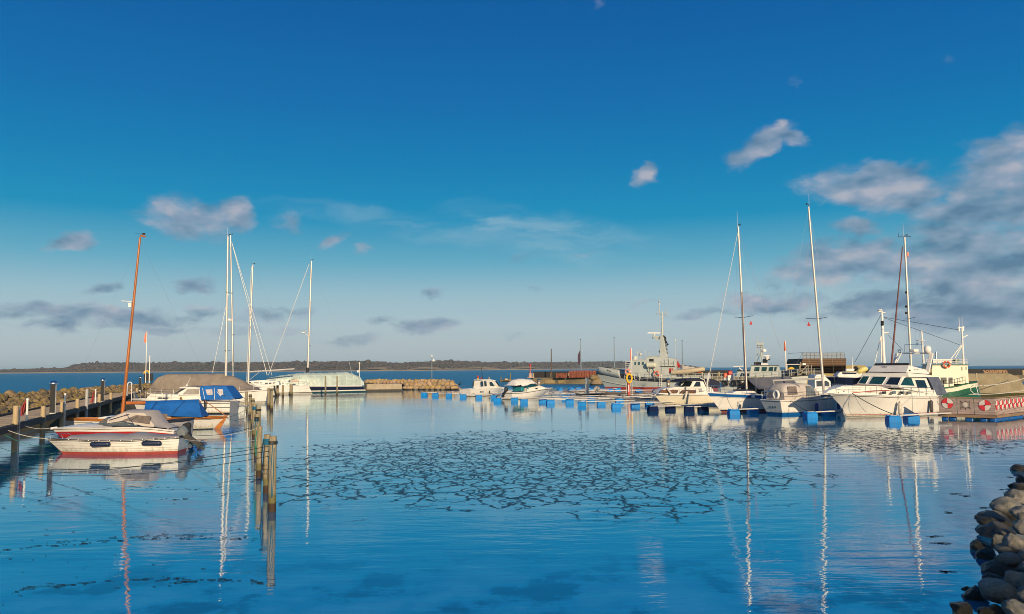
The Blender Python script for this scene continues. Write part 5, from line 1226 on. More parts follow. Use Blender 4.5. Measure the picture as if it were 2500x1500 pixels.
# ---------------------------------------------------------------- floating jetty
J0 = W(1388, 963.5); J1 = W(2296, 1001); jdir = (J1 - J0).normalized(); jper = Vector((-jdir.y, jdir.x, 0)); jper = jper if jper.x > 0 else -jper
FD = Vector((.91, .42, 0)).normalized()
fj = thing('floating_jetty', 'low brown floating jetty that the blue-floated booms run out from', 'jetty', J0, math.atan2(jdir.y, jdir.x)); JLN = (J1 - J0).length
PON = mat('pontoon_decking', (.28, .205, .14), .85, var=.35, scale=1.5)
b = MB(); i = 0.0; sy = 1 if Matrix.Rotation(math.atan2(jdir.y, jdir.x), 3, 'Z') @ Vector((0, 1, 0)) @ jper > 0 else -1
while i < JLN: b.box((i + .1, sy * 1.1, .50 + rm.uniform(-.008, .008)), (.18, 2.2, .05)); i += .2
b.build('decking', PON, fj)
b = MB()
for y in (.05, 2.15): b.box((JLN / 2, sy * y, .34), (JLN, .1, .26))
b.build('side_beam', mat('pontoon_beam', (.30, .225, .15), .85, var=.4, scale=.8), fj)
i = 2.0
while i < JLN - 3:
    b = MB(); b.box((0, 0, 0), (3.6, 1.9, .6)); b.build('pontoon', mat('pontoon_concrete', (.16, .14, .11), .9, var=.3), fj, bevel=.05, loc=(i + 1.5, sy * 1.1, .1)); i += 6.0
# ---------------------------------------------------------------- booms with blue floats
def float_mesh(seed, m):
    r = random.Random(seed); b = MB(); k = .46
    b.grid([[(-k, -k, -.25), (k, -k, -.25), (k, k, -.25), (-k, k, -.25)], [(-k, -k, .22), (k, -k, .22), (k, k, .22), (-k, k, .22)], [(-k * .93, -k * .93, .40), (k * .93, -k * .93, .40), (k * .93, k * .93, .40), (-k * .93, k * .93, .40)]], close=True)
    b.add([(-k * .93, -k * .93, .40), (k * .93, -k * .93, .40), (k * .93, k * .93, .40), (-k * .93, k * .93, .40)], [(0, 1, 2, 3)])
    for y in (-.3, .3): b.box((0, y, .44), (.8, .16, .1))
    for x in (-.44, .44): b.box((x, 0, .30), (.06, .1, .5))
    o = b.build('float', m, None, bevel=.035); return o
def mk_float(parent, m, x, y, seed, rz=0.0, z=0.0, sc=1.0):
    o = float_mesh(seed, m); o.parent = parent; o.location = (x, y, z); o.rotation_euler = (0, 0, rz); o.scale = (sc, sc, sc); return o
BOOMM = mat('white_boom_paint', (.62, .60, .56), .45, var=.2, scale=.7, dirt=.45, dcol=(.24, .2, .14))
PAIRS = [((1036, 966), (1063, 967.8)), ((1096, 969), (1131, 971.5)), ((1169, 973.5), (1206, 974)), ((1215, 981.5), (1256, 980.5)), ((1279.4, 984.8), (1325, 982.7)), ((1343.6, 986.7), (1390.7, 986)),
         ((1420.6, 991.6), (1467.5, 989.6)), ((1504, 996.4), (1550.8, 993.5)), ((1593.6, 1004.5), (1636.5, 1001)), ((1682.5, 1006), (1716.5, 1004)), ((1791, 1013), (1838, 1008)), ((1978, 1020.5), (2023.6, 1015)), ((2181, 1030.5), (2224.6, 1026))]
MID = {5: (1380, 975), 6: (1444, 978), 7: (1512, 983.5), 8: (1586, 991.6)}
NM = ['outermost boom with pale blue floats beyond the small pilothouse boat', 'boom with blue floats under the stern of the small pilothouse boat', 'boom with blue floats right below the small pilothouse boat', 'boom with blue floats at the outboard of the cuddy boat',
      'boom with blue floats in front of the cuddy boat, one float saddle shaped', 'boom with blue floats just right of the cuddy boat', 'boom with blue floats in front of the steel power pillar', 'boom with blue floats in front of the lifebuoy post',
      'boom with navy floats under the cream cruiser bow', 'boom with navy floats under the cream cruiser midships', 'boom with blue floats at the blue striped yacht', 'boom with blue floats between beige-hooded yacht and flybridge yacht', 'boom with blue floats alongside the flybridge yacht']
for k, (pa, pb) in enumerate(PAIRS):
    ga, gb = W(*pa), W(*pb); d = FD
    den = jdir.x * d.y - jdir.y * d.x; rr0 = J0 - ga; ln = (jdir.x * rr0.y - jdir.y * rr0.x) / den; ln = max(4, ln)
    ang = math.atan2(d.y, d.x); t_ = thing('mooring_boom', NM[k], 'mooring boom', ga, ang, 'mooring booms of the floating jetty')
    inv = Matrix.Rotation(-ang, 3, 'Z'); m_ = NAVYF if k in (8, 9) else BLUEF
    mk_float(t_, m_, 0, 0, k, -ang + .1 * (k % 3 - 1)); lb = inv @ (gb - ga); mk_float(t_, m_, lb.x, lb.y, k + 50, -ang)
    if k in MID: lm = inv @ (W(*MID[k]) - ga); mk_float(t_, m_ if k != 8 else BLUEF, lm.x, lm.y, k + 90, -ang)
    b = MB(); b.tube([(-.3, 0, .46), (ln, 0, .50)], .055, 8); b.build('spar', BOOMM, t_)
    b = MB(); b.tube([(lb.x - .3, lb.y, .44), (max(lb.x + 3, ln + .3), lb.y + .8, .48)], .04, 8); b.build('spar', BOOMM, t_)
    b = MB()
    for q in range(2, int(ln), 3): b.tube([(q, 0, .5), (min(ln, q + 1.2), lb.y * min(1, q / 4), .5)], .025, 5)
    b.build('brace', STEEL, t_)
# booms on the far side of the jetty
FAR = [((1367, 952), 'far side boom with blue floats, leftmost behind the floating jetty'), ((1394, 954), 'far side boom with blue floats, second behind the floating jetty'), ((1412, 953.5), 'far side boom with blue floats left of the steel pillar'), ((1441, 955.2), 'far side boom with blue floats just right of the steel pillar'),
       ((1489, 956.8), 'far side boom with blue floats right of the cable drum'), ((1508, 955.2), 'far side boom with blue floats left of the lifebuoy post'), ((1559, 959.2), 'far side boom with blue floats right of the lifebuoy post'), ((1600, 959.3), 'far side boom with blue floats by the cream cruiser bow')]
for k, (pa, lab) in enumerate(FAR):
    ga = W(*pa); rr0 = ga - J0; s_ = rr0.dot(jdir); foot = J0 + jdir * max(.5, s_ - 3.0); d = (foot - ga); ln = d.length; ang = math.atan2(d.y, d.x)
    t_ = thing('mooring_boom', lab, 'mooring boom', ga, ang, 'mooring booms of the floating jetty')
    mk_float(t_, BLUEF, 0, 0, k + 30, -ang, sc=1.15)
    b = MB(); b.tube([(0, 0, .46), (max(3, ln - 1.5), 0, .5)], .075, 8); b.build('spar', BOOMM, t_)
# ---------------------------------------------------------------- furniture on the floating jetty
def on_jetty(px, py): return W(px, py, .53)
g = on_jetty(1433, 962); h = (962 - 924) * g.y / F
t_ = thing('power_pillar', 'tall square brushed steel power pillar on the floating jetty', 'power pillar', g, .5)
b = MB(); b.box((0, 0, h / 2), (.40, .34, h)); b.build('body', STEEL, t_, bevel=.01)
b = MB(); b.box((0, 0, h + .04), (.44, .38, .08)); b.build('cap', mat('blue_cap', (.05, .12, .2), .3), t_)
g = on_jetty(1458, 961); t_ = thing('cable_drum', 'round grey cable drum on a stand on the floating jetty', 'cable drum', g, -.5)
RY = Matrix.Rotation(math.pi / 2, 3, 'X')
b = MB(); r_ = .40
for y in (-.16, .12): b.lathe([(.05, y), (r_, y), (r_, y + .04), (.05, y + .04)], c=(0, 0, .62), n=24, M=RY)
b.lathe([(.2, -.14), (.2, .14)], c=(0, 0, .62), n=14, M=RY); b.build('drum', mat('grey_drum', (.42, .40, .37), .6, var=.1), t_)
b = MB(); b.bar((-.25, -.2, 0), (0, -.2, .62), .05, .05); b.bar((.25, -.2, 0), (0, -.2, .62), .05, .05); b.bar((-.25, .2, 0), (0, .2, .62), .05, .05); b.bar((.25, .2, 0), (0, .2, .62), .05, .05); b.build('stand', STEEL, t_)
for (px, by, ty, lab) in ((1631.7, 950, 925, 'blue capped power pillar with white label, left of the cream cruiser windscreen'), (1316, 951, 924, 'blue capped power pillar with white labels behind the cuddy boat')):
    g = on_jetty(px, 962 if px > 1500 else 960); g = WY(px, by, g.y); g.z = .53; h = CAM_H - (ty - 899) * g.y / F - .53
    t_ = thing('power_pillar', lab, 'power pillar', g, .3)
    b = MB(); b.box((0, 0, (h - .2) / 2), (.38, .34, h - .2)); b.build('body', mat('brown_pillar', (.16, .12, .09), .5), t_, bevel=.01)
    b = MB(); b.lathe([(.26, h - .22), (.3, h - .15), (.22, h - .03), (.02, h)], n=12); b.build('cap', mat('blue_pillar_cap', (.02, .1, .22), .3), t_)
    b = MB()
    for z in ((h * .62,) if px > 1500 else (h * .7, h * .5, h * .32)): b.box((-.05, -.18, z), (.24, .03, .24 if px > 1500 else .14))
    b.build('label_plate', WPAINT, t_)
g = on_jetty(1541, 966); t_ = thing('rescue_post', 'white rescue post with yellow lifebuoy, red box and orange tipped boathook on the floating jetty', 'rescue post', g, .15); k = g.y / F
b = MB(); b.box((-.30, .05, .85), (.34, .28, 1.7)); b.build('red_box', mat('red_box', (.42, .05, .03), .6, var=.15), t_, bevel=.02)
b = MB(); b.box((-.10, -.115, .95), (.012, .012, 1.6)); b.plate([(-.4, -.115, .5), (-.3, -.115, .5), (-.3, -.115, 1.4), (-.4, -.115, 1.4)], .012); b.build('label_plate', WPAINT, t_)
b = MB()
hs = []
for i in range(25):
    a = -math.pi * .5 + math.pi * 2 * i / 24
    hs.append((-.27 + .36 * math.cos(a), -.16, 2.25 + .56 * math.sin(a) + .12 * (math.cos(a) ** 2 if math.sin(a) < 0 else 0)))
b.tube(hs, .12, 8, cap=False); b.build('lifebuoy', YELLOW, t_)
dt = RAYPX(1544.6, 850); zt = CAM_H + dt.z / dt.y * g.y - .53
b = MB(); b.tube([(.12, 0, 0), (.14, 0, zt)], .045, 6); b.build('pole', WPAINT, t_)
b = MB(); b.tube([(-.02, -.03, zt - 1.6), (-.01, -.03, zt - .1)], [.06, .055], 6); b.build('orange_tip', ORANGE, t_)
b = MB()
for x in (-.62, .1): b.tube([(x, .15, .3), (x, .15, 4.6)], .03, 5)
z = 2.8
while z < 4.6: b.tube([(-.62, .15, z), (.1, .15, z)], .022, 5); z += .28
b.build('ladder', WPAINT, t_)
# ---------------------------------------------------------------- small pilothouse boat
Pb = Boat('pilothouse_boat', 'small white pilothouse boat with upright cabin, bow to the right', 'motorboat', W(1139, 968.8), W(1218, 964.5))
Bm = 2.5
sh = sorted([Pb.q(z7(785, 440), 1.0)] + Pb.qs(z7, [(900, 440), (1060, 432), (1200, 420)], 1.2) + [Pb.q(z7(1438, 408))]); bw = sh[-1]
hd = [(t_, y * Bm / 2) for t_, y in beam(.85, n=2.2)]; hw = [(t_, y * Bm / 2 * .85) for t_, y in beam(.8, n=1.6)]
hull(Pb, sh, hd, hw, [(-.4, 0), (1.5, -.55)], [(-.4, Pb.L - .4), (0, Pb.L), (bw[1], bw[0])], [('s', 0), ('s', .1), ('s', .14), ('f', .5), ('z', .05), ('z', 0)], [WHITE, DARK], [0, 0, 0, 0, 1, 1], rail=WPAINT, rail_r=.04)
o_, wq = cabin(Pb, Pb.qs(z7, [(1065, 430), (1070, 300), (1255, 305), (1310, 395), (1420, 410), (1420, 440)], .4), .95, .75, 'wheelhouse', WHITE, fx=[(Pb.q(z7(1290, 400))[0], 1), (bw[0], .25)])
o2, _w = cabin(Pb, Pb.qs(z7, [(1050, 302), (1060, 290), (1180, 288), (1262, 302), (1250, 312)], .3), .85, .8, 'roof', WHITE)
for w4 in ([(1088, 318), (1118, 318), (1118, 395), (1088, 395)], [(1135, 316), (1168, 316), (1168, 392), (1135, 392)], [(1212, 325), (1250, 328), (1285, 388), (1225, 384)]): sidewin(Pb, Pb.qs(z7, w4, .9), wq, GLASS)
f0, f1 = Pb.q(z7(1308, 390)), Pb.q(z7(1258, 315)); b = MB(); b.plate([(f0[0] + .03, -.7, f0[1]), (f0[0] + .03, .7, f0[1]), (f1[0] + .03, .62, f1[1]), (f1[0] + .03, -.62, f1[1])], .02); b.build('windscreen', GLASS, Pb.o)
b = MB(); m0, m1 = Pb.q(z7(1100, 290)), Pb.q(z7(1085, 102)); b.tube([(m0[0], 0, m0[1]), (m1[0], 0, m1[1])], [.05, .03], 6); b.build('mast', DARK, Pb.o)
b = MB(); m2 = Pb.q(z7(1104, 270)); b.ball((m2[0], .3, m2[1]), .14, 8); b.build('port_lamp', RED, Pb.o)
b = MB(); m2 = Pb.q(z7(1200, 270)); b.tube([(m2[0], 0, m2[1] - .2), (m2[0], 0, m2[1] + .2)], .09, 8); b.build('horn', PILE, Pb.o)
rails(Pb, [bw[0] - .25 - k * .7 for k in range(5)], lambda x: smooth(hd, (x - sh[0][0]) / (bw[0] - sh[0][0])) * .9, lambda x: smooth(sh, x), .55)
b = MB(); s0 = sh[0]
for sg in (1, -1): b.tube([(s0[0] + .1, sg * 1.0, s0[1]), (s0[0] + .1, sg * 1.0, s0[1] + .55), (s0[0] + 2.2, sg * 1.1, s0[1] + .4), (s0[0] + 2.3, sg * 1.1, s0[1])], .02, 5)
b.tube([(s0[0] + .1, -1, s0[1] + .55), (s0[0] + .1, 1, s0[1] + .55)], .02, 5); b.build('stern_rail', STEEL, Pb.o)
b = MB(); xx, zz = Pb.q(z7(1090, 485), 1.2)
for dx in (-.5, -.15, .15): b.plate([(xx + dx, Pb.near * 1.27, zz), (xx + dx + .16, Pb.near * 1.27, zz), (xx + dx + .2, Pb.near * 1.27, zz + .18), (xx + dx + .04, Pb.near * 1.27, zz + .2)], .02)
b.build('hull_marks', DARK, Pb.o)
x, z = Pb.q(z7(1203, 485), 1.3); fender(Pb.w(x, Pb.near * 1.36, z), (0, 0, 1), .55, .1, BLACK, 'small dark fender on the side of the pilothouse boat', Pb.w(x, Pb.near * 1.2, sh[2][1]), group='fenders')
# ---------------------------------------------------------------- cuddy boat with white canvas
Cu = Boat('cuddy_boat', 'white cuddy motorboat with bunched white canvas top and black outboard, bow to the right', 'motorboat', W(1237, 976), W(1318, 972))
Bm = 2.5
sh = sorted([Cu.q(a8(0, 392), 1.0)] + Cu.qs(a8, [(250, 385), (500, 360), (800, 318)], 1.2) + [Cu.q(a8(1000, 288), .8), Cu.q(a8(1178, 272))]); bw = sh[-1]
hd = [(t_, y * Bm / 2) for t_, y in beam(.88, n=2.4)]; hw = [(t_, y * Bm / 2 * .82) for t_, y in beam(.85, n=1.6)]
hull(Cu, sh, hd, hw, [(-.4, .1), (1.2, -.1)], [(-.4, Cu.L - .4), (0, Cu.L), (bw[1], bw[0])], [('s', 0), ('s', .10), ('s', .17), ('f', .5), ('z', .04), ('z', 0)], [WHITE, DARK], [0, 1, 0, 0, 1, 1], rail=WPAINT, rail_r=.045)
o_, wq = cabin(Cu, Cu.qs(a8, [(480, 365), (500, 270), (620, 240), (770, 220), (870, 228), (960, 265), (1150, 275), (1150, 300)], .4), .98, .72, 'cuddy', WHITE, fx=[(Cu.q(a8(870, 300))[0], 1), (bw[0], .2)])
sidewin(Cu, Cu.qs(a8, [(775, 275), (830, 270), (828, 295), (775, 297)], .9), wq, GLASS)
b = MB(); wl = Cu.qs(a8, [(345, 240), (590, 155), (700, 185), (750, 225), (560, 252)], .5)
for sg in (1, -1): b.plate([(x, sg * (.95 - .2 * (z - wl[0][1])), z) for x, z in wl], .015)
ws = b.build('windscreen', GLASSG, Cu.o)
b = MB(); b.box((Cu.q(a8(355, 300))[0], 0, Cu.q(a8(355, 300))[1]), (.7, 1.6, .55)); b.box((Cu.q(a8(470, 300))[0], 0, Cu.q(a8(470, 300))[1] - .02), (.35, 1.7, .5)); b.build('seats', mat('teal_cover', (.01, .2, .24), .7, var=.2), Cu.o, bevel=.05)
b = MB(); cpts = Cu.qs(a8, [(148, 208), (190, 140), (235, 75), (375, 42), (600, 62), (680, 130), (752, 212)], 0); rows = []
for i in range(25):
    u = i / 24 * 6; k = min(5, int(u)); x = cpts[k][0] + (cpts[k + 1][0] - cpts[k][0]) * (u - k); z = cpts[k][1] + (cpts[k + 1][1] - cpts[k][1]) * (u - k); row = []
    zlow = interp([(p[0], p[1]) for p in Cu.qs(a8, [(148, 214), (255, 195), (340, 228), (400, 205), (590, 150), (752, 214)], 0)], x)
    for j in range(15):
        f = -1 + j / 7; a = abs(f); row.append((x + .05 * math.sin(j * 2.1), f * 1.05, zlow - .03 + (max(.04, z - zlow)) * (1 - a ** 3) + .05 * math.sin(i * 2.3 + j * .7) * (a > .2) * (z > zlow + .1)))
    rows.append(row)
b.grid(rows); b.build('canvas_top', WCANV, Cu.o, ang=60)
b = MB(); p0_, p1_ = Cu.q(a8(330, 250)), Cu.q(a8(300, 345))
for sg in (1, -1):
    for P1, P2 in (((340, 250), (600, 150)), ((420, 360), (440, 210)), ((500, 265), (700, 160))): A1, C1 = Cu.q(a8(*P1)), Cu.q(a8(*P2)); b.tube([(A1[0], sg * .98, A1[1]), (C1[0], sg * .8, C1[1])], .018, 5)
b.build('canvas_frame', STEEL, Cu.o)
mm = Cu.q(z7(1385, 480)); outboard(Cu, (.0, 0, sh[0][1] + .1), .5, 35, cowl_m=BLACK, sc=1.0)
b = MB(); b.tube([(bw[0] - .1, 0, bw[1]), (bw[0] - .1, 0, bw[1] + .25), (bw[0] - .8, .45, bw[1] + .3), (bw[0] - 2.2, .9, bw[1] + .15), (bw[0] - 2.3, .92, bw[1] - .1)], .018, 5); b.tube([(bw[0] - .1, 0, bw[1] + .25), (bw[0] - .8, -.45, bw[1] + .3), (bw[0] - 2.2, -.9, bw[1] + .15), (bw[0] - 2.3, -.92, bw[1] - .1)], .018, 5); b.build('bow_rail', STEEL, Cu.o)
# ---------------------------------------------------------------- grey patrol ship
N = Boat('patrol_ship', 'grey naval patrol ship with tall lattice-topped mast, red waterline and orange lifebuoys', 'patrol ship', W(1748, 951.3), W(1479, 950.0))
Bm = 5.6
sh = sorted(N.qs(z8, [(2350, 1052), (2000, 1052), (1800, 1048), (1600, 1040), (1440, 1031)], 2.4) + [N.q(z8(1240, 1003), 2.0), N.q(z8(1100, 975), 1.0), N.q(z8(974, 951))]); bw = sh[-1]
hd = [(t_, y * Bm / 2) for t_, y in beam(.82, n=2.3, tmid=.35)]; hw = [(t_, y * Bm / 2 * .9) for t_, y in beam(.8, n=1.7, tmid=.35)]
hull(N, sh, hd, hw, [(-.8, .2), (0, 0), (2.5, -.2)], [(-.8, N.L - .5), (0, N.L), (bw[1] * .5, N.L + (bw[0] - N.L) * .42), (bw[1], bw[0])],
     [('s', 0), ('s', .16), ('f', .55), ('z', .42), ('z', 0)], [SHIPG, BLACK, mat('red_boot_topping', (.42, .045, .03), .5, var=.15)], [1, 0, 0, 2, 2], rail=BLACK, rail_r=.09, deck=mat('grey_deck', (.12, .13, .12), .8), zk=-1)
def wn(x): return smooth(hd, min(1, max(0, (x - sh[0][0]) / (bw[0] - sh[0][0]))))
# spray rail
b = MB()
for sg in (1, -1):
    pts = []
    for k in range(12):
        tt = .62 + .36 * k / 11; z = .5 + 1.15 * (k / 11) ** 1.6; x = interp([(0, N.L), (bw[1], bw[0])], z) * tt; zs = smooth(sh, x); w_ = smooth(hw, tt) + (smooth(hd, tt) - smooth(hw, tt)) * (z / zs) ** .8
        pts.append((x, sg * (w_ + .05), z))
    b.tube(pts, .085, 5)
b.build('spray_rail', SHIPL, N.o)
# bulwark at the bow
bt = sorted([N.q(z8(1010, 872), .6)] + N.qs(z8, [(1110, 888), (1180, 905), (1290, 922), (1330, 930)], 1.6)); xa = N.q(z8(1235, 955), 2.3)[0]
b = MB()
for sg in (1, -1):
    lo, hi = [], []
    for k in range(15):
        u = k / 14; xl = N.q(z8(1255, 1005), 2.2)[0] + (bw[0] - N.q(z8(1255, 1005), 2.2)[0]) * u; xh = xa + (bw[0] + .35 - xa) * u
        wl = wn(xl); lo.append((xl, sg * wl, smooth(sh, xl))); zt = interp(bt, xh) if u < .93 else bt[-1][1] + .02; hi.append((min(xh, bw[0] - .35 + .3 * 0), sg * (max(.06, wl * 1.02 + .03) if u < .99 else .02), zt))
    b.grid([lo, hi])
o = b.build('bulwark', SHIPG, N.o); sm_ = o.modifiers.new('thick', 'SOLIDIFY'); sm_.thickness = .06
b = MB()
for sg in (1, -1): b.tube([(x, sg * (wn(x) * 1.0 + .03), z + .03) for x, z in bt], .035, 5)
b.build('bulwark_cap', DARK, N.o)
dh = N.qs(z8, [(1325, 1012), (1355, 890), (1382, 790), (1570, 782), (1578, 745), (1725, 744), (1830, 762), (1905, 770), (1925, 800), (1935, 1032)], 1.8)
o_, wq = cabin(N, dh, 2.0, 1.7, 'deckhouse', SHIPG)
b = MB(); ed = N.qs(z8, [(1372, 792), (1575, 783), (1574, 777), (1372, 786)], 1.8); b.prism(ed, -1.85, 1.85); b.prism(N.qs(z8, [(1575, 748), (1728, 747), (1728, 741), (1575, 742)], 1.8), -1.85, 1.85); b.build('roof_edge', SHIPL, o_)
for x0_, x1__ in ((1382, 1402), (1425, 1452), (1468, 1497), (1515, 1545)): sidewin(N, N.qs(z8, [(x0_, 812), (x1__, 810), (x1__, 848), (x0_, 850)], 1.9), wq, mat('blue_ship_glass', (.03, .10, .12), .08, var=.4, spec=.9), frame=SHIPL, fw=.08)
sidewin(N, N.qs(z8, [(1605, 776), (1660, 776), (1660, 808), (1605, 808)], 1.9), wq, BLACK, name='vent_opening')
f0, f1 = N.q(z8(1352, 892)), N.q(z8(1381, 800))
for y in (-1.2, -.4, .4, 1.2): b = MB(); b.plate([(f0[0] + (f1[0] - f0[0]) * .5 + .06, y - .3, f0[1] + (f1[1] - f0[1]) * .55), (f0[0] + (f1[0] - f0[0]) * .5 + .06, y + .3, f0[1] + (f1[1] - f0[1]) * .55), (f1[0] + .06, y + .3, f1[1] - .1), (f1[0] + .06, y - .3, f1[1] - .1)], .03); b.build('window', GLASS, o_)
# details of the side: doors, pipes, ladders
b = MB()
for P1, P2 in (((1760, 800), (1760, 1000)), ((1770, 830), (1900, 830)), ((1800, 780), (1800, 850)), ((1850, 770), (1850, 850)), ((1540, 862), (1600, 862)), ((1620, 890), (1620, 1000)), ((1880, 860), (1880, 1020)), ((1910, 800), (1910, 860))):
    A1, C1 = N.q(z8(*P1), 1.95), N.q(z8(*P2), 1.95); b.tube([(A1[0], N.near * 2.02, A1[1]), (C1[0], N.near * 2.02, C1[1])], .045, 5)
pl_ = N.qs(z8, [(1755, 855), (1925, 855), (1925, 862), (1755, 862)], 2.3); b.prism(pl_, N.near * 1.6, N.near * 2.35)
b.build('side_fittings', SHIPL, o_)
b = MB(); q0, q1 = N.q(z8(1582, 850), 2.3), N.q(z8(1690, 850), 2.3); r_ = abs(N.q(z8(1635, 818), 2.3)[1] - N.q(z8(1635, 885), 2.3)[1]) / 2; capp = []
x_a, x_b = sorted((q0[0], q1[0])); n = 12
for i in range(n + 1):
    x = x_a + (x_b - x_a) * i / n; capp.append(((x, N.near * 2.45, q0[1]), r_ * (.86 if i in (0, n) else (1.0 if i % 2 else .93))))
b.tube([p for p, r in capp], [r for p, r in capp], 14); b.bar((x_a + .3, N.near * 2.45, q0[1] - r_), (x_a + .3, N.near * 2.1, q0[1] - r_ - .9), .1, .1); b.bar((x_b - .3, N.near * 2.45, q0[1] - r_), (x_b - .3, N.near * 2.1, q0[1] - r_ - .9), .1, .1)
b.build('liferaft_canister', mat('cream_canister', (.62, .62, .50), .4, var=.08), N.o, ang=30)
# mast tower and pole
tw = N.qs(z8, [(1745, 1000), (1742, 745), (1748, 500), (1768, 483), (1792, 520), (1812, 640), (1832, 745), (1832, 1000)], 0)
b = MB(); b.prism(tw, -.65, .65); tower = b.build('mast_tower', SHIPG, N.o, bevel=.05)
b = MB(); e0, e1 = N.q(z8(1766, 490)), N.q(z8(1768, 205)); b.tube([(e0[0], 0, e0[1]), (e1[0], 0, e1[1])], [.2, .12], 8)
e2 = N.q(z8(1768, 235)); L_ = 64 * N.S.y / F / 4.948
for dx, dy in ((1, .3), (-1, -.3), (.3, 1), (-.3, -1)): b.tube([(e2[0], 0, e2[1]), (e2[0] + dx * L_, dy * L_, e2[1] + .05)], .06, 5); b.tube([(e2[0] + dx * L_, dy * L_, e2[1] - .25), (e2[0] + dx * L_, dy * L_, e2[1] + .5)], .06, 5)
for dx in (-.45, .45): b.tube([(e2[0], 0, e2[1] - 1.3), (e2[0] + dx, .1, e2[1])], .05, 5)
for y, dx in ((290, .35), (330, -.3), (350, .3), (400, -.35), (420, .3), (450, -.3)): e = N.q(z8(1764, y)); b.tube([(e[0], 0, e[1]), (e[0] + dx, 0, e[1])], .04, 5); b.box((e[0] + dx, 0, e[1]), (.2, .2, .25))
l0, l1 = N.q(z8(1731, 205)), N.q(z8(1731, 130)); b.tube([(l0[0], 0, e2[1]), (l1[0], 0, l1[1])], .06, 6); b.tube([(l1[0], 0, l1[1]), (l1[0], 0, l1[1] + .5)], .13, 8); b.ball((l1[0], 0, l1[1] + .8), .22, 8)
l2, l3 = N.q(z8(1808, 230)), N.q(z8(1808, 170)); b.tube([(l2[0], 0, l2[1]), (l3[0], 0, l3[1] + .4)], .04, 5)
b.build('pole_mast', SHIPG, tower, ang=40)
b = MB(); a_ = N.qs(z8, [(1650, 505), (1748, 498), (1748, 520), (1660, 522)], 0); b.prism(a_, -.35, .35); r0 = N.q(z8(1667, 500)); b.lathe([(.22, 0), (.26, .25), (.18, .55)], c=(r0[0], 0, r0[1]), n=10)
for x_, y_, s_ in ((1655, 518, .22), (1700, 535, .3), (1720, 530, .25)): e = N.q(z8(x_, y_)); b.box((e[0], 0, e[1]), (s_ * 1.4, s_, s_ * 1.4))
b.build('radar_platform', SHIPL, tower)
b = MB(); r1_ = N.q(z8(1592, 462)); r2_ = N.q(z8(1738, 462)); b.bar((r1_[0], .3, r1_[1]), (r2_[0], -.3, r2_[1]), .2, .2); b.build('radar_scanner', WPAINT, tower)
b = MB()
for k in range(10): e = N.q(z8(1800 + k * 2, 560 + k * 17)); b.box((e[0] - .12, N.near * .0, e[1]), (.25, .8, .06))
for x_, y_ in ((1815, 575), (1830, 600), (1735, 685), (1738, 690), (1800, 520)): e = N.q(z8(x_, y_)); b.ball((e[0], 0, e[1]), .22, 8)
b.build('lamp_bracket', DARK, tower)
b = MB(); pp = [N.q(z8(*p)) for p in ((1775, 500), (1800, 530), (1798, 560))]; b.tube([(x, .1, z) for x, z in pp], .28, 8); b.build('exhaust_pipe', DARK, tower)
# fore roof fittings
b = MB()
for x_, y0_, y1__ in ((1465, 780, 690), (1500, 780, 700), (1565, 745, 672), (1607, 745, 690), (1485, 780, 675)): e0, e1 = N.q(z8(x_, y0_)), N.q(z8(x_, y1__)); b.tube([(e0[0], 0, e0[1]), (e1[0], 0, e1[1])], .05, 5)
e0, e1 = N.q(z8(1442, 692)), N.q(z8(1490, 692)); b.bar((e0[0], 0, e0[1]), (e1[0], 0, e1[1]), .15, .15); e = N.q(z8(1503, 720)); b.ball((e[0], 0, e[1]), .35, 8); e = N.q(z8(1440, 768)); b.lathe([(.45, -.35), (.5, 0), (.4, .4), (.1, .45)], c=(e[0], .3, e[1]), n=10)
b.build('roof_gear', SHIPL, N.o)
for P, lab in (((1350, 930), 0), ((1697, 955), 1)):
    x, z = N.q(z8(*P), 2.4); t_ = thing('lifebuoy', ('orange lifebuoy on the rail of the grey patrol ship, towards its bow', 'orange lifebuoy on the rail of the grey patrol ship amidships')[lab], 'lifebuoy', N.w(x, N.near * 2.55, z), math.atan2(N.u.y, N.u.x), 'lifebuoys on the patrol ship')
    b = MB(); b.torus((0, 0, 0), .48 if lab else .45, .15, RY, n=20, k=8, mats=[0, 0, 0, 0, 1]); b.build('ring', [mat('orange_lifebuoy', (.72, .12, .05), .5), WPAINT], t_)
N_r = [N.q(z8(1300, 1000), 2.6)[0] - k * 1.55 for k in range(16)]
rails(N, N_r, lambda x: wn(x) * 1.0, lambda x: smooth(sh, x) - .05, 1.55, m=SHIPL, r=.04, wires=(1, .62, .3))
# dark sheet standing for shade in the open deck recess, letters on it
scr = N.qs(z8, [(1240, 958), (1330, 968), (1440, 985), (1560, 1000), (1800, 1012), (1990, 1014), (1990, 1046), (1800, 1044), (1560, 1036), (1265, 1004)], 2.2)
b = MB(); b.prism(scr, lambda x, z: N.near * (wn(x) * .93), lambda x, z: N.near * (wn(x) * .95)); sc_ = b.build('recess_shade_sheet', NAVYC, N.o)
def glyph(pts, P, px_h, off):
    x, z = N.q(z8(*P), 2.6); s_ = px_h
    b = MB()
    for (a0, b0), (c0, d0) in pts: b.bar((x - a0 * s_, N.near * (wn(x) * .95 + .05), z + b0 * s_), (x - c0 * s_, N.near * (wn(x) * .95 + .05), z + d0 * s_), .10, .05)
    b.build('letter', WPAINT, N.o)
glyph([((0, 0), (0, 1)), ((0, 0), (.6, 0))], (1428, 1022), .75, 0); glyph([((0, 0), (.3, 1)), ((.3, 1), (.6, 0)), ((.12, .4), (.48, .4))], (1482, 1028), .7, 0)
b = MB(); rs_ = random.Random(2)
for k in range(7):
    x, z = N.q(z8(1088 + k * 8, 912 + k * 1.6 + rs_.uniform(-2, 2)), 1.7); b.bar((x, N.near * (wn(x) * 1.06 + .1), z), (x - .12, N.near * (wn(x) * 1.06 + .1), z + rs_.uniform(-.25, .25)), .08, .05)
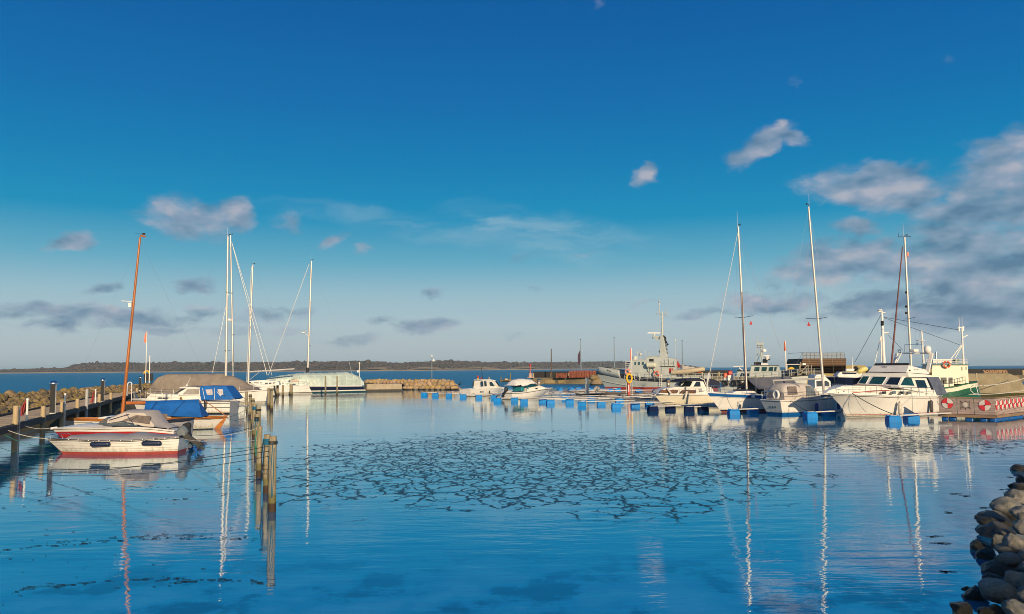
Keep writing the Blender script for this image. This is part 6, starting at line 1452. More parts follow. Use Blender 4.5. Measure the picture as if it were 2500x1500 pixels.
b.build('name_script', DARK, N.o)
# boarding ladder
b = MB(); a0, a1_ = N.q(z8(1742, 960), 2.9), N.q(z8(1745, 1110), 2.9)
for dx in (-.22, .22): b.tube([(a0[0] + dx, N.near * 2.95, a0[1]), (a1_[0] + dx, N.near * 2.95, a1_[1])], .035, 5)
z = a1_[1]
while z < a0[1]: b.tube([(a0[0] - .22, N.near * 2.95, z), (a0[0] + .22, N.near * 2.95, z)], .03, 5); z += .35
b.build('side_ladder', WPAINT, N.o)
# its rigid inflatable, stowed aft
c0, c1 = N.q(z8(1885, 938), 1.5), N.q(z8(2255, 900), 1.5)
o_ = N.w(c0[0], N.near * 1.3, c0[1]); t_ = thing('inflatable_boat', 'beige inflatable boat with orange keel stowed on the stern of the grey ship', 'inflatable boat', o_, math.atan2(N.u.y, N.u.x))
dx = c1[0] - c0[0]; dz = c1[1] - c0[1]
b = MB()
for y in (.75, -.75): b.tube([(0, y, 0), (dx * .5, y, dz * .3), (dx * .85, y * .9, dz * .8), (dx * .97, y * .4, dz), (dx, 0, dz)], [.42, .48, .45, .4, .4], 12)
b.build('tubes', mat('beige_tube', (.50, .42, .29), .7, var=.12), t_, ang=60)
b = MB(); b.grid([[(dx * f, y, dz * f * .8 - (.55 if y == 0 else .1)) for y in (-.8, 0, .8)] for f in (.02, .4, .75, .95)]); o2 = b.build('hull', mat('orange_hull', (.68, .13, .03), .5), t_); s2 = o2.modifiers.new('t', 'SOLIDIFY'); s2.thickness = .05
b = MB(); b.box((dx * .45, 0, .75), (.9, .7, .9)); b.box((dx * .62, 0, .7), (1.2, .6, .7)); b.tube([(dx * .35, -.6, .4), (dx * .35, -.6, 1.5), (dx * .35, .6, 1.5), (dx * .35, .6, .4)], .05, 5); b.build('console', BEIGE, t_, bevel=.08)
e = N.q(z8(1885, 915), 1.0); b = MB(); b.box((e[0], N.near * 1.9, e[1]), (.7, .1, .8)); b.build('red_flag_box', RED, N.o)
e = N.q(z8(1945, 850), .5); b = MB(); b.plate([(e[0], .4, e[1] + .9), (e[0] - .7, .5, e[1] - .2), (e[0] - .3, .4, e[1] - .6), (e[0] + .3, .3, e[1] + .1)], .05); b.build('ensign', RED, N.o)
b = MB(); e0, e1 = N.q(z8(1916, 770)), N.q(z8(1919, 560)); b.tube([(e0[0], -.4, e0[1]), (e1[0], -.4, e1[1])], [.05, .03], 5); b.lathe([(.02, -.2), (.12, 0), (.1, .35), (.02, .45)], c=(e1[0], -.4, e1[1]), n=8); b.build('aerial', SHIPL, N.o)
b = MB(); e = N.q(z8(1985, 1000), 1.5); b.box((e[0], 0, e[1] - .3), (2.5, 2.5, .9)); e = N.q(z8(2120, 975), 1.5); b.box((e[0], 0, e[1] - .3), (3.0, 2.2, .6)); e = N.q(z8(2300, 990), 1.5); b.box((e[0], N.near * .8, e[1]), (1.2, 1, .8)); b.build('deck_gear', SHIPL, N.o, bevel=.06)
# ---------------------------------------------------------------- second, smaller grey patrol boat
M2 = Boat('patrol_boat', 'smaller grey patrol boat with slanted wheelhouse windows and tyre fenders, behind the blue striped yacht', 'patrol boat', W(1768, 975), W(1958, 977))
Bm = 3.6
sh = sorted(M2.qs(a4, [(480, 960), (800, 950), (1200, 930), (1800, 880)], 1.6) + [(M2.L + .9, M2.q(a4(1800, 880), 1.6)[1] + .45)]); bw = sh[-1]
hd = [(t_, y * Bm / 2) for t_, y in beam(.9, n=2.3)]; hw = [(t_, y * Bm / 2 * .88) for t_, y in beam(.88, n=1.6)]
hull(M2, sh, hd, hw, [(-.5, 0), (1.5, -.1)], [(-.5, M2.L - .5), (0, M2.L), (bw[1], bw[0])], [('s', 0), ('s', .12), ('f', .5), ('z', .15), ('z', 0)], [SHIPL, BLACK], [0, 0, 0, 1, 1], rail=DARK, rail_r=.07, deck=mat('grey_deck', (.12, .13, .12), .8))
o_, wq = cabin(M2, M2.qs(a4, [(1335, 830), (1375, 600), (1408, 442), (2225, 450), (2290, 640), (2290, 830)], 1.3), 1.45, 1.25, 'wheelhouse', SHIPL)
for w4 in ([(1505, 490), (1680, 490), (1672, 632), (1490, 632)], [(1740, 490), (1925, 490), (1905, 632), (1738, 632)], [(1985, 490), (2135, 488), (2115, 630), (1962, 630)], [(2160, 490), (2250, 490), (2235, 628), (2145, 628)]): sidewin(M2, M2.qs(a4, w4, 1.4), wq, GLASSG, frame=SHIPL, fw=.05)
cabin(M2, M2.qs(a4, [(1400, 446), (1420, 425), (2200, 432), (2270, 456)], 1.2), 1.32, 1.3, 'roof', mat('dark_grey_roof', (.1, .11, .11), .6))
o3, wq3 = cabin(M2, M2.qs(a4, [(900, 830), (930, 740), (960, 640), (1360, 640), (1345, 830)], 1.3), 1.4, 1.3, 'cabin_block', SHIPG)
sidewin(M2, M2.qs(a4, [(1065, 685), (1350, 685), (1330, 800), (1040, 800)], 1.4), wq3, GLASS)
b = MB()
g2 = lambda x, y: M2.q(y2(x, y), 0)
def tb(b, P1, P2, r, y=0.0, y_=None): A1, C1 = g2(*P1), g2(*P2); b.tube([(A1[0], y, A1[1]), (C1[0], y if y_ is None else y_, C1[1])], r, 6)
for P1, P2, r, y, yy in (((1660, 30), (1662, 290), .035, .2, .2), ((1690, 60), (1690, 300), .03, -.2, -.2), ((1742, 40), (1745, 150), .03, 0, 0), ((1720, 130), (1722, 300), .09, 0, 0), ((1655, 140), (1755, 140), .06, .2, -.2), ((1655, 175), (1755, 170), .05, .2, -.2), ((1665, 275), (1740, 275), .05, 0, 0), ((1722, 290), (1770, 440), .09, 0, 0), ((1690, 300), (1640, 410), .035, .3, .5), ((1642, 280), (1642, 420), .03, .5, .5), ((1710, 290), (1705, 400), .04, 0, 0), ((1745, 100), (1745, 300), .06, 0, 0)): tb(b, P1, P2, r, y, yy)
b.box((g2(1700, 125)[0], 0, g2(1700, 125)[1]), (.7, .5, .25)); mst = b.build('mast', SHIPL, M2.o)
b = MB(); e = g2(1765, 225); b.lathe([(.28, -.15), (.3, 0), (.22, .18), (.04, .25)], c=(e[0], 0, e[1]), n=12); e = g2(1810, 300); b.bar((g2(1757, 300)[0], 0, e[1]), (g2(1860, 300)[0], 0, e[1]), .16, .12); e = g2(1808, 330); b.lathe([(.12, -.3), (.26, -.1), (.3, .1), (.15, .2)], c=(e[0], 0, e[1]), n=12); e = g2(1775, 430); b.box((e[0], 0, e[1]), (.8, .7, .25)); b.build('radar', WPAINT, mst)
b = MB(); e0, e1 = g2(1640, 420), g2(1695, 440); b.box(((e0[0] + e1[0]) / 2, 0, e0[1]), (.75, .9, .35)); e = g2(1780, 380); b.box((e[0], .1, e[1]), (.5, .4, .5)); tb(b, (1760, 395), (1860, 350), .06); b.build('roof_gear', DARK, M2.o)
b = MB(); A1, C1 = M2.q(a4(840, 480)), M2.q(a4(1110, 465)); b.bar((A1[0], .6, A1[1]), (C1[0], .6, C1[1]), .1, .12); b.bar((A1[0], -.6, A1[1]), (C1[0], -.6, C1[1]), .1, .12); A2 = M2.q(a4(1120, 600)); A3 = M2.q(a4(970, 490)); b.bar((A2[0], 0, A2[1]), (A3[0], 0, A3[1]), .25, .12); b.bar((A1[0], -.6, A1[1]), (A1[0], .6, A1[1]), .1, .1); b.build('gantry', WPAINT, M2.o)
rails(M2, [M2.q(a4(860, 900), 1.7)[0] + k * .95 for k in range(12)], lambda x: smooth(hd, min(1, (x - sh[0][0]) / (bw[0] - sh[0][0]))) * .97, lambda x: smooth(sh, x), .85, m=SHIPL, r=.025, wires=(1, .55))
for k, xx in enumerate((560, 850, 1000)):
    x, z = M2.q(a4(xx, 1030), 1.9); t_ = thing('tyre_fender', ('black tyre fender at the stern corner of the smaller patrol boat', 'left one of two neighbouring black tyres on the smaller patrol boat', 'right one of two neighbouring black tyres on the smaller patrol boat')[k], 'tyre', M2.w(x, M2.near * 1.98, z), math.atan2(M2.u.y, M2.u.x), 'tyre fenders')
    b = MB(); b.torus((0, 0, 0), .27, .13, RY, n=20, k=8); b.build('tyre', BLACK, t_)
    b = MB(); b.tube([(0, .05, .3), (0, .1, .75)], .025, 5); b.build('chain', STEEL, t_)
x, z = M2.q(a4(560, 790), 0); t_ = thing('lifejacket_stand', 'red and white rescue gear standing on the stern of the smaller patrol boat', 'rescue gear', M2.w(x, 0, sh[0][1] - .05), 0)
hh = (z - sh[0][1] + .75) * .8; b = MB(); b.box((0, 0, hh * .72), (.55, .4, hh * .55)); b.build('red_jacket', ORANGE, t_, bevel=.1); b = MB(); b.box((0, 0, hh * .24), (.5, .35, hh * .48)); b.build('white_sack', WPAINT, t_, bevel=.1)
x, z = M2.q(a4(705, 780), 0); t_ = thing('deck_box', 'red bag on a white box on the stern of the smaller patrol boat', 'deck box', M2.w(x, 0, sh[0][1] - .05), 0)
b = MB(); b.box((0, 0, .4), (.75, .6, .8)); b.build('box', WPAINT, t_, bevel=.05); b = MB(); b.box((.0, 0, 1.1), (.6, .5, .6)); b.build('red_bag', RED, t_, bevel=.12)
# ================================================================= RIGHT SIDE
def from_bow(name, label, cat, bow_px, yaw, L):
    E_ = W(*bow_px); d = Vector((math.cos(math.radians(yaw)), math.sin(math.radians(yaw)), 0))
    return Boat(name, label, cat, tuple(E_ + d * L), tuple(E_))
def solid(B, zf, nb, nt, fb, ft, rb, rt, name, m, asym=1.0, bevel=.03):
    """deckhouse given by photo points: near/far front corners and near rear corner, bottom and top"""
    g = lambda P: B.p(zf(*P[0]), P[1]); NB, NT_, FB, FT, RB, RT = (g(P) for P in (nb, nt, fb, ft, rb, rt))
    FB.x = NB.x + (FB.x - NB.x) * asym; FT.x = NT_.x + (FT.x - NT_.x) * asym; FB.z = NB.z; FT = NT_ + (FB - NB) * ((FT.y - NT_.y) / (FB.y - NB.y))
    n_ = (NT_ - NB).cross(RB - NB); d_ = RAYPX(*zf(*rt[0])); dl = Vector((d_.dot(B.u), d_.dot(B.v), d_.z)); c_ = C0 - B.S; cl = Vector((c_.dot(B.u), c_.dot(B.v), c_.z)); RT = cl + dl * ((NB - cl).dot(n_) / dl.dot(n_))
    QB, QT = Vector((RB.x, -RB.y, RB.z)), Vector((RT.x, -RT.y, RT.z))
    b = MB(); b.add([NB, NT_, FB, FT, RB, RT, QB, QT], [(0, 1, 3, 2), (0, 4, 5, 1), (2, 3, 7, 6), (4, 6, 7, 5), (1, 5, 7, 3), (0, 2, 6, 4)])
    return b.build(name, m, B.o, bevel=bevel), (NB, NT_, FB), (NB, NT_, RB)
def facewin(B, zf, poly, pl, m, parent, name='window', out=.02, frame=WPAINT):
    """window whose outline is taken on the plane through three local points, set just proud of it"""
    a, b_, c = (B.w(*p) for p in pl); n = (b_ - a).cross(c - a).normalized(); n = n if n.dot(C0 - a) > 0 else -n
    pts = []
    for P in poly:
        d = RAYPX(*zf(*P)); k = (a + n * out - C0).dot(n) / d.dot(n); q = C0 + d * k - B.S; pts.append(Vector((q.dot(B.u), q.dot(B.v), q.z)))
    b = MB(); b.plate(pts, .02); o = b.build(name, m, parent)
    if frame is not None: f = MB(); f.tube(pts + pts[:1], .022, 4); f.build('frame', frame, o) if parent.parent is None else f.build('window_frame', frame, parent)
    return o
# ---- cream motor cruiser
K = from_bow('motor_cruiser', 'cream motor cruiser with amber side windows and navy canopy, bow pointing left', 'motor cruiser', (1621, 992), 25, 8.6)
Bm = 3.0
sh = sorted([K.q(y2(1100, 872), 1.2)] + K.qs(y2, [(900, 880), (700, 885), (450, 889), (250, 893)], 1.2) + [K.q(y2(110, 893))]); bw = sh[-1]
sh = [(0 if i == 0 and x > 0 else x, z) for i, (x, z) in enumerate(sh)]
hd = [(t_, y * Bm / 2) for t_, y in beam(.85, n=2.4)]; hw = [(t_, y * Bm / 2 * .84) for t_, y in beam(.84, n=1.7)]
hull(K, sh, hd, hw, [(-.5, 0), (1.5, -.1)], [(-.5, K.L - .4), (0, K.L), (bw[1] * .5, K.L + (bw[0] - K.L) * .52), (bw[1], bw[0])], [('s', 0), ('s', .10), ('s', .14), ('f', .5), ('z', .16), ('z', .09), ('z', 0)], [CREAM, DARK, WHITE], [2, 1, 0, 0, 1, 0, 1], rail=WPAINT, rail_r=.04)
o_, wq = cabin(K, K.qs(y2, [(195, 885), (235, 825), (300, 795), (430, 778), (960, 770), (1010, 880)], .9), 1.15, 1.0, 'coachroof', WHITE, fx=[(0, 1), (K.q(y2(430, 800))[0], .98), (K.q(y2(210, 860))[0], .62)])
AMB = mat('amber_window', (.16, .07, .025), .12, var=.3, spec=.7)
for w4 in ([(215, 862), (240, 820), (480, 820), (460, 866)], [(490, 866), (535, 822), (740, 822), (728, 866)]): sidewin(K, K.qs(y2, w4, 1.05), wq, AMB, frame=DARK, fw=.03)
o_, pf, psd = solid(K, y2, ((660, 776), 1.05), ((705, 686), .92), ((385, 778), -1.05), ((512, 690), -.92), ((888, 776), 1.05), ((846, 690), .92), 'wheelhouse', WHITE)
for w4, m_ in (([(400, 774), (516, 694), (556, 694), (488, 772)], GLASSB), ([(510, 772), (572, 694), (690, 692), (648, 770)], GLASS)): facewin(K, y2, w4, pf, m_, o_)
facewin(K, y2, [(694, 770), (738, 694), (800, 694), (808, 770)], psd, GLASS, o_)
cabin(K, K.qs(y2, [(480, 690), (560, 648), (780, 640), (830, 668), (830, 690), (700, 682)], .6), .98, .8, 'canopy', NAVYC, bevel=.05)
cabin(K, K.qs(y2, [(850, 650), (980, 655), (1060, 700), (1060, 790), (900, 775)], .6), 1.1, .95, 'aft_canopy', NAVYC, bevel=.05)
b = MB(); ar = K.qs(y2, [(780, 642), (840, 665), (880, 775)], .8)
for sg in (1, -1): b.tube([(x, sg * (1.0 + .03), z) for x, z in ar], .05, 6)
b.build('arch', WHITE, K.o)
rails(K, [bw[0] - .15 - k * .85 for k in range(7)], lambda x: smooth(hd, min(1, max(0, (x - sh[0][0]) / (bw[0] - sh[0][0])))) * .95, lambda x: smooth(sh, x), .62, r=.018)
b = MB(); e = K.q(y2(830, 818), 1.2); b.tube([(e[0] - .3, K.near * 1.2, e[1]), (e[0] + .3, K.near * 1.2, e[1])], .16, 10); b.build('liferaft', WPAINT, K.o)
b = MB(); e = K.q(y2(330, 830), .9); b.bar((e[0] + .2, K.near * .85, e[1] + .3), (e[0] - .15, K.near * 1.1, e[1] - .35), .25, .2); b.build('folded_cover', BEIGE, K.o)
x, z = K.q(y2(580, 890), 1.5); fender(K.w(x, K.near * 1.58, z), (.25, 0, 1), .85, .12, mat('white_fender', (.66, .6, .52), .5, var=.15, dirt=.3, dcol=(.3, .25, .2)), 'grubby white fender hanging crooked on the cream cruiser', K.w(x, K.near * 1.4, sh[2][1]), group='fenders')
rope(K.w(bw[0] - .1, 0, bw[1]), W(1590, 1001) + Vector((0, 0, .45)), 'rope from the cream cruiser bow down to the navy float', ROPEW, .1, .018)
rope(K.w(bw[0] - .3, -.3, bw[1]), W(1500, 985) + Vector((0, 0, .55)), 'long rope from the cream cruiser bow to the next boom at left', ROPEW, .1, .018)
# ---- blue striped yacht with grey boom tent
Y = from_bow('striped_yacht', 'white sailing yacht with broad blue sheer stripe under a grey tarpaulin tent', 'sailing yacht', (1762, 1007), 32, 8.0)
Bm = 2.9
sh = sorted([(-.3, Y.q(y2(1850, 908), 1.2)[1])] + Y.qs(y2, [(1850, 908), (1600, 890), (1400, 878), (1200, 868), (1060, 860)], 1.3) + [Y.q(y2(935, 852))]); bw = sh[-1]
hd = [(t_, y * Bm / 2) for t_, y in beam(.6, n=2.2)]; hw = [(t_, y * Bm / 2 * .85) for t_, y in beam(.45, n=1.6)]
hull(Y, sh, hd, hw, [(-.5, .8), (0, 0), (1.3, -.3)], [(-.5, Y.L - 1), (0, Y.L), (bw[1] * .5, Y.L + (bw[0] - Y.L) * .52), (bw[1], bw[0])], [('s', 0), ('s', .09), ('s', .36), ('s', .40), ('s', .43), ('f', .4), ('z', .24), ('z', .12), ('z', 0)], [WHITE, BLUE, NAVY, mat('brick_antifouling', (.22, .05, .035), .6)], [0, 1, 0, 2, 0, 0, 2, 3, 3], rail=WPAINT, rail_r=.04, zk=-.6)
def wy(x): return smooth(hd, min(1, max(0, (x - sh[0][0]) / (bw[0] - sh[0][0]))))
o_, wq = cabin(Y, Y.qs(y2, [(1300, 870), (1360, 838), (1590, 832), (1650, 880), (1600, 900)], .6), .95, .75, 'coachroof', WHITE, fx=[(0, 1), (Y.q(y2(1480, 850))[0], 1), (Y.q(y2(1300, 870))[0], .6)])
b = MB(); b.slab([(Y.q(y2(1350, 800))[0], -.5), (Y.q(y2(1350, 800))[0], .5), (Y.q(y2(1600, 800))[0], .7), (Y.q(y2(1600, 800))[0], -.7)], Y.q(y2(1480, 832), .6)[1], Y.q(y2(1480, 832), .6)[1] + .12); b.build('sail_bag', NAVYC, Y.o, bevel=.04)
b = MB(); xc, zc = Y.q(y2(1600, 918), 1.4); b.plate([(xc - .22, Y.near * (wy(xc) + .012), zc - .11), (xc + .22, Y.near * (wy(xc) + .012), zc - .11), (xc + .22, Y.near * (wy(xc) + .012), zc + .11), (xc - .22, Y.near * (wy(xc) + .012), zc + .11)], .012); b.build('name_plate', WPAINT, Y.o)
mB, mT = Y.q(y2(1502, 835)), Y.q(y8(184, 262))
FR = (Y.q(y8(210, 1030))[1] - mB[1]) / (mT[1] - mB[1])
mo, MP = mast(Y, (mB[0], mB[1] - .3), mT, .125, .095, ALU, spread=[(FR, 1.15, .12)], stays=[(bw[0] - .05, 0, bw[1])], lat=(1.25, mB[0], sh[2][1]), antenna=1.5, sr=.009)
b = MB(); e0 = Y.q(y2(1420, 0)); xo = mB[0] + .18; b.tube([(xo, .1, mB[1] + .2), (mT[0] * .6 + xo * .4 - .02, .1, mB[1] * .4 + mT[1] * .6)], .03, 5); b.build('furled_storm_jib', mat('dark_red_sail', (.16, .06, .05), .8), Y.o)
b = MB(); T_ = MP(.98); b.tube([T_, (Y.q(y2(2080, 370), 0)[0], 0, Y.q(y2(2080, 370), 0)[1]), (-.3, 0, sh[0][1])], .012, 4); b.build('backstay', WIRE, Y.o)
b = MB(); e0, e1 = Y.q(y8(12, 1330)), Y.q(y8(168, 290)); b.tube([(bw[0], 0, bw[1] + .4), (T_.x + .1, 0, T_.z - .3)], [.03, .022], 5); b.tube([(bw[0] - .02, 0, bw[1] + .1), (bw[0] - .1, 0, bw[1] + 1.0), (bw[0] - .25, 0, bw[1] + 1.8)], [.05, .09, .04], 6); b.build('furled_genoa', WIREL, Y.o)
sp = MP(FR); b = MB(); b.plate([(sp.x, 1.0, sp.z - .3), (sp.x - .1, 1.05, sp.z - .75), (sp.x + .2, .95, sp.z - .72)], .012); b.build('courtesy_flag', RED, mo)
# grey tarpaulin: ridge over the boom, skirts down to the rail
tp = sorted(Y.qs(y2, [(1505, 640), (1620, 640), (1900, 622), (2160, 612), (2235, 690)], 0)); x_hi, x_lo = tp[-1][0], tp[0][0]
b = MB(); rows = []
for i in range(31):
    x = x_lo + (x_hi - x_lo) * i / 30; zt = interp(tp, x); zb = smooth(sh, x) + (.55 - .55 * i / 30 if i < 30 else 0) * .4 + (0.55 if i > 26 else 0); w_ = max(.5, wy(x)) * .97; row = []
    for j in range(13):
        f = -1 + j / 6; a = abs(f); row.append((x, f * w_, zt + (zb - zt) * (a ** 1.15) - .10 * math.sin(a * math.pi) + .04 * math.sin(a * 9 + i * .9) * (a > .1) + .05 * noise.noise(Vector((x * 1.1, f * 2.5, 0)))))
    rows.append(row)
b.grid(rows); b.build('tarpaulin_tent', GREYT, Y.o, ang=70)
rails(Y, [bw[0] - .4 - k * 1.15 for k in range(7)], lambda x: wy(x) * .96, lambda x: smooth(sh, x), .68, r=.016)
b = MB()
for sg in (1, -1): b.tube([(bw[0] - .1, 0, bw[1] + .68), (bw[0] - .45, sg * .3, bw[1] + .66), (bw[0] - .9, sg * .55, bw[1] + .62), (bw[0] - .9, sg * .55, bw[1])], .022, 5)
b.tube([(bw[0] - .05, 0, bw[1]), (bw[0] - .1, 0, bw[1] + .68)], .022, 5); b.build('pulpit', STEEL, Y.o)
rope(Y.w(bw[0] - 1.6, Y.near * (wy(bw[0] - 1.6) + .02), sh[-2][1]), W(1790, 1012) + Vector((0, 0, .5)), 'dark rope curving from the striped yacht bow to the blue float', ROPEK, .25, .016)
# ---- beige hooded yacht, stern towards us
Q = Boat('hooded_yacht', 'white sailing yacht with beige spray hoods and blue boot stripe, stern towards the camera', 'sailing yacht', W(1892, 1013), tuple(W(1892, 1013) + Vector((math.cos(math.radians(30)), math.sin(math.radians(30)), 0)) * 9.0))
Bm = 3.1
zs0 = Q.q(y3(460, 1085))[1]
sh = sorted([(-.55, zs0 - .02)] + [(2.5, zs0 + .02), (5, zs0 + .08), (7.5, zs0 + .2), (9.9, zs0 + .38)]); bw = sh[-1]
hd = [(t_, y * Bm / 2) for t_, y in beam(.72, n=2.3)]; hw = [(t_, y * Bm / 2 * .84) for t_, y in beam(.62, n=1.6)]
hull(Q, sh, hd, hw, [(-.5, .6), (0, 0), (zs0, -.55)], [(-.5, Q.L - 1), (0, Q.L), (bw[1], bw[0])], [('s', 0), ('s', .10), ('s', .14), ('f', .5), ('z', .22), ('z', .0)], [WHITE, DARK, BLUE], [0, 1, 0, 0, 2, 2], rail=WPAINT, rail_r=.04, zk=-.6)
def wqy(x): return smooth(hd, min(1, max(0, (x - sh[0][0]) / (bw[0] - sh[0][0]))))
b = MB()
for k in range(3):
    b.bar((-.28 - .03, Q.near * (.35 - .3 * k), .62), (-.28 - .03, Q.near * (.35 - .3 * k), .92), .05, .04); b.tube([(-.33, Q.near * (.35 - .3 * k), .9), (-.5, Q.near * (.35 - .3 * k), zs0)], .01, 4)
b.build('transom_fittings', DARK, Q.o)
def hood(B, prof, wf_, m, name, n=16, th=.0):
    """arched canvas: prof list of (x, z top); side skirts drop to the deck"""
    b = MB(); rows = []; xs_ = [p[0] for p in prof]
    for i in range(n + 1):
        x = xs_[0] + (xs_[-1] - xs_[0]) * i / n; zt = smooth(prof, x); zb = smooth(sh, x) + .02; w_ = wf_(x)
        rows.append([(x, -w_ * math.copysign(abs(math.cos(a)) ** .6, math.cos(a)), zb + (zt - zb) * max(0, math.sin(a)) ** .5) for a in [k * math.pi / 12 for k in range(13)]])
    b.grid(rows); b.add(rows[0], [tuple(range(13))]); b.add(rows[-1], [tuple(range(13))])
    return b.build(name, m, B.o, ang=60)
za = Q.q(y3(480, 842))[1]; zb_ = Q.q(y3(790, 838))[1]
hood(Q, sorted([(.1, za - .5), (.45, za - .12), (.9, za), (1.7, za), (2.3, za - .25)]), lambda x: wqy(x) * .84, BEIGE, 'cockpit_tent')
hood(Q, sorted([(2.35, zb_ - .05), (3.0, zb_ + .02), (3.8, zb_ - .08), (4.5, zb_ - .45), (4.9, zs0 + .35)]), lambda x: .98, BEIGE, 'spray_hood')
SMK = mat('smoky_canopy_window', (.17, .14, .125), .25, var=.3)
def yl(x): return Q.near * (wqy(x) * .84 + .015)
b = MB(); b.plate([(.45, yl(.6), zs0 + .45), (1.6, yl(1.4), zs0 + .45), (1.5, yl(1.4) * .95, za - .25), (.55, yl(.6) * .93, za - .25)], .02); b.build('tent_window', SMK, Q.o)
b = MB(); b.plate([(.02, -.7, zs0 + .25), (.02, .7, zs0 + .25), (.2, .62, za - .42), (.2, -.62, za - .42)], .03); b.build('tent_rear_window', SMK, Q.o)
b = MB(); b.plate([(2.9, Q.near * 1.0, zs0 + .3), (4.2, Q.near * 1.0, zs0 + .3), (3.9, Q.near * .97, zb_ - .3), (3.0, Q.near * .97, zb_ - .22)], .02); b.build('hood_window', GLASSB, Q.o)
o_, wq = cabin(Q, [(4.3, zs0), (4.4, zs0 + .42), (7.2, zs0 + .36), (8.0, zs0 + .15), (8.0, zs0 + .1)], .95, .8, 'coachroof', WHITE, fx=[(0, 1), (6.5, 1), (8, .5)])
sidewin(Q, [(4.7, zs0 + .16), (6.8, zs0 + .16), (6.7, zs0 + .32), (4.8, zs0 + .34)], wq, GLASS)
mB, mT = Q.q(y3(1062, 952)), Q.q(y8(791, 90))
FR = (Q.q(y8(870, 1030))[1] - mB[1]) / (mT[1] - mB[1])
mo, MP = mast(Q, (mB[0], zs0 + .2), mT, .125, .085, ALU, spread=[(FR, 1.2, .1)], stays=[(bw[0], 0, bw[1]), (-.4, 0, zs0)], lat=(1.35, mB[0], zs0), antenna=1.2, sr=.009)
c0, c1 = Q.q(y3(1035, 770)), Q.q(y3(283, 800)); b = MB(); b.tube([(c0[0], 0, c0[1]), (c1[0], 0, c1[1])], [.085, .075], 8); b.tube([(c1[0] + .1, 0, c1[1]), (c1[0] + .2, 0, c1[1] - .4)], .03, 5); b.build('boom', ALU, Q.o)
sp = MP(FR); b = MB(); b.plate([(sp.x - .1, 1.0, sp.z - .2), (sp.x - .2, 1.05, sp.z - .6), (sp.x + .15, .95, sp.z - .6)], .012); b.build('courtesy_flag', RED, mo)
b = MB(); b.tube([(mB[0] + .9, 1.0, sp.z - .4), (mB[0] + 1.1, 1.1, sp.z - 2.9)], .02, 5); b.build('flag_halyard_pole', WIREL, Q.o)
rails(Q, [-.3, 1.0, 2.4, 3.9, 5.4, 6.9, 8.2, 9.3], lambda x: wqy(x) * .97, lambda x: smooth(sh, x), .66, r=.018)
b = MB(); b.tube([(-.45, -1.0, zs0), (-.5, -1.0, zs0 + .7), (-.5, 1.0, zs0 + .7), (-.45, 1.0, zs0)], .022, 5); b.tube([(-.48, -1.0, zs0 + .4), (-.48, 1.0, zs0 + .4)], .016, 5); b.build('pushpit', STEEL, Q.o)
x, z = Q.q(y3(585, 1005), 1.3); t_ = thing('horseshoe_buoy', 'white horseshoe lifebuoy on the stern rail of the beige hooded yacht', 'lifebuoy', Q.w(-.58, Q.near * .72, zs0 + .48), math.atan2(Q.u.y, Q.u.x) + math.pi / 2)
b = MB(); hs = [(.27 * math.cos(a), 0, .33 * math.sin(a)) for a in [math.radians(-65 + 310 * k / 20) for k in range(21)]]; b.tube(hs, .105, 8); b.build('buoy', WPAINT, t_, ang=60)
b = MB(); b.box((0, .03, 0), (.22, .05, .4)); b.build('bag', GREYC, t_, bevel=.03)
BFN = mat('blue_fender', (.01, .06, .25), .4)
for xx, lab in ((3.4, 'blue fender hanging upright on the beige hooded yacht amidships'), (6.6, 'blue fender near the bow of the beige hooded yacht, in shade')):
    fender(Q.w(xx, Q.near * (wqy(xx) + .14), .62), (0, 0, 1), .75, .14, BFN, lab, Q.w(xx, Q.near * wqy(xx), zs0), group='fenders')
rope(Q.w(.6, Q.near * 1.2, zs0), W(1980, 1019) + Vector((0, 0, .45)), 'dark rope from the beige hooded yacht stern to the blue float', ROPEK, .15, .018)
# ---- small white wheelhouse boat behind it
V = Boat('fishing_dinghy', 'white boat with boxy wheelhouse, just behind the mast of the beige hooded yacht', 'motorboat', W(1975, 985), W(2062, 984))
Bm = 2.4; z0 = V.q(y3(1000, 960))[1]
sh = [(-.2, z0), (V.L * .5, z0 + .05), (V.L + .7, z0 + .35)]; bw = sh[-1]
hull(V, sh, [(t_, y * Bm / 2) for t_, y in beam(.85)], [(t_, y * Bm / 2 * .85) for t_, y in beam(.85, n=1.6)], [(-.4, 0), (1, -.2)], [(-.4, V.L - .4), (0, V.L), (bw[1], bw[0])], [('s', 0), ('s', .1), ('z', .1), ('z', 0)], [WHITE, NAVY], [0, 0, 1, 1], rail=WPAINT)
o_, wq = cabin(V, V.qs(y3, [(910, 960), (915, 735), (1060, 725), (1150, 815), (1155, 960)], .7), .95, .8, 'wheelhouse', WHITE)
for w4 in ([(945, 805), (1045, 800), (1050, 890), (948, 893)], [(1070, 805), (1100, 800), (1140, 830), (1140, 890), (1070, 890)]): sidewin(V, V.qs(y3, w4, .9), wq, GLASS, frame=WPAINT, fw=.04)
cabin(V, V.qs(y3, [(905, 740), (940, 712), (1040, 706), (1080, 735)], .6), .9, .88, 'roof', WHITE)
rails(V, [V.q(y3(1170, 900))[0] + .5 * k for k in range(4)], lambda x: .7, lambda x: z0 + .2, .6)
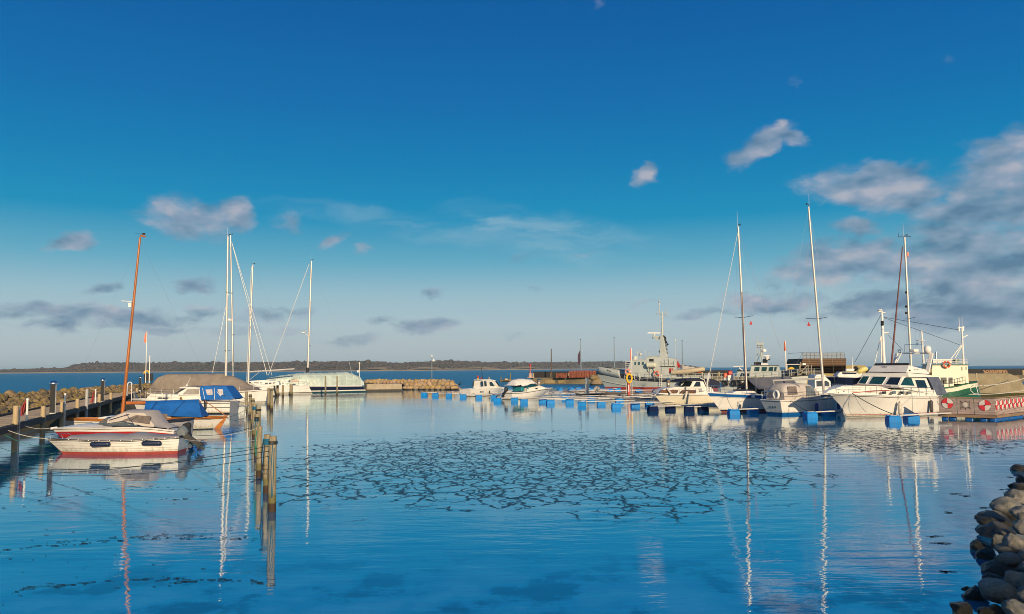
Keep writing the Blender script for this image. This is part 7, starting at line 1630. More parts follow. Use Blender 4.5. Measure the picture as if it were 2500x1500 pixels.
# ---- navy and white motor yacht further back, with a yellow kayak
Z_ = Boat('navy_motor_yacht', 'navy hulled white motor yacht, half hidden left of the flybridge yacht', 'motor yacht', W(2128, 966), W(2028, 966))
Bm = 3.6; z0 = Z_.q(y3(1400, 745))[1]
sh = [(-.3, z0 - .1), (Z_.L * .5, z0), (Z_.L + 1.0, z0 + .1)]; bw = sh[-1]
hull(Z_, sh, [(t_, y * Bm / 2) for t_, y in beam(.85)], [(t_, y * Bm / 2 * .85) for t_, y in beam(.85, n=1.6)], [(-.4, 0), (1, -.2)], [(-.4, Z_.L - .4), (0, Z_.L), (bw[1], bw[0])], [('s', 0), ('s', .1), ('z', .2), ('z', 0)], [NAVY, WHITE], [1, 0, 0, 0], rail=WPAINT)
o_, wq = cabin(Z_, Z_.qs(y3, [(1235, 750), (1275, 690), (1310, 668), (1560, 668), (1640, 700), (1640, 750)], 1.0), 1.5, 1.25, 'cabin', WHITE)
sidewin(Z_, Z_.qs(y3, [(1330, 675), (1560, 680), (1545, 705), (1340, 705)], 1.3), wq, GLASS)
b = MB(); e = Z_.q(y3(1450, 640)); b.box((e[0], 0, e[1]), (1.1, .9, .35)); e0, e1 = Z_.q(y3(1490, 640)), Z_.q(y3(1485, 445)); b.tube([(e0[0], 0, e0[1]), (e1[0], 0, e1[1])], [.06, .04], 6); b.build('roof_box', WPAINT, Z_.o, bevel=.06)
b = MB(); e = Z_.q(y3(1542, 620)); b.lathe([(.3, -.35), (.32, .1), (.2, .3), (.03, .35)], c=(e[0], 0, e[1]), n=10); b.build('dark_lantern', DARK, Z_.o)
c0, c1 = Z_.q(y3(1550, 680), 1), Z_.q(y3(1720, 630), 1); o0 = Z_.w(c0[0], Z_.near * 1.2, c0[1]); o1 = Z_.w(c1[0], Z_.near * 1.2, c1[1])
t_ = thing('kayak', 'pale yellow dinghy lying upside down on the navy motor yacht', 'dinghy', o0)
d = o1 - o0; b = MB(); b.tube([Vector((0, 0, 0)), d * .1, d * .3 + Vector((0, 0, .1)), d * .6 + Vector((0, 0, .2)), d * .9 + Vector((0, 0, .1)), d], [.06, .3, .42, .42, .3, .1], 12); b.build('hull', mat('pale_yellow', (.68, .58, .2), .5), t_, ang=60)
# ---- flybridge yacht
R_ = from_bow('flybridge_yacht', 'large white flybridge motor yacht with red side stripe, radar arch and white satellite dome', 'motor yacht', (2069, 1019), 28, 9.8)
Bm = 4.0
sh = sorted([(-.2, R_.q(y5(1850, 945), 1.9)[1])] + R_.qs(y5, [(1600, 945), (1300, 942), (1000, 935), (700, 922), (400, 910)], 1.9) + [R_.q(y5(150, 905), 1.2), R_.q(y4(112, 1060))]); bw = sh[-1]
hd = [(0, .86), (.15, .93), (.35, 1.0), (.55, .99), (.7, .93), (.82, .78), (.9, .58), (.96, .32), (1, 0)]; hd = [(t_, y * Bm / 2) for t_, y in hd]; hw = [(t_, y * Bm / 2 * .86) for t_, y in beam(.84, n=1.55)]
kx = R_.q(y4(200, 1180)); 
hull(R_, sh, hd, hw, [(-.6, .1), (0, 0), (2, -.2)], [(-.6, R_.L - .5), (0, R_.L), (bw[1] * .5, R_.L + (bw[0] - R_.L) * .38), (bw[1], bw[0])], [('s', 0), ('s', .16), ('s', .21), ('f', .55), ('f', .3), ('z', .22), ('z', .18), ('z', .10), ('z', .05), ('z', 0)], [WHITE, DARK, RED, BLACK], [0, 1, 0, 0, 0, 2, 0, 3, 0, 3], rail=WPAINT, rail_r=.05, flare=1.25, zk=-.7)
def wr(x): return smooth(hd, min(1, max(0, (x - sh[0][0]) / (bw[0] - sh[0][0]))))
fxr = sorted([(0, 1), (R_.q(y5(900, 850))[0], .99), (R_.q(y5(500, 850))[0], .86), (R_.q(y5(200, 850))[0], .5), (bw[0], .12)])
tk = R_.qs(y5, [(60, 905), (120, 850), (330, 760), (800, 760), (1000, 830), (1755, 830), (1790, 945), (900, 940), (400, 905)], 1.5)
o_, wq = cabin(R_, tk, 1.78, 1.6, 'trunk', WHITE, fx=fxr)
st_ = R_.qs(y5, [(480, 885), (700, 855), (880, 838), (1750, 826), (1750, 836), (880, 848), (700, 866), (500, 893)], 1.7); sidewin(R_, st_, wq, RED, name='red_stripe')
PH = mat('porthole_glass', (.03, .03, .03), .15)
for x_ in (925, 1085, 1225, 1340): sidewin(R_, R_.qs(y5, [(x_ - 32, 866), (x_ + 28, 862), (x_ + 28, 905), (x_ - 30, 908)], 1.75), wq, PH if x_ in (925, 1225) else GLASSB, name='porthole', frame=DARK, fw=.03)
o_, pf, psd = solid(R_, y5, ((1145, 790), 1.85), ((1218, 590), 1.62), ((330, 775), -1.85), ((478, 568), -1.62), ((1775, 920), 1.8), ((1645, 618), 1.6), 'saloon', WHITE)
for k, w4 in enumerate(([(400, 718), (492, 588), (618, 590), (545, 726)], [(592, 726), (680, 592), (928, 598), (842, 735)], [(897, 737), (985, 604), (1188, 608), (1128, 746)])): facewin(R_, y5, w4, pf, GLASSG if k < 2 else GLASS, o_)
for k, w4 in enumerate(([(1168, 752), (1245, 612), (1370, 614), (1430, 765)], [(1482, 802), (1434, 650), (1610, 657), (1668, 806)])): facewin(R_, y5, w4, psd, GLASSG if k == 0 else GLASS, o_)
solid(R_, y5, ((1335, 607), 1.95), ((1320, 528), 1.9), ((452, 562), -1.95), ((560, 505), -1.8), ((1722, 603), 1.9), ((1722, 560), 1.9), 'flybridge_deck', WHITE)
o_, pf, psd = solid(R_, y5, ((1285, 522), 1.75), ((1332, 386), 1.6), ((566, 504), -1.75), ((692, 388), -1.6), ((1700, 552), 1.7), ((1640, 468), 1.6), 'flybridge_coaming', WHITE)
solid(R_, y5, ((1335, 390), 1.62), ((1322, 345), 1.55), ((692, 388), -1.62), ((676, 345), -1.55), ((1352, 392), 1.4), ((1345, 350), 1.35), 'dark_screen', mat('smoked_screen', (.035, .025, .02), .25))
facewin(R_, y5, [(570, 503), (1282, 519), (1282, 526), (570, 510)], pf, DARK, o_, 'trim_line', frame=None); facewin(R_, y5, [(1288, 520), (1690, 547), (1690, 554), (1288, 527)], psd, DARK, o_, 'trim_line', frame=None)
for P, pl_, n_ in (((880, 420), pf, 10), ((1465, 470), psd, 8)):
    rs_ = random.Random(n_)
    for k in range(n_):
        x_, y_ = P[0] + (k - n_ / 2) * 11, P[1] + (k % 3 - 1) * (10 if n_ == 10 else 3); h_ = rs_.uniform(5, 13)
        facewin(R_, y5, [(x_, y_), (x_ + 5, y_ - h_), (x_ + 9, y_ - h_), (x_ + 4, y_)], pl_, DARK, o_, 'name_script', .025, None)
facewin(R_, y5, [(1330, 468), (1358, 468), (1358, 496), (1330, 496)], psd, DARK, o_, 'side_lamp', frame=None)
# radar arch across the boat
b = MB(); l0, l1 = R_.q(y5(1065, 345), -1.3), R_.q(y5(1108, 175), -1.25); r0, r1 = R_.q(y5(1655, 545), 1.4), R_.q(y5(1738, 172), 1.25); nn = R_.near
b.bar((l0[0], -nn * 1.3, l0[1]), (l1[0], -nn * 1.25, l1[1]), .30, .12); b.bar((r0[0], nn * 1.4, r0[1]), (r1[0], nn * 1.25, r1[1]), .34, .14); b.bar((l1[0], -nn * 1.25, l1[1] + .02), (r1[0], nn * 1.25, r1[1] + .02), .14, .12)
k0, k1 = R_.q(y5(1110, 330), -.6), R_.q(y5(1185, 180), -.9); b.tube([(k0[0], -nn * .6, k0[1]), (k1[0], -nn * .9, k1[1])], .06, 6)
arch = b.build('radar_arch', WHITE, R_.o, bevel=.03)
b = MB(); e = R_.q(y5(1665, 98), 1.1); b.lathe([(.16, -.34), (.27, -.25), (.31, -.02), (.29, .14), (.2, .27), (.08, .33), (.01, .34)], c=(e[0], nn * 1.1, e[1]), n=18); b.build('satellite_dome', WPAINT, arch, ang=60)
b = MB(); e = R_.q(y5(1425, 122), .3); b.box((e[0], nn * .3, e[1]), (.6, .5, .26)); b.build('radar', WPAINT, arch, bevel=.06)
b = MB(); e = R_.q(y5(1165, 135), -.6); b.torus((e[0], -nn * .6, e[1]), .14, .04, RY); e2 = R_.q(y5(1130, 90), -.8); b.tube([(e2[0], -nn * .8, l1[1]), (e2[0], -nn * .8, e2[1])], .035, 5); e3, e4 = R_.q(y5(1248, 160)), R_.q(y5(1248, 15)); b.tube([(e3[0], 0, e3[1]), (e4[0], 0, e4[1])], .04, 5); e5, e6 = R_.q(y5(1248, 5)), R_.q(y5(1580, 5)); b.tube([(e4[0], 0, e4[1]), (e6[0], 0, e6[1])], .02, 5); e7 = R_.q(y5(1480, -10)); b.box((e7[0], 0, e7[1] - .05), (.12, .12, .25)); b.build('antennas', STEEL, arch)
cabin(R_, R_.qs(y5, [(1655, 605), (1855, 600), (1985, 912), (1780, 925)], 1.3), 1.55, 1.4, 'aft_canvas', mat('blue_grey_canvas', (.09, .11, .17), .7, var=.35, scale=2, bump=.03, bscale=4), bevel=.04)
b = MB(); b.box((0, 0, 0), (.01, .01, .01))
rails(R_, [bw[0] - .3 - k * 1.05 for k in range(11)], lambda x: wr(x) * .95, lambda x: smooth(sh, x), .72, r=.02)
b = MB(); e = R_.q(y5(650, 750), 1.1); e2 = R_.q(y5(960, 765), 1.3); b.bar((R_.q(y5(330, 745), .9)[0], R_.near * .9, R_.q(y5(330, 745), .9)[1] + .05), (e2[0], R_.near * 1.45, e2[1]), .2, .07); b.build('teak_handrail', mat('teak_dark', (.14, .085, .055), .7), R_.o)
b = MB(); rs_ = random.Random(9)
for k in range(16): x, z = R_.q(y5(60 + k * 23, 885 - (k % 4) * 8), .5); b.ball((x, R_.near * rs_.uniform(.2, .7), z + .02), rs_.uniform(.04, .09), 6)
e = R_.q(y5(170, 860), .3); b.bar((e[0] + .6, 0, e[1] - .1), (e[0] - .5, 0, e[1] + .1), .16, .14); b.build('anchor_gear', mat('anchor_gear', (.16, .13, .09), .6, var=.6, scale=8), R_.o)
WF = mat('grey_white_fender', (.60, .55, .47), .5, var=.2, dirt=.35, dcol=(.3, .25, .2))
x, z = R_.q(y5(1165, 1170), 2.1); fender(R_.w(x, R_.near * (wr(x) + .10), z), (-.04, 0, 1), 1.05, .15, WF, 'large white fender with black ends hanging on the flybridge yacht', R_.w(x, R_.near * wr(x), sh[3][1]), ROPEK, 'fenders', BLACK)
x, z = R_.q(y5(1750, 1130), 2.1); fender(R_.w(x, R_.near * (wr(x) + .14), z), (0, 0, 1), 1.05, .15, mat('dark_fender', (.06, .05, .05), .5), 'dark fender at the stern of the flybridge yacht beside the shield raft', R_.w(x, R_.near * wr(x), sh[1][1]), ROPEK, 'fenders')
x, z = R_.q(y5(300, 915), 1.3); rope(R_.w(x, R_.near * 1.3, z + .1), W(2180, 1029) + Vector((0, 0, .55)), 'dark rope from the flybridge yacht bow down to the blue float', ROPEK, .12, .03)
x, z = R_.q(y5(1380, 935), 2.0); rope(R_.w(x, R_.near * (wr(x) + .03), z), W(2228, 1024) + Vector((0, 0, .5)), 'thin dark rope from the flybridge yacht rail to the second blue float', ROPEK, .08, .015)
x, z = R_.q(y5(330, 930), 1.4); rope(R_.w(x, R_.near * 1.45, z), R_.w(R_.q(y5(545, 1280), 1.7)[0], R_.near * 1.75, .5), 'slack thin rope hanging in a bight along the flybridge yacht bow', ROPEK, .15, .012)
# ---- sailing yacht hidden behind the flybridge yacht: only rig and coaming show
X_ = Boat('hidden_sloop', 'sailing yacht behind the flybridge yacht with dark red furled sail and tall mast', 'sailing yacht', W(2262, 985), W(2165, 985))
Bm = 3.2; z0 = 1.2; sh = [(-.5, z0), (X_.L * .5, z0 + .05), (X_.L + 1.0, z0 + .3)]; bw = sh[-1]
hull(X_, sh, [(t_, y * Bm / 2) for t_, y in beam(.7)], [(t_, y * Bm / 2 * .85) for t_, y in beam(.6, n=1.6)], [(-.4, .4), (1, -.3)], [(-.4, X_.L - .4), (0, X_.L), (bw[1], bw[0])], [('s', 0), ('s', .1), ('z', .1), ('z', 0)], [WHITE, NAVY], [0, 0, 1, 1], rail=WPAINT)
mB, mT = X_.q(y4(978, 745)), X_.q(y8(1619, 352)); FR = .44
X_FR = (X_.q(y4(955, 255))[1] - mB[1]) / (mT[1] - mB[1]); kk = (mB[1] - 1.0) / (mT[1] - mB[1])
mb3 = (mB[0] - (mT[0] - mB[0]) * kk, 1.0); X_FR = (X_.q(y4(955, 255))[1] - 1.0) / (mT[1] - 1.0)
mo, MP = mast(X_, mb3, mT, .15, .11, ALU, spread=[(X_FR, 1.5, .05)], stays=[(-.4, .4, z0), (-.4, -.4, z0)], lat=(1.5, mb3[0], 1.2), antenna=1.6, sr=.009)
b = MB(); t0 = X_.q(y8(1602, 432)); t1 = X_.q(y4(772, 715)); dxx = (t1[0] - t0[0]) / (t1[1] - t0[1]); zb3 = 1.4; b.tube([(t0[0], 0, t0[1]), (t1[0] + dxx * (zb3 - t1[1]), 0, zb3)], [.06, .12], 8); b.build('furled_sail', mat('dark_red_sail', (.16, .06, .05), .8), X_.o)
b = MB(); e = X_.q(y8(1647, 500)); b.box((e[0], 0, e[1]), (.16, .16, .5)); b.build('radar_reflector', ORANGE, mo)
b = MB()
for y_ in (828, 950, 1005): e = X_.q(y8(1642, y_)); bl_ = MB(); bl_.ball((e[0] + .1, 0, e[1]), .15, 8); bl_.build('mast_lamp', DARK, mo)
tt_ = MP(1); b.tube([tt_ + Vector((-.7, 0, .05)), tt_ + Vector((.7, 0, .05))], .03, 5); b.tube([tt_ + Vector((.65, 0, .05)), tt_ + Vector((.65, 0, .5))], .02, 5); b.build('mast_fittings', DARK, mo)
# ---- cream and green fishing cutter
T = Boat('fishing_cutter', 'cream fishing cutter with green hull, white masts and orange lifebuoy, behind the flybridge yacht', 'fishing boat', W(2402, 981), W(2140, 981))
Bm = 4.6
sh = sorted([T.q(y6(775, 528), 1.2)] + T.qs(y6, [(570, 555), (400, 590), (100, 620)], 2.2) + [(T.L * .8, T.q(y6(100, 620), 2.2)[1] + .2), (T.L + 1.2, T.q(y6(100, 620), 2.2)[1] + .9)]); bw = sh[-1]
hd = [(0, .1), (.03, .9), (.1, 1.5), (.25, 2.1), (.45, 2.3), (.7, 2.1), (.88, 1.2), (1, 0)]; hw = [(0, 0), (.08, .8), (.2, 1.6), (.45, 2.1), (.7, 1.8), (.88, .8), (1, 0)]
hull(T, sh, hd, hw, [(-.8, .8), (0, .2), (sh[0][1], sh[0][0])], [(-.8, T.L - 1), (0, T.L), (bw[1], bw[0])], [('s', 0), ('s', .12), ('s', .55), ('s', .60), ('f', .4), ('z', .15), ('z', 0)], [CREAMP, GREENP, BLACK], [1, 0, 1, 1, 1, 2, 2], rail=GREENP, rail_r=.07, deck=mat('cutter_deck', (.25, .2, .14), .8))
o_, wq = cabin(T, T.qs(y6, [(75, 560), (85, 292), (580, 292), (592, 560)], 1.5), 1.7, 1.65, 'wheelhouse', CREAMP)
sidewin(T, T.qs(y6, [(500, 320), (513, 320), (513, 372), (500, 372)], 1.7), wq, PH, name='slit_window'); sidewin(T, T.qs(y6, [(558, 318), (570, 318), (570, 365), (558, 365)], 1.7), wq, PH, name='slit_window')
cabin(T, T.qs(y6, [(70, 296), (72, 284), (585, 284), (590, 296)], 1.5), 1.8, 1.8, 'roof_edge', GREENP)
b = MB(); wtop = T.q(y6(300, 288), 1.7)[1]; wt2 = T.q(y6(300, 215), 1.7)[1]; xl, xr = sorted((T.q(y6(150, 250), 1.7)[0], T.q(y6(578, 250), 1.7)[0]))
for sg in (1, -1):
    for k in range(7): x = xl + (xr - xl) * k / 6; b.tube([(x, sg * 1.65, wtop), (x, sg * 1.65, wt2)], .035, 5)
    for f in (1, .6, .3): b.tube([(xl, sg * 1.65, wtop + (wt2 - wtop) * f), (xr, sg * 1.65, wtop + (wt2 - wtop) * f)], .03, 5)
b.box(((xl + xr) / 2 + .5, .3, (wtop + wt2) / 2 + .1), ((xr - xl) * .8, 1.6, (wt2 - wtop) * .8)); b.build('roof_rail', WPAINT, T.o)
b = MB(); xx, _z = T.q(y6(445, 250), 1.6); b.box((xx, T.near * 1.3, (wtop + wt2) / 2 + .1), (.5, .2, (wt2 - wtop) * .7)); b.build('roof_locker', GREENP, T.o)
o_, wq = cabin(T, T.qs(y6, [(-120, 640), (-110, 438), (385, 438), (398, 640)], 1.9), 1.95, 1.9, 'deckhouse', CREAMP)
for w4 in ([(210, 468), (292, 468), (292, 556), (212, 556)], [(314, 468), (376, 468), (376, 556), (314, 556)], [(110, 468), (185, 468), (185, 556), (112, 556)]): sidewin(T, T.qs(y6, w4, 1.95), wq, GLASS, frame=WPAINT, fw=.07)
b = MB(); ht = T.qs(y6, [(-60, 440), (-40, 345), (340, 345), (385, 380), (392, 440), (375, 440), (360, 400), (-40, 400)], 1.6); b.prism(ht, -1.6, 1.6); b.build('beige_roof', mat('khaki_roof', (.34, .29, .17), .8), T.o, bevel=.05)
x, z = T.q(y6(291, 288), 1.9); t_ = thing('lifebuoy', 'bright orange lifebuoy on the wheelhouse rail of the cream fishing cutter', 'lifebuoy', T.w(x, T.near * 1.92, z), math.atan2(T.u.y, T.u.x))
b = MB(); b.torus((0, 0, 0), .34, .095, RY, n=24, k=8, mats=[0, 0, 0, 0, 0, 1]); b.build('ring', [ORANGE, CREAMP], t_)
b = MB(); e0, e1 = T.q(y6(128, 235)), T.q(y6(126, 112)); b.tube([(e0[0], .4, e0[1]), (e1[0], .4, e1[1])], .14, 10); b.build('exhaust_stack', STEEL, T.o)
gm = lambda x, y, w_=0: (T.q(y4(x, y), w_)[0], w_, T.q(y4(x, y), w_)[1])
b = MB(); b.tube([gm(692, 760), gm(668, 200)], [.20, .13], 10); b.tube([gm(668, 200), gm(664, 165)], .1, 8); b.tube([gm(625, 175), gm(705, 195)], .07, 6); b.tube([gm(690, 408), gm(738, 405)], .1, 6); b.tube([gm(660, 440), gm(660, 720)], .06, 6); b.tube([gm(658, 440), gm(590, 735)], .05, 6); b.ball(gm(648, 165), .2, 8, sc=(1.6, 1, .6)); b.build('fore_mast', WPAINT, T.o)
b = MB(); 
for y_ in (290, 300, 320): b.ball(gm(672, y_), .2, 8)
b.build('mast_lamps', DARK, T.o)
b = MB(); b.tube([gm(1112, 730), gm(1090, 385)], [.13, .09], 8); b.lathe([(.05, -.05), (.5, 0), (.45, .08), (.1, .12)], c=gm(1083, 490), n=12); b.build('mid_mast', WPAINT, T.o)
b = MB(); b.tube([gm(1538, 745), gm(1518, 345)], [.13, .09], 8); b.tube([gm(1405, 680), gm(1515, 535)], .06, 6); b.tube([gm(1448, 672), gm(1520, 545)], .05, 6); b.tube([gm(1525, 460), gm(1580, 430)], .07, 6); b.bar(gm(1480, 350), gm(1545, 345), .1, .1); b.bar(gm(1490, 390), gm(1490, 340), .12, .12); b.bar(gm(1535, 385), gm(1535, 338), .12, .12); b.tube([gm(1495, 340), gm(1488, 240)], .025, 5); b.tube([gm(1522, 340), gm(1520, 240)], .025, 5); b.build('aft_mast', WPAINT, T.o)
b = MB(); b.tube([gm(690, 240), gm(1490, 375)], .025, 4); b.tube([gm(690, 245), gm(1500, 535)], .022, 4); b.tube([gm(655, 220), gm(380, 720)], .025, 4); b.tube([gm(738, 430), gm(890, 590)], .02, 4); b.build('rigging', ROPEK, T.o)
rails(T, [T.q(y6(565 - k * 75, 600), 2.2)[0] for k in range(7)], lambda x: 2.0, lambda x: smooth(sh, x), .8, m=DARK, r=.025, wires=(1, .5))
# ---- concrete quay and rubble at the right edge
q0 = WY(2120, 940, 112); q1 = WY(2493, 940, 105); qa = (q1 - q0).normalized(); Lq = (q1 - q0).length
t_ = thing('quay_wall', 'stained concrete quay wall with mossy waterline at the far right behind the cutter', 'quay', (q0.x, q0.y, 0), math.atan2(qa.y, qa.x)); zt = CAM_H - (913 - 892.6) * 105 / F
b = MB(); b.prism([(0, -1), (0, zt), (Lq - 1.2, zt), (Lq - .2, zt - .5), (Lq + 1.6, -1)], 0, 6); b.build('wall', mat('quay_concrete', (.36, .30, .19), .9, var=.28, scale=.7, dirt=.6, dcol=(.11, .095, .05), bump=.04, bscale=5), t_)
b = MB(); b.prism([(0, -.5), (0, .55), (Lq * .3, .7), (Lq * .6, .5), (Lq + .6, .6), (Lq + 1.2, -.5)], -.06, 0); b.build('weed_band', mat('green_black_weed', (.06, .06, .015), .9, var=.6, scale=2), t_)
b = MB(); b.box((Lq - 5, .5, 2.2), (.12, 1.1, 2.0)); b.build('joint_strip', mat('pale_joint', (.5, .42, .28), .9), t_)
b = MB(); rk = random.Random(8); a_ = WY(2390, 912, 203)
for i in range(13):
    for j in range(5):
        b.box((i * .46 + rk.uniform(-.05, .05), rk.uniform(-.1, .1), j * .24 + .1), (.4, .9, .2), rk.uniform(-.15, .15))
tag(b.build('brick_stack', mat('mixed_brick', (.36, .22, .12), .9, var=.7, scale=5), loc=(a_.x, 201.0, 1.7 + .2)), 'ochre rubble stack on the mole at the far right of the harbour', 'brick stack')
b = MB(); b.box((0, 0, 0), (.12, .12, .12))
# ropes and rail at the far right
rope(WY(2402, 942, 84), WY(2560, 900, 100), 'upper thick rope from the green cutter stern to the quay at the right edge', ROPEW, .4, .04)
rope(WY(2365, 963, 80), WY(2560, 940, 78), 'lower pale rope running from the raft to the right edge', ROPEW, .3, .035)
g = W(2398, 1000, .8); b = MB()
pl = [a5(840, 800), a5(760, 790), a5(705, 740), a5(700, 690), a5(740, 640), a5(830, 625), a5(910, 640)]
b.tube([WY(p[0], p[1], 66.5) - g for p in pl], .035, 6); b.tube([WY(*a5(800, 640), 66.5) - g, WY(*a5(845, 805), 66.5) - g], .035, 6)
tag(b.build('tube_rail', STEEL, loc=g), 'curved steel tube rail on the raft in front of the green hull', 'handrail')
# ---- shield raft
A_ = W(2293, 1023); Bc = W(2431, 1027); Cc = W(2560, 1011)
fa = (Bc - A_).normalized(); Lf = (Bc - A_).length
t_ = thing('shield_raft', 'grey-brown plank raft on blue barrels with painted round red and white shields', 'raft', A_, math.atan2(fa.y, fa.x))
zt = CAM_H - (966.5 - 893.4) * A_.y / F; z_b = .42; inv = Matrix.Rotation(-math.atan2(fa.y, fa.x), 3, 'Z')
cB = inv @ (Cc - A_); sd_ = (cB - Vector((Lf, 0, 0))).normalized(); Ls = (cB - Vector((Lf, 0, 0))).length
PLK = mat('weathered_plank', (.40, .30, .27), .85, var=.6, scale=2.6, stretch=(.35, .35, 9), bump=.012, bscale=10, dirt=.4, dcol=(.15, .09, .07))
PLK2 = mat('brown_plank', (.26, .17, .11), .85, var=.4, scale=2, stretch=(.25, .25, 5), bump=.01)
nd = 7; 
def face_pt(s_, u, z, out=0.0):      # s_ 0 front, 1 side
    if s_ == 0: return Vector((u, -out, z))
    p = Vector((Lf, 0, 0)) + sd_ * u; n_ = Vector((sd_.y, -sd_.x, 0)); return p + n_ * out + Vector((0, 0, z))
for s_, LL in ((0, Lf), (1, Ls)):
    n = 3 if s_ == 0 else 3; cuts = [0, LL * .335, LL * .635, LL] if s_ == 0 else [0, LL * .33, LL * .66, LL]
    for k in range(n):
        u0, u1 = cuts[k] + .02, cuts[k + 1] - .02; b = MB(); H = zt - .16 - z_b
        for j in range(nd):
            z0_, z1__ = z_b + H * j / nd + .004, z_b + H * (j + 1) / nd - .004; rr = rk.uniform(-.006, .006)
            b.add([face_pt(s_, u0, z0_, rr), face_pt(s_, u1, z0_, rr), face_pt(s_, u1, z1__, rr), face_pt(s_, u0, z1__, rr), face_pt(s_, u0, z0_, rr - .04), face_pt(s_, u1, z0_, rr - .04), face_pt(s_, u1, z1__, rr - .04), face_pt(s_, u0, z1__, rr - .04)], [(0, 1, 2, 3), (4, 7, 6, 5), (0, 4, 5, 1), (1, 5, 6, 2), (2, 6, 7, 3), (3, 7, 4, 0)])
        b.build('plank_panel', PLK, t_)
    b = MB(); b.bar(face_pt(s_, 0, zt - .08, .02), face_pt(s_, LL, zt - .10 + (0 if s_ == 0 else .02), .02), .15, .07); b.build('top_rail', PLK2, t_)
    b = MB(); b.bar(face_pt(s_, -.05, .30, .05), face_pt(s_, LL, .27, .05), .14, .22); b.build('base_beam', PLK2, t_)
b = MB(); pts = [face_pt(0, 0, .30, -.1), face_pt(0, Lf, .30, -.1), face_pt(1, Ls, .30, -.1), Vector((cB.x - Lf, cB.y, .30))]; b.slab([(p.x, p.y) for p in pts], .26, .34); b.build('deck', PLK2, t_)
BBL = mat('blue_barrel', (.004, .09, .36), .35, var=.2)
def barrel(s_, u0, u1):
    b = MB(); p, q = face_pt(s_, u0, .02, -.28), face_pt(s_, u1, .02, -.28); d = (q - p) / 10; rr = [.16, .25, .27, .265, .28, .265, .28, .265, .27, .25, .16]
    b.tube([p + d * k for k in range(11)], [r * .95 for r in rr], 14); b.build('barrel', BBL, t_, ang=40)
kx_ = Lf / (1165 - 110)
for u0, u1 in ((150, 275), (290, 430), (600, 760), (870, 1020), (1040, 1185)): barrel(0, (u0 - 110) * kx_, (u1 - 110) * kx_)
for k in range(5): barrel(1, .15 + k * 1.25, 1.2 + k * 1.25)
SR = [mat('shield_red', (.62, .03, .04), .6, var=.25), mat('shield_white', (.66, .60, .55), .6, var=.15), mat('shield_rim', (.03, .025, .025), .6)]
def shield(s_, u, z, r, pat):
    b = MB(); ns = 32; c = face_pt(s_, u, z, .035)
    ring = lambda rad, o_: [face_pt(s_, u + rad * math.cos(a), z + rad * math.sin(a), o_) for a in [2 * math.pi * k / ns for k in range(ns)]]
    R0, R1, R2 = ring(r * .95, .03), ring(r, .028), ring(r, -.0)
    vs = [c] + R0; 
    b.add(vs, [(0, 1 + k, 1 + (k + 1) % ns) for k in range(ns)])
    for k in range(ns): b.m[k] = pat[int(k / ns * 4)]
    b.grid([R0, R1, R2], close=True, m=2)
    o = b.build('shield', SR, t_, ang=30)
    h = MB(); h.ball(face_pt(s_, u, z, .05), r * .11, 8); h.build('boss', SR[2], o)
zc = lambda yy: CAM_H - (860 + yy / 7.809 - 893) * 63 / F
shield(0, (283 - 110) * kx_, zc(978), .42, (1, 0, 1, 0)); shield(0, (980 - 110) * kx_, zc(1003), .43, (0, 1, 0, 1))
for k in range(8): shield(1, .42 + k * .90, zc(1000) + .01 * k, .40, (0, 1, 0, 1))
# beast-like emblem on the middle panel: pale oval body, dark ring, four limbs and a vertical line
u_, z_ = (622 - 110) * kx_, zc(1000); em = MB(); ns = 24
DK = mat('emblem_dark', (.045, .04, .035), .7)
for k in range(ns):
    a0, a1_ = 2 * math.pi * k / ns, 2 * math.pi * (k + 1) / ns
    for rx, rz in ((.30, .27),): 
        if 1.9 < a0 < 2.2 or k % 6 == 2: continue
        em.bar(face_pt(0, u_ + rx * math.cos(a0), z_ + rz * math.sin(a0), .012), face_pt(0, u_ + rx * math.cos(a1_), z_ + rz * math.sin(a1_), .012), .03, .015)
for sx_, sz_ in ((1, 1), (-1, 1), (1, -1), (-1, -1)):
    em.bar(face_pt(0, u_ + sx_ * .16, z_ + sz_ * .15, .014), face_pt(0, u_ + sx_ * .34, z_ + sz_ * .24, .014), .07, .015); em.bar(face_pt(0, u_ + sx_ * .30, z_ + sz_ * .20, .014), face_pt(0, u_ + sx_ * .33, z_ + sz_ * .31, .014), .05, .015)
em.bar(face_pt(0, u_, z_ + .42, .012), face_pt(0, u_, z_ - .42, .012), .022, .012)
eo = em.build('emblem', DK, t_)
b = MB(); cc_ = face_pt(0, u_, z_, .03); rg_ = [face_pt(0, u_ + .16 * math.cos(a), z_ + .20 * math.sin(a), .02) for a in [2 * math.pi * k / 20 for k in range(20)]]; rg2 = [face_pt(0, u_ + .16 * math.cos(a), z_ + .20 * math.sin(a), 0) for a in [2 * math.pi * k / 20 for k in range(20)]]
b.add([cc_] + rg_, [(0, 1 + k, 1 + (k + 1) % 20) for k in range(20)]); b.grid([rg_, rg2], close=True); b.build('emblem_body', mat('emblem_pale', (.52, .48, .42), .7), eo)
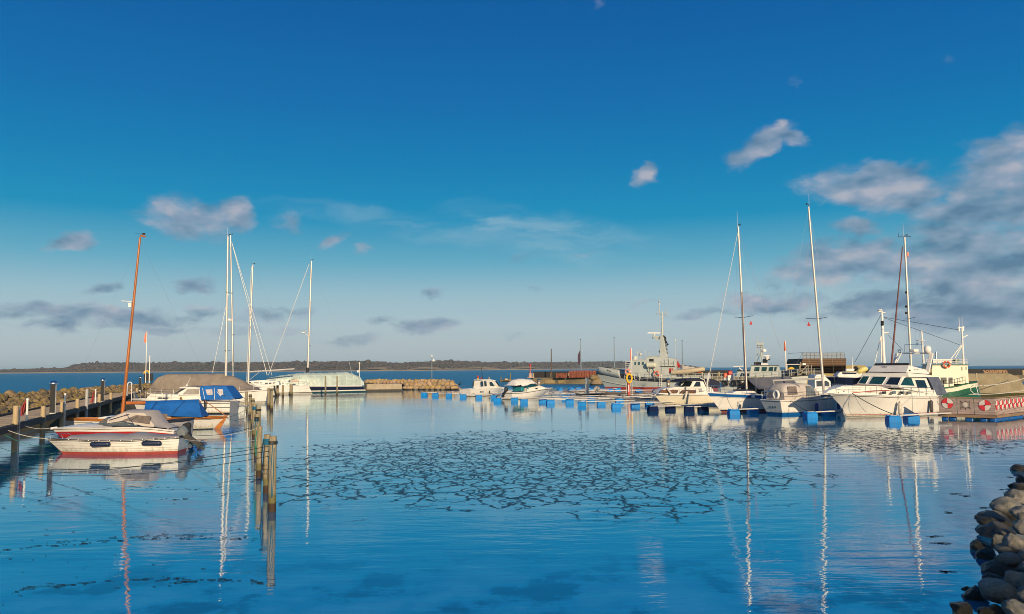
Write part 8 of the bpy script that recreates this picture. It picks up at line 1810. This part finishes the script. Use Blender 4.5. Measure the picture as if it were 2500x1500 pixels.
# ---- wooden lookout building behind
BW = mat('brown_cladding', (.15, .085, .045), .8, var=.45, scale=1.5, stretch=(.2, .2, 4), bump=.02)
yB = 128; gp = lambda x, y, dy=0: WY(*y3(x, y), yB + dy)
g = gp(1060, 700); g.z = 0
t_ = thing('lookout_building', 'brown timber-clad lookout with overhanging walls and railed roof on the mole', 'building', g)
rel = lambda p: p - g
f_ = [gp(742, 470), gp(1395, 468), gp(1388, 700), gp(1000, 690), gp(690, 640)]
b = MB(); bk_ = [p + Vector((0, 7, 0)) for p in f_]
vs = [rel(p) for p in f_] + [rel(p) for p in bk_]; n = 5
b.add(vs, [tuple(range(n)), tuple(range(2 * n - 1, n - 1, -1))] + [(i, (i + 1) % n, n + (i + 1) % n, n + i) for i in range(n)]); b.build('cladding', BW, t_)
b = MB()
zz0, zz1 = gp(1060, 470).z, gp(1060, 690).z
k = zz0
while k > zz1:
    u = (zz0 - k) / (zz0 - zz1); xl_ = rel(gp(742, 470)).x + (rel(gp(690, 640)).x - rel(gp(742, 470)).x) * min(1, u * 1.3); xr_ = rel(gp(1395, 468)).x
    b.box(((xl_ + xr_) / 2, -.03, k), (xr_ - xl_, .05, .05)); k -= .30
b.build('board_joints', mat('dark_joint', (.05, .03, .018), .9), t_)
b = MB(); b.box(rel(gp(1190, 745)) + Vector((0, 3, 0)), (10.5, 6, 3.6)); b.build('plinth', mat('yellow_concrete', (.36, .28, .12), .9, var=.3, dirt=.4), t_)
b = MB(); 
for xx in (742, 800, 860, 920, 1060, 1120, 1180, 1250, 1310, 1368): b.tube([rel(gp(xx, 470)), rel(gp(xx, 380))], .035, 5)
for y_ in (380, 425): b.tube([rel(gp(742, y_)), rel(gp(1000, y_))], .03, 5); b.tube([rel(gp(1060, y_ - 8)), rel(gp(1368, y_ - 8))], .03, 5)
b.tube([rel(gp(742, 380)), rel(gp(640, 560))], .03, 5); b.tube([rel(gp(742, 380)), rel(gp(742, 380)) + Vector((0, 7, 0))], .03, 5); b.build('roof_railing', mat('rail_grey', (.11, .11, .11), .5), t_)
b = MB(); b.plate([rel(gp(742, 385)), rel(gp(1368, 378)), rel(gp(1368, 465)), rel(gp(742, 468))], .02); b.build('railing_mesh', mat('railing_mesh', (.25, .27, .29), .6, alpha=.35), t_)
b = MB(); b.bar(rel(gp(735, 550)), rel(gp(785, 556)), .25, .25); b.tube([rel(gp(490, 558)), rel(gp(750, 556))], .06, 5); b.build('crane_arm', WPAINT, t_)
b = MB(); pb_ = [gp(450, 735, -14), gp(560, 690, -14), gp(690, 625, -14), gp(1000, 640, -14), gp(1060, 700, -14), gp(1060, 780, -14), gp(560, 780, -14)]; c_ = pb_[0]
b.add([p - c_ for p in pb_] + [p - c_ + Vector((0, 5, 0)) for p in pb_], [tuple(range(7)), tuple(range(13, 6, -1))] + [(i, (i + 1) % 7, 7 + (i + 1) % 7, 7 + i) for i in range(7)])
tag(b.build('tarred_hull', mat('tarred_hull', (.012, .012, .013), .6, var=.3), loc=c_), 'black tarred hull of an old boat ashore in front of the brown lookout', 'old boat')
b = MB(); c2 = gp(700, 700, -15)
for P1, P2 in (((705, 520), (690, 800)), ((690, 680), (850, 685)), ((820, 560), (620, 770)), ((870, 560), (870, 800)), ((820, 570), (820, 790)), ((720, 640), (700, 800)), ((900, 640), (880, 800))): b.bar(gp(*P1, -15) - c2, gp(*P2, -15) - c2, .12, .12)
tag(b.build('support_frame', mat('grey_timber', (.3, .25, .18), .85), loc=c2), 'pale timber support frame standing against the black hull', 'frame')
p0_ = WY(*y3(490, 690), 118); t_ = thing('rescue_post', 'rescue post with orange tip and yellow ring between patrol boat and lookout', 'rescue post', (p0_.x, p0_.y, 1.5)); hh = gp(483, 215).z * 118 / 128 - 1.1
b = MB(); b.tube([(0, 0, 0), (0, 0, hh)], .09, 6); b.tube([(.15, 0, 0), (.17, 0, hh * .45)], .05, 5); b.build('pole', WPAINT, t_)
b = MB(); b.tube([(-.05, 0, hh - 1.4), (-.06, 0, hh)], [.16, .1], 6); b.build('orange_tip', ORANGE, t_)
b = MB(); b.torus((.75, -.1, 1.9), .42, .17, Matrix.Rotation(math.pi / 2, 3, 'X') @ Matrix.Scale(1.3, 3, (0, 1, 0)), n=18); b.build('yellow_ring', YELLOW, t_)
b = MB(); b.box((.2, -.05, .8), (.5, .3, 1.4)); b.build('red_box', RED, t_)
# ================================================================= FOREGROUND
# boulders of the near shore, lower right
FG = [(850,158,78,40),(872,258,52,40),(795,318,48,36),(852,335,66,42),(835,415,120,58),(735,520,150,85),(850,548,85,50),(880,605,60,55),(610,632,165,52),(640,735,160,72),(708,738,56,30),(862,685,72,85),(650,812,72,60),(805,825,98,78),(885,945,50,62),
      (505,862,95,62),(560,935,100,55),(730,900,110,55),(700,1065,180,62),(800,1140,115,62),(690,1268,190,78),(455,1290,110,66),(320,1412,98,58),(815,1412,115,66),(645,1432,85,42),(880,1200,60,60),(760,985,120,60),(600,1160,90,50),(905,1290,70,70),(540,1450,70,40),(372,1240,48,20)]
rg5 = random.Random(31); ROCKS_C = [rock_mesh(40 + i, 4, 7, .17) for i in range(7)]
for me in ROCKS_C: me.materials.append(None)
lab_sp = {0: 'dark farthest boulder of the near shore at the right edge', 5: 'broad pale sunlit boulder of the near shore', 12: 'squarish pale boulder with dark wet foot on the near shore', 13: 'rounded grey boulder beside the squarish pale one', 20: 'largest flat grey boulder at the bottom of the near shore', 22: 'olive boulder lying alone in the water at the bottom right', 10: 'small round tan stone wedged between dark boulders', 19: 'oblong pinkish boulder of the near shore above the largest flat one'}
for k, (x, y, rx, ry) in enumerate(FG):
    P = y7(x, y); 
    wet = k in (0, 1, 2, 3, 8, 9, 15, 16, 18, 21, 22, 24, 30, 27, 29)
    zc_ = .10 if wet else (.30 if x < 780 else .5)
    p = W(P[0], P[1], zc_); s_ = rx / 3.708 * p.y / F * .95
    o = boulder(ROCKS_C[rg5.randrange(7)], p, s_, rg5.uniform(-.4, .4) + (math.pi if rg5.random() < .5 else 0), (rg5.uniform(-.15, .15), rg5.uniform(-.15, .15)), RM_N, lab_sp.get(k, 'grey-brown rounded boulder on the near shore at lower right'), 'boulders of the near shore', sc=(1, 1.0, max(.55, min(1.0, 1.25 * ry / rx))))
    o.location.z -= .03
for k in range(14):           # the bank they belong to continues to the right and below
    yy = rg5.uniform(9, 34); edge = interp([(9, 5.9), (14, 8.9), (17, 11.2), (20, 13.0), (24, 15.4), (30, 19.5), (34, 22.5)], yy) + .9; d_ = rg5.uniform(0, 3.2)
    boulder(ROCKS_C[rg5.randrange(7)], (edge + d_, yy, .35 + d_ * .42), rg5.uniform(.35, .6), rg5.uniform(0, 6), (rg5.uniform(-.3, .3), rg5.uniform(-.3, .3)), RM_N, 'grey-brown rounded boulder on the near shore at lower right', 'boulders of the near shore')
b = MB(); b.grid([[(interp([(-14, 2), (9, 6.4), (14, 9.4), (17, 11.7), (20, 13.5), (24, 15.9), (30, 20), (40, 27.5)], yy) + dx, yy, z) for yy in range(-14, 42, 4)] for dx, z in ((.6, -.7), (1.6, .05), (5.5, 1.7), (9, 2.3), (60, 2.5))])
tag(b.build('shore_bank', mat('dark_gravel', (.06, .055, .045), .95, var=.4, scale=2)), 'dark gravel bank under the near shore boulders', 'bank', kind='structure')
# added shed out of view behind the camera, placed to shade the lower boulders
sh_ = thing('added_shade_shed', 'added unseen dark red shed with pitched roof, placed to shade the near boulders', 'shed', (20, -3.2, 1.8), 0)
b = MB(); b.box((0, 0, 1.4), (12, 5, 2.8)); b.build('wall', mat('falun_red', (.16, .03, .022), .85, var=.25, stretch=(6, 6, .3)), sh_)
b = MB(); b.add([(-6.3, -2.9, 2.75), (6.3, -2.9, 2.75), (6.3, 2.9, 2.75), (-6.3, 2.9, 2.75), (-6.3, 0, 4.3), (6.3, 0, 4.3)], [(0, 1, 5, 4), (2, 3, 4, 5), (0, 4, 3), (1, 2, 5), (0, 3, 2, 1)]); b.build('roof', mat('roofing_felt', (.04, .04, .045), .9), sh_)
b = MB(); b.box((-1, 2.54, 1.1), (1.4, .08, 2.2)); b.build('door', WPAINT, sh_)
rg6 = random.Random(5); b = MB()
for k in range(420):
    yy = rg6.uniform(12.5, 31); edge = interp([(9, 5.9), (14, 8.9), (17, 11.2), (20, 13.0), (24, 15.4), (30, 19.5), (34, 22.5)], yy); d_ = rg6.uniform(-.35, 2.2); me = SM[rg6.randrange(4)]; s_ = rg6.uniform(.05, .17)
    R = Euler((rg6.uniform(0, 6), rg6.uniform(0, 6), rg6.uniform(0, 6))).to_matrix(); c_ = Vector((edge + d_ + .35, yy, -.02 + max(0, d_) * .36 + rg6.uniform(-.03, .08)))
    b.add([c_ + R @ (v.co * s_) for v in me.vertices], [tuple(f.vertices) for f in me.polygons])
tag(b.build('shore_pebbles', RM_N, ang=40), 'small stones filling the gaps between the near shore boulders', 'stones', kind='stuff')
# drifting weed on the water
wz = lambda x, y: (x / 3.0925, 1050 + y / 3.0925)
lines = [[(0, 600), (250, 545), (500, 500), (900, 442), (1250, 434), (1600, 465), (1850, 500)], [(0, 918), (450, 855), (900, 812), (1350, 790), (1520, 800)], [(380, 885), (750, 842), (1050, 830), (1500, 815), (1960, 825)], [(0, 1242), (300, 1182), (700, 1162), (1000, 1132), (1420, 1120)], [(1250, 1160), (1650, 1135), (1800, 1135), (1990, 1160)], [(400, 1190), (560, 1180), (700, 1160)]]
b = MB(); rw = random.Random(77)
def fleck(p, s_):
    a = rw.gauss(0, .22); L_ = s_ * rw.uniform(.7, 2.6); w_ = s_ * rw.uniform(.04, .11); u_ = Vector((math.cos(a), math.sin(a), 0)); v_ = Vector((-u_.y, u_.x, 0)); z = Vector((0, 0, .006))
    k = rw.randint(4, 6); top = []; bot = []
    for i in range(k):
        f = i / (k - 1) - .5; c = p + u_ * L_ * f + v_ * rw.uniform(-1, 1) * w_ * 1.2; h = w_ * (1.05 - 1.7 * abs(f)) * rw.uniform(.5, 1.2); top.append(c + v_ * h + z); bot.append(c - v_ * h + z)
    b.grid([top, [q + Vector((0, 0, .008)) for q in [(t_ + s2) / 2 for t_, s2 in zip(top, bot)]], bot])
for ln in lines:
    seg = [Vector((*wz(*p), 0)) for p in ln]
    for i in range(len(seg) - 1):
        n = int((seg[i + 1] - seg[i]).length / 2.3)
        for k in range(n):
            q = seg[i].lerp(seg[i + 1], k / n); 
            if rw.random() < .22: fleck(W(q.x + rw.uniform(-6, 6), q.y + rw.gauss(0, 2.2)), rw.uniform(.04, .11))
for k in range(50): fleck(W(rw.uniform(0, 640), rw.uniform(1190, 1480)), rw.uniform(.02, .06))
for P in (y7(270, 396), y7(400, 415), y7(185, 562), y7(85, 780), y7(140, 845), y7(710, 352), y7(740, 378), y7(790, 243), y7(560, 522), y7(170, 1105), (440, 1220), (1046, 1097)):
    for k in range(6): fleck(W(P[0] + rw.uniform(-14, 14), P[1] + rw.uniform(-2, 2)), rw.uniform(.06, .16))
tag(b.build('drifting_weed', mat('dark_seaweed', (.008, .01, .008), .95, spec=.05)), 'lines of dark seaweed scraps drifting on the water', 'seaweed', kind='stuff')
# ================================================================= AIR
hz_ = MB(); hz_.box((0, 6000, 31.5), (25000, 13000, 68))
HZM = bpy.data.materials.new('sea_haze'); HZM.use_nodes = True; t = NT(HZM.node_tree); t.t.nodes.clear()
pv = t.n('ShaderNodeVolumePrincipled', {'Color': (.58, .84, 1, 1), 'Density': .00009, 'Anisotropy': 0.0})
ho = t.n('ShaderNodeOutputMaterial'); t.t.links.new(pv.outputs[0], ho.inputs['Volume'])
tag(hz_.build('haze', HZM), 'thin sea haze over the whole harbour', 'haze', kind='stuff')
S.cycles.volume_bounces = 0
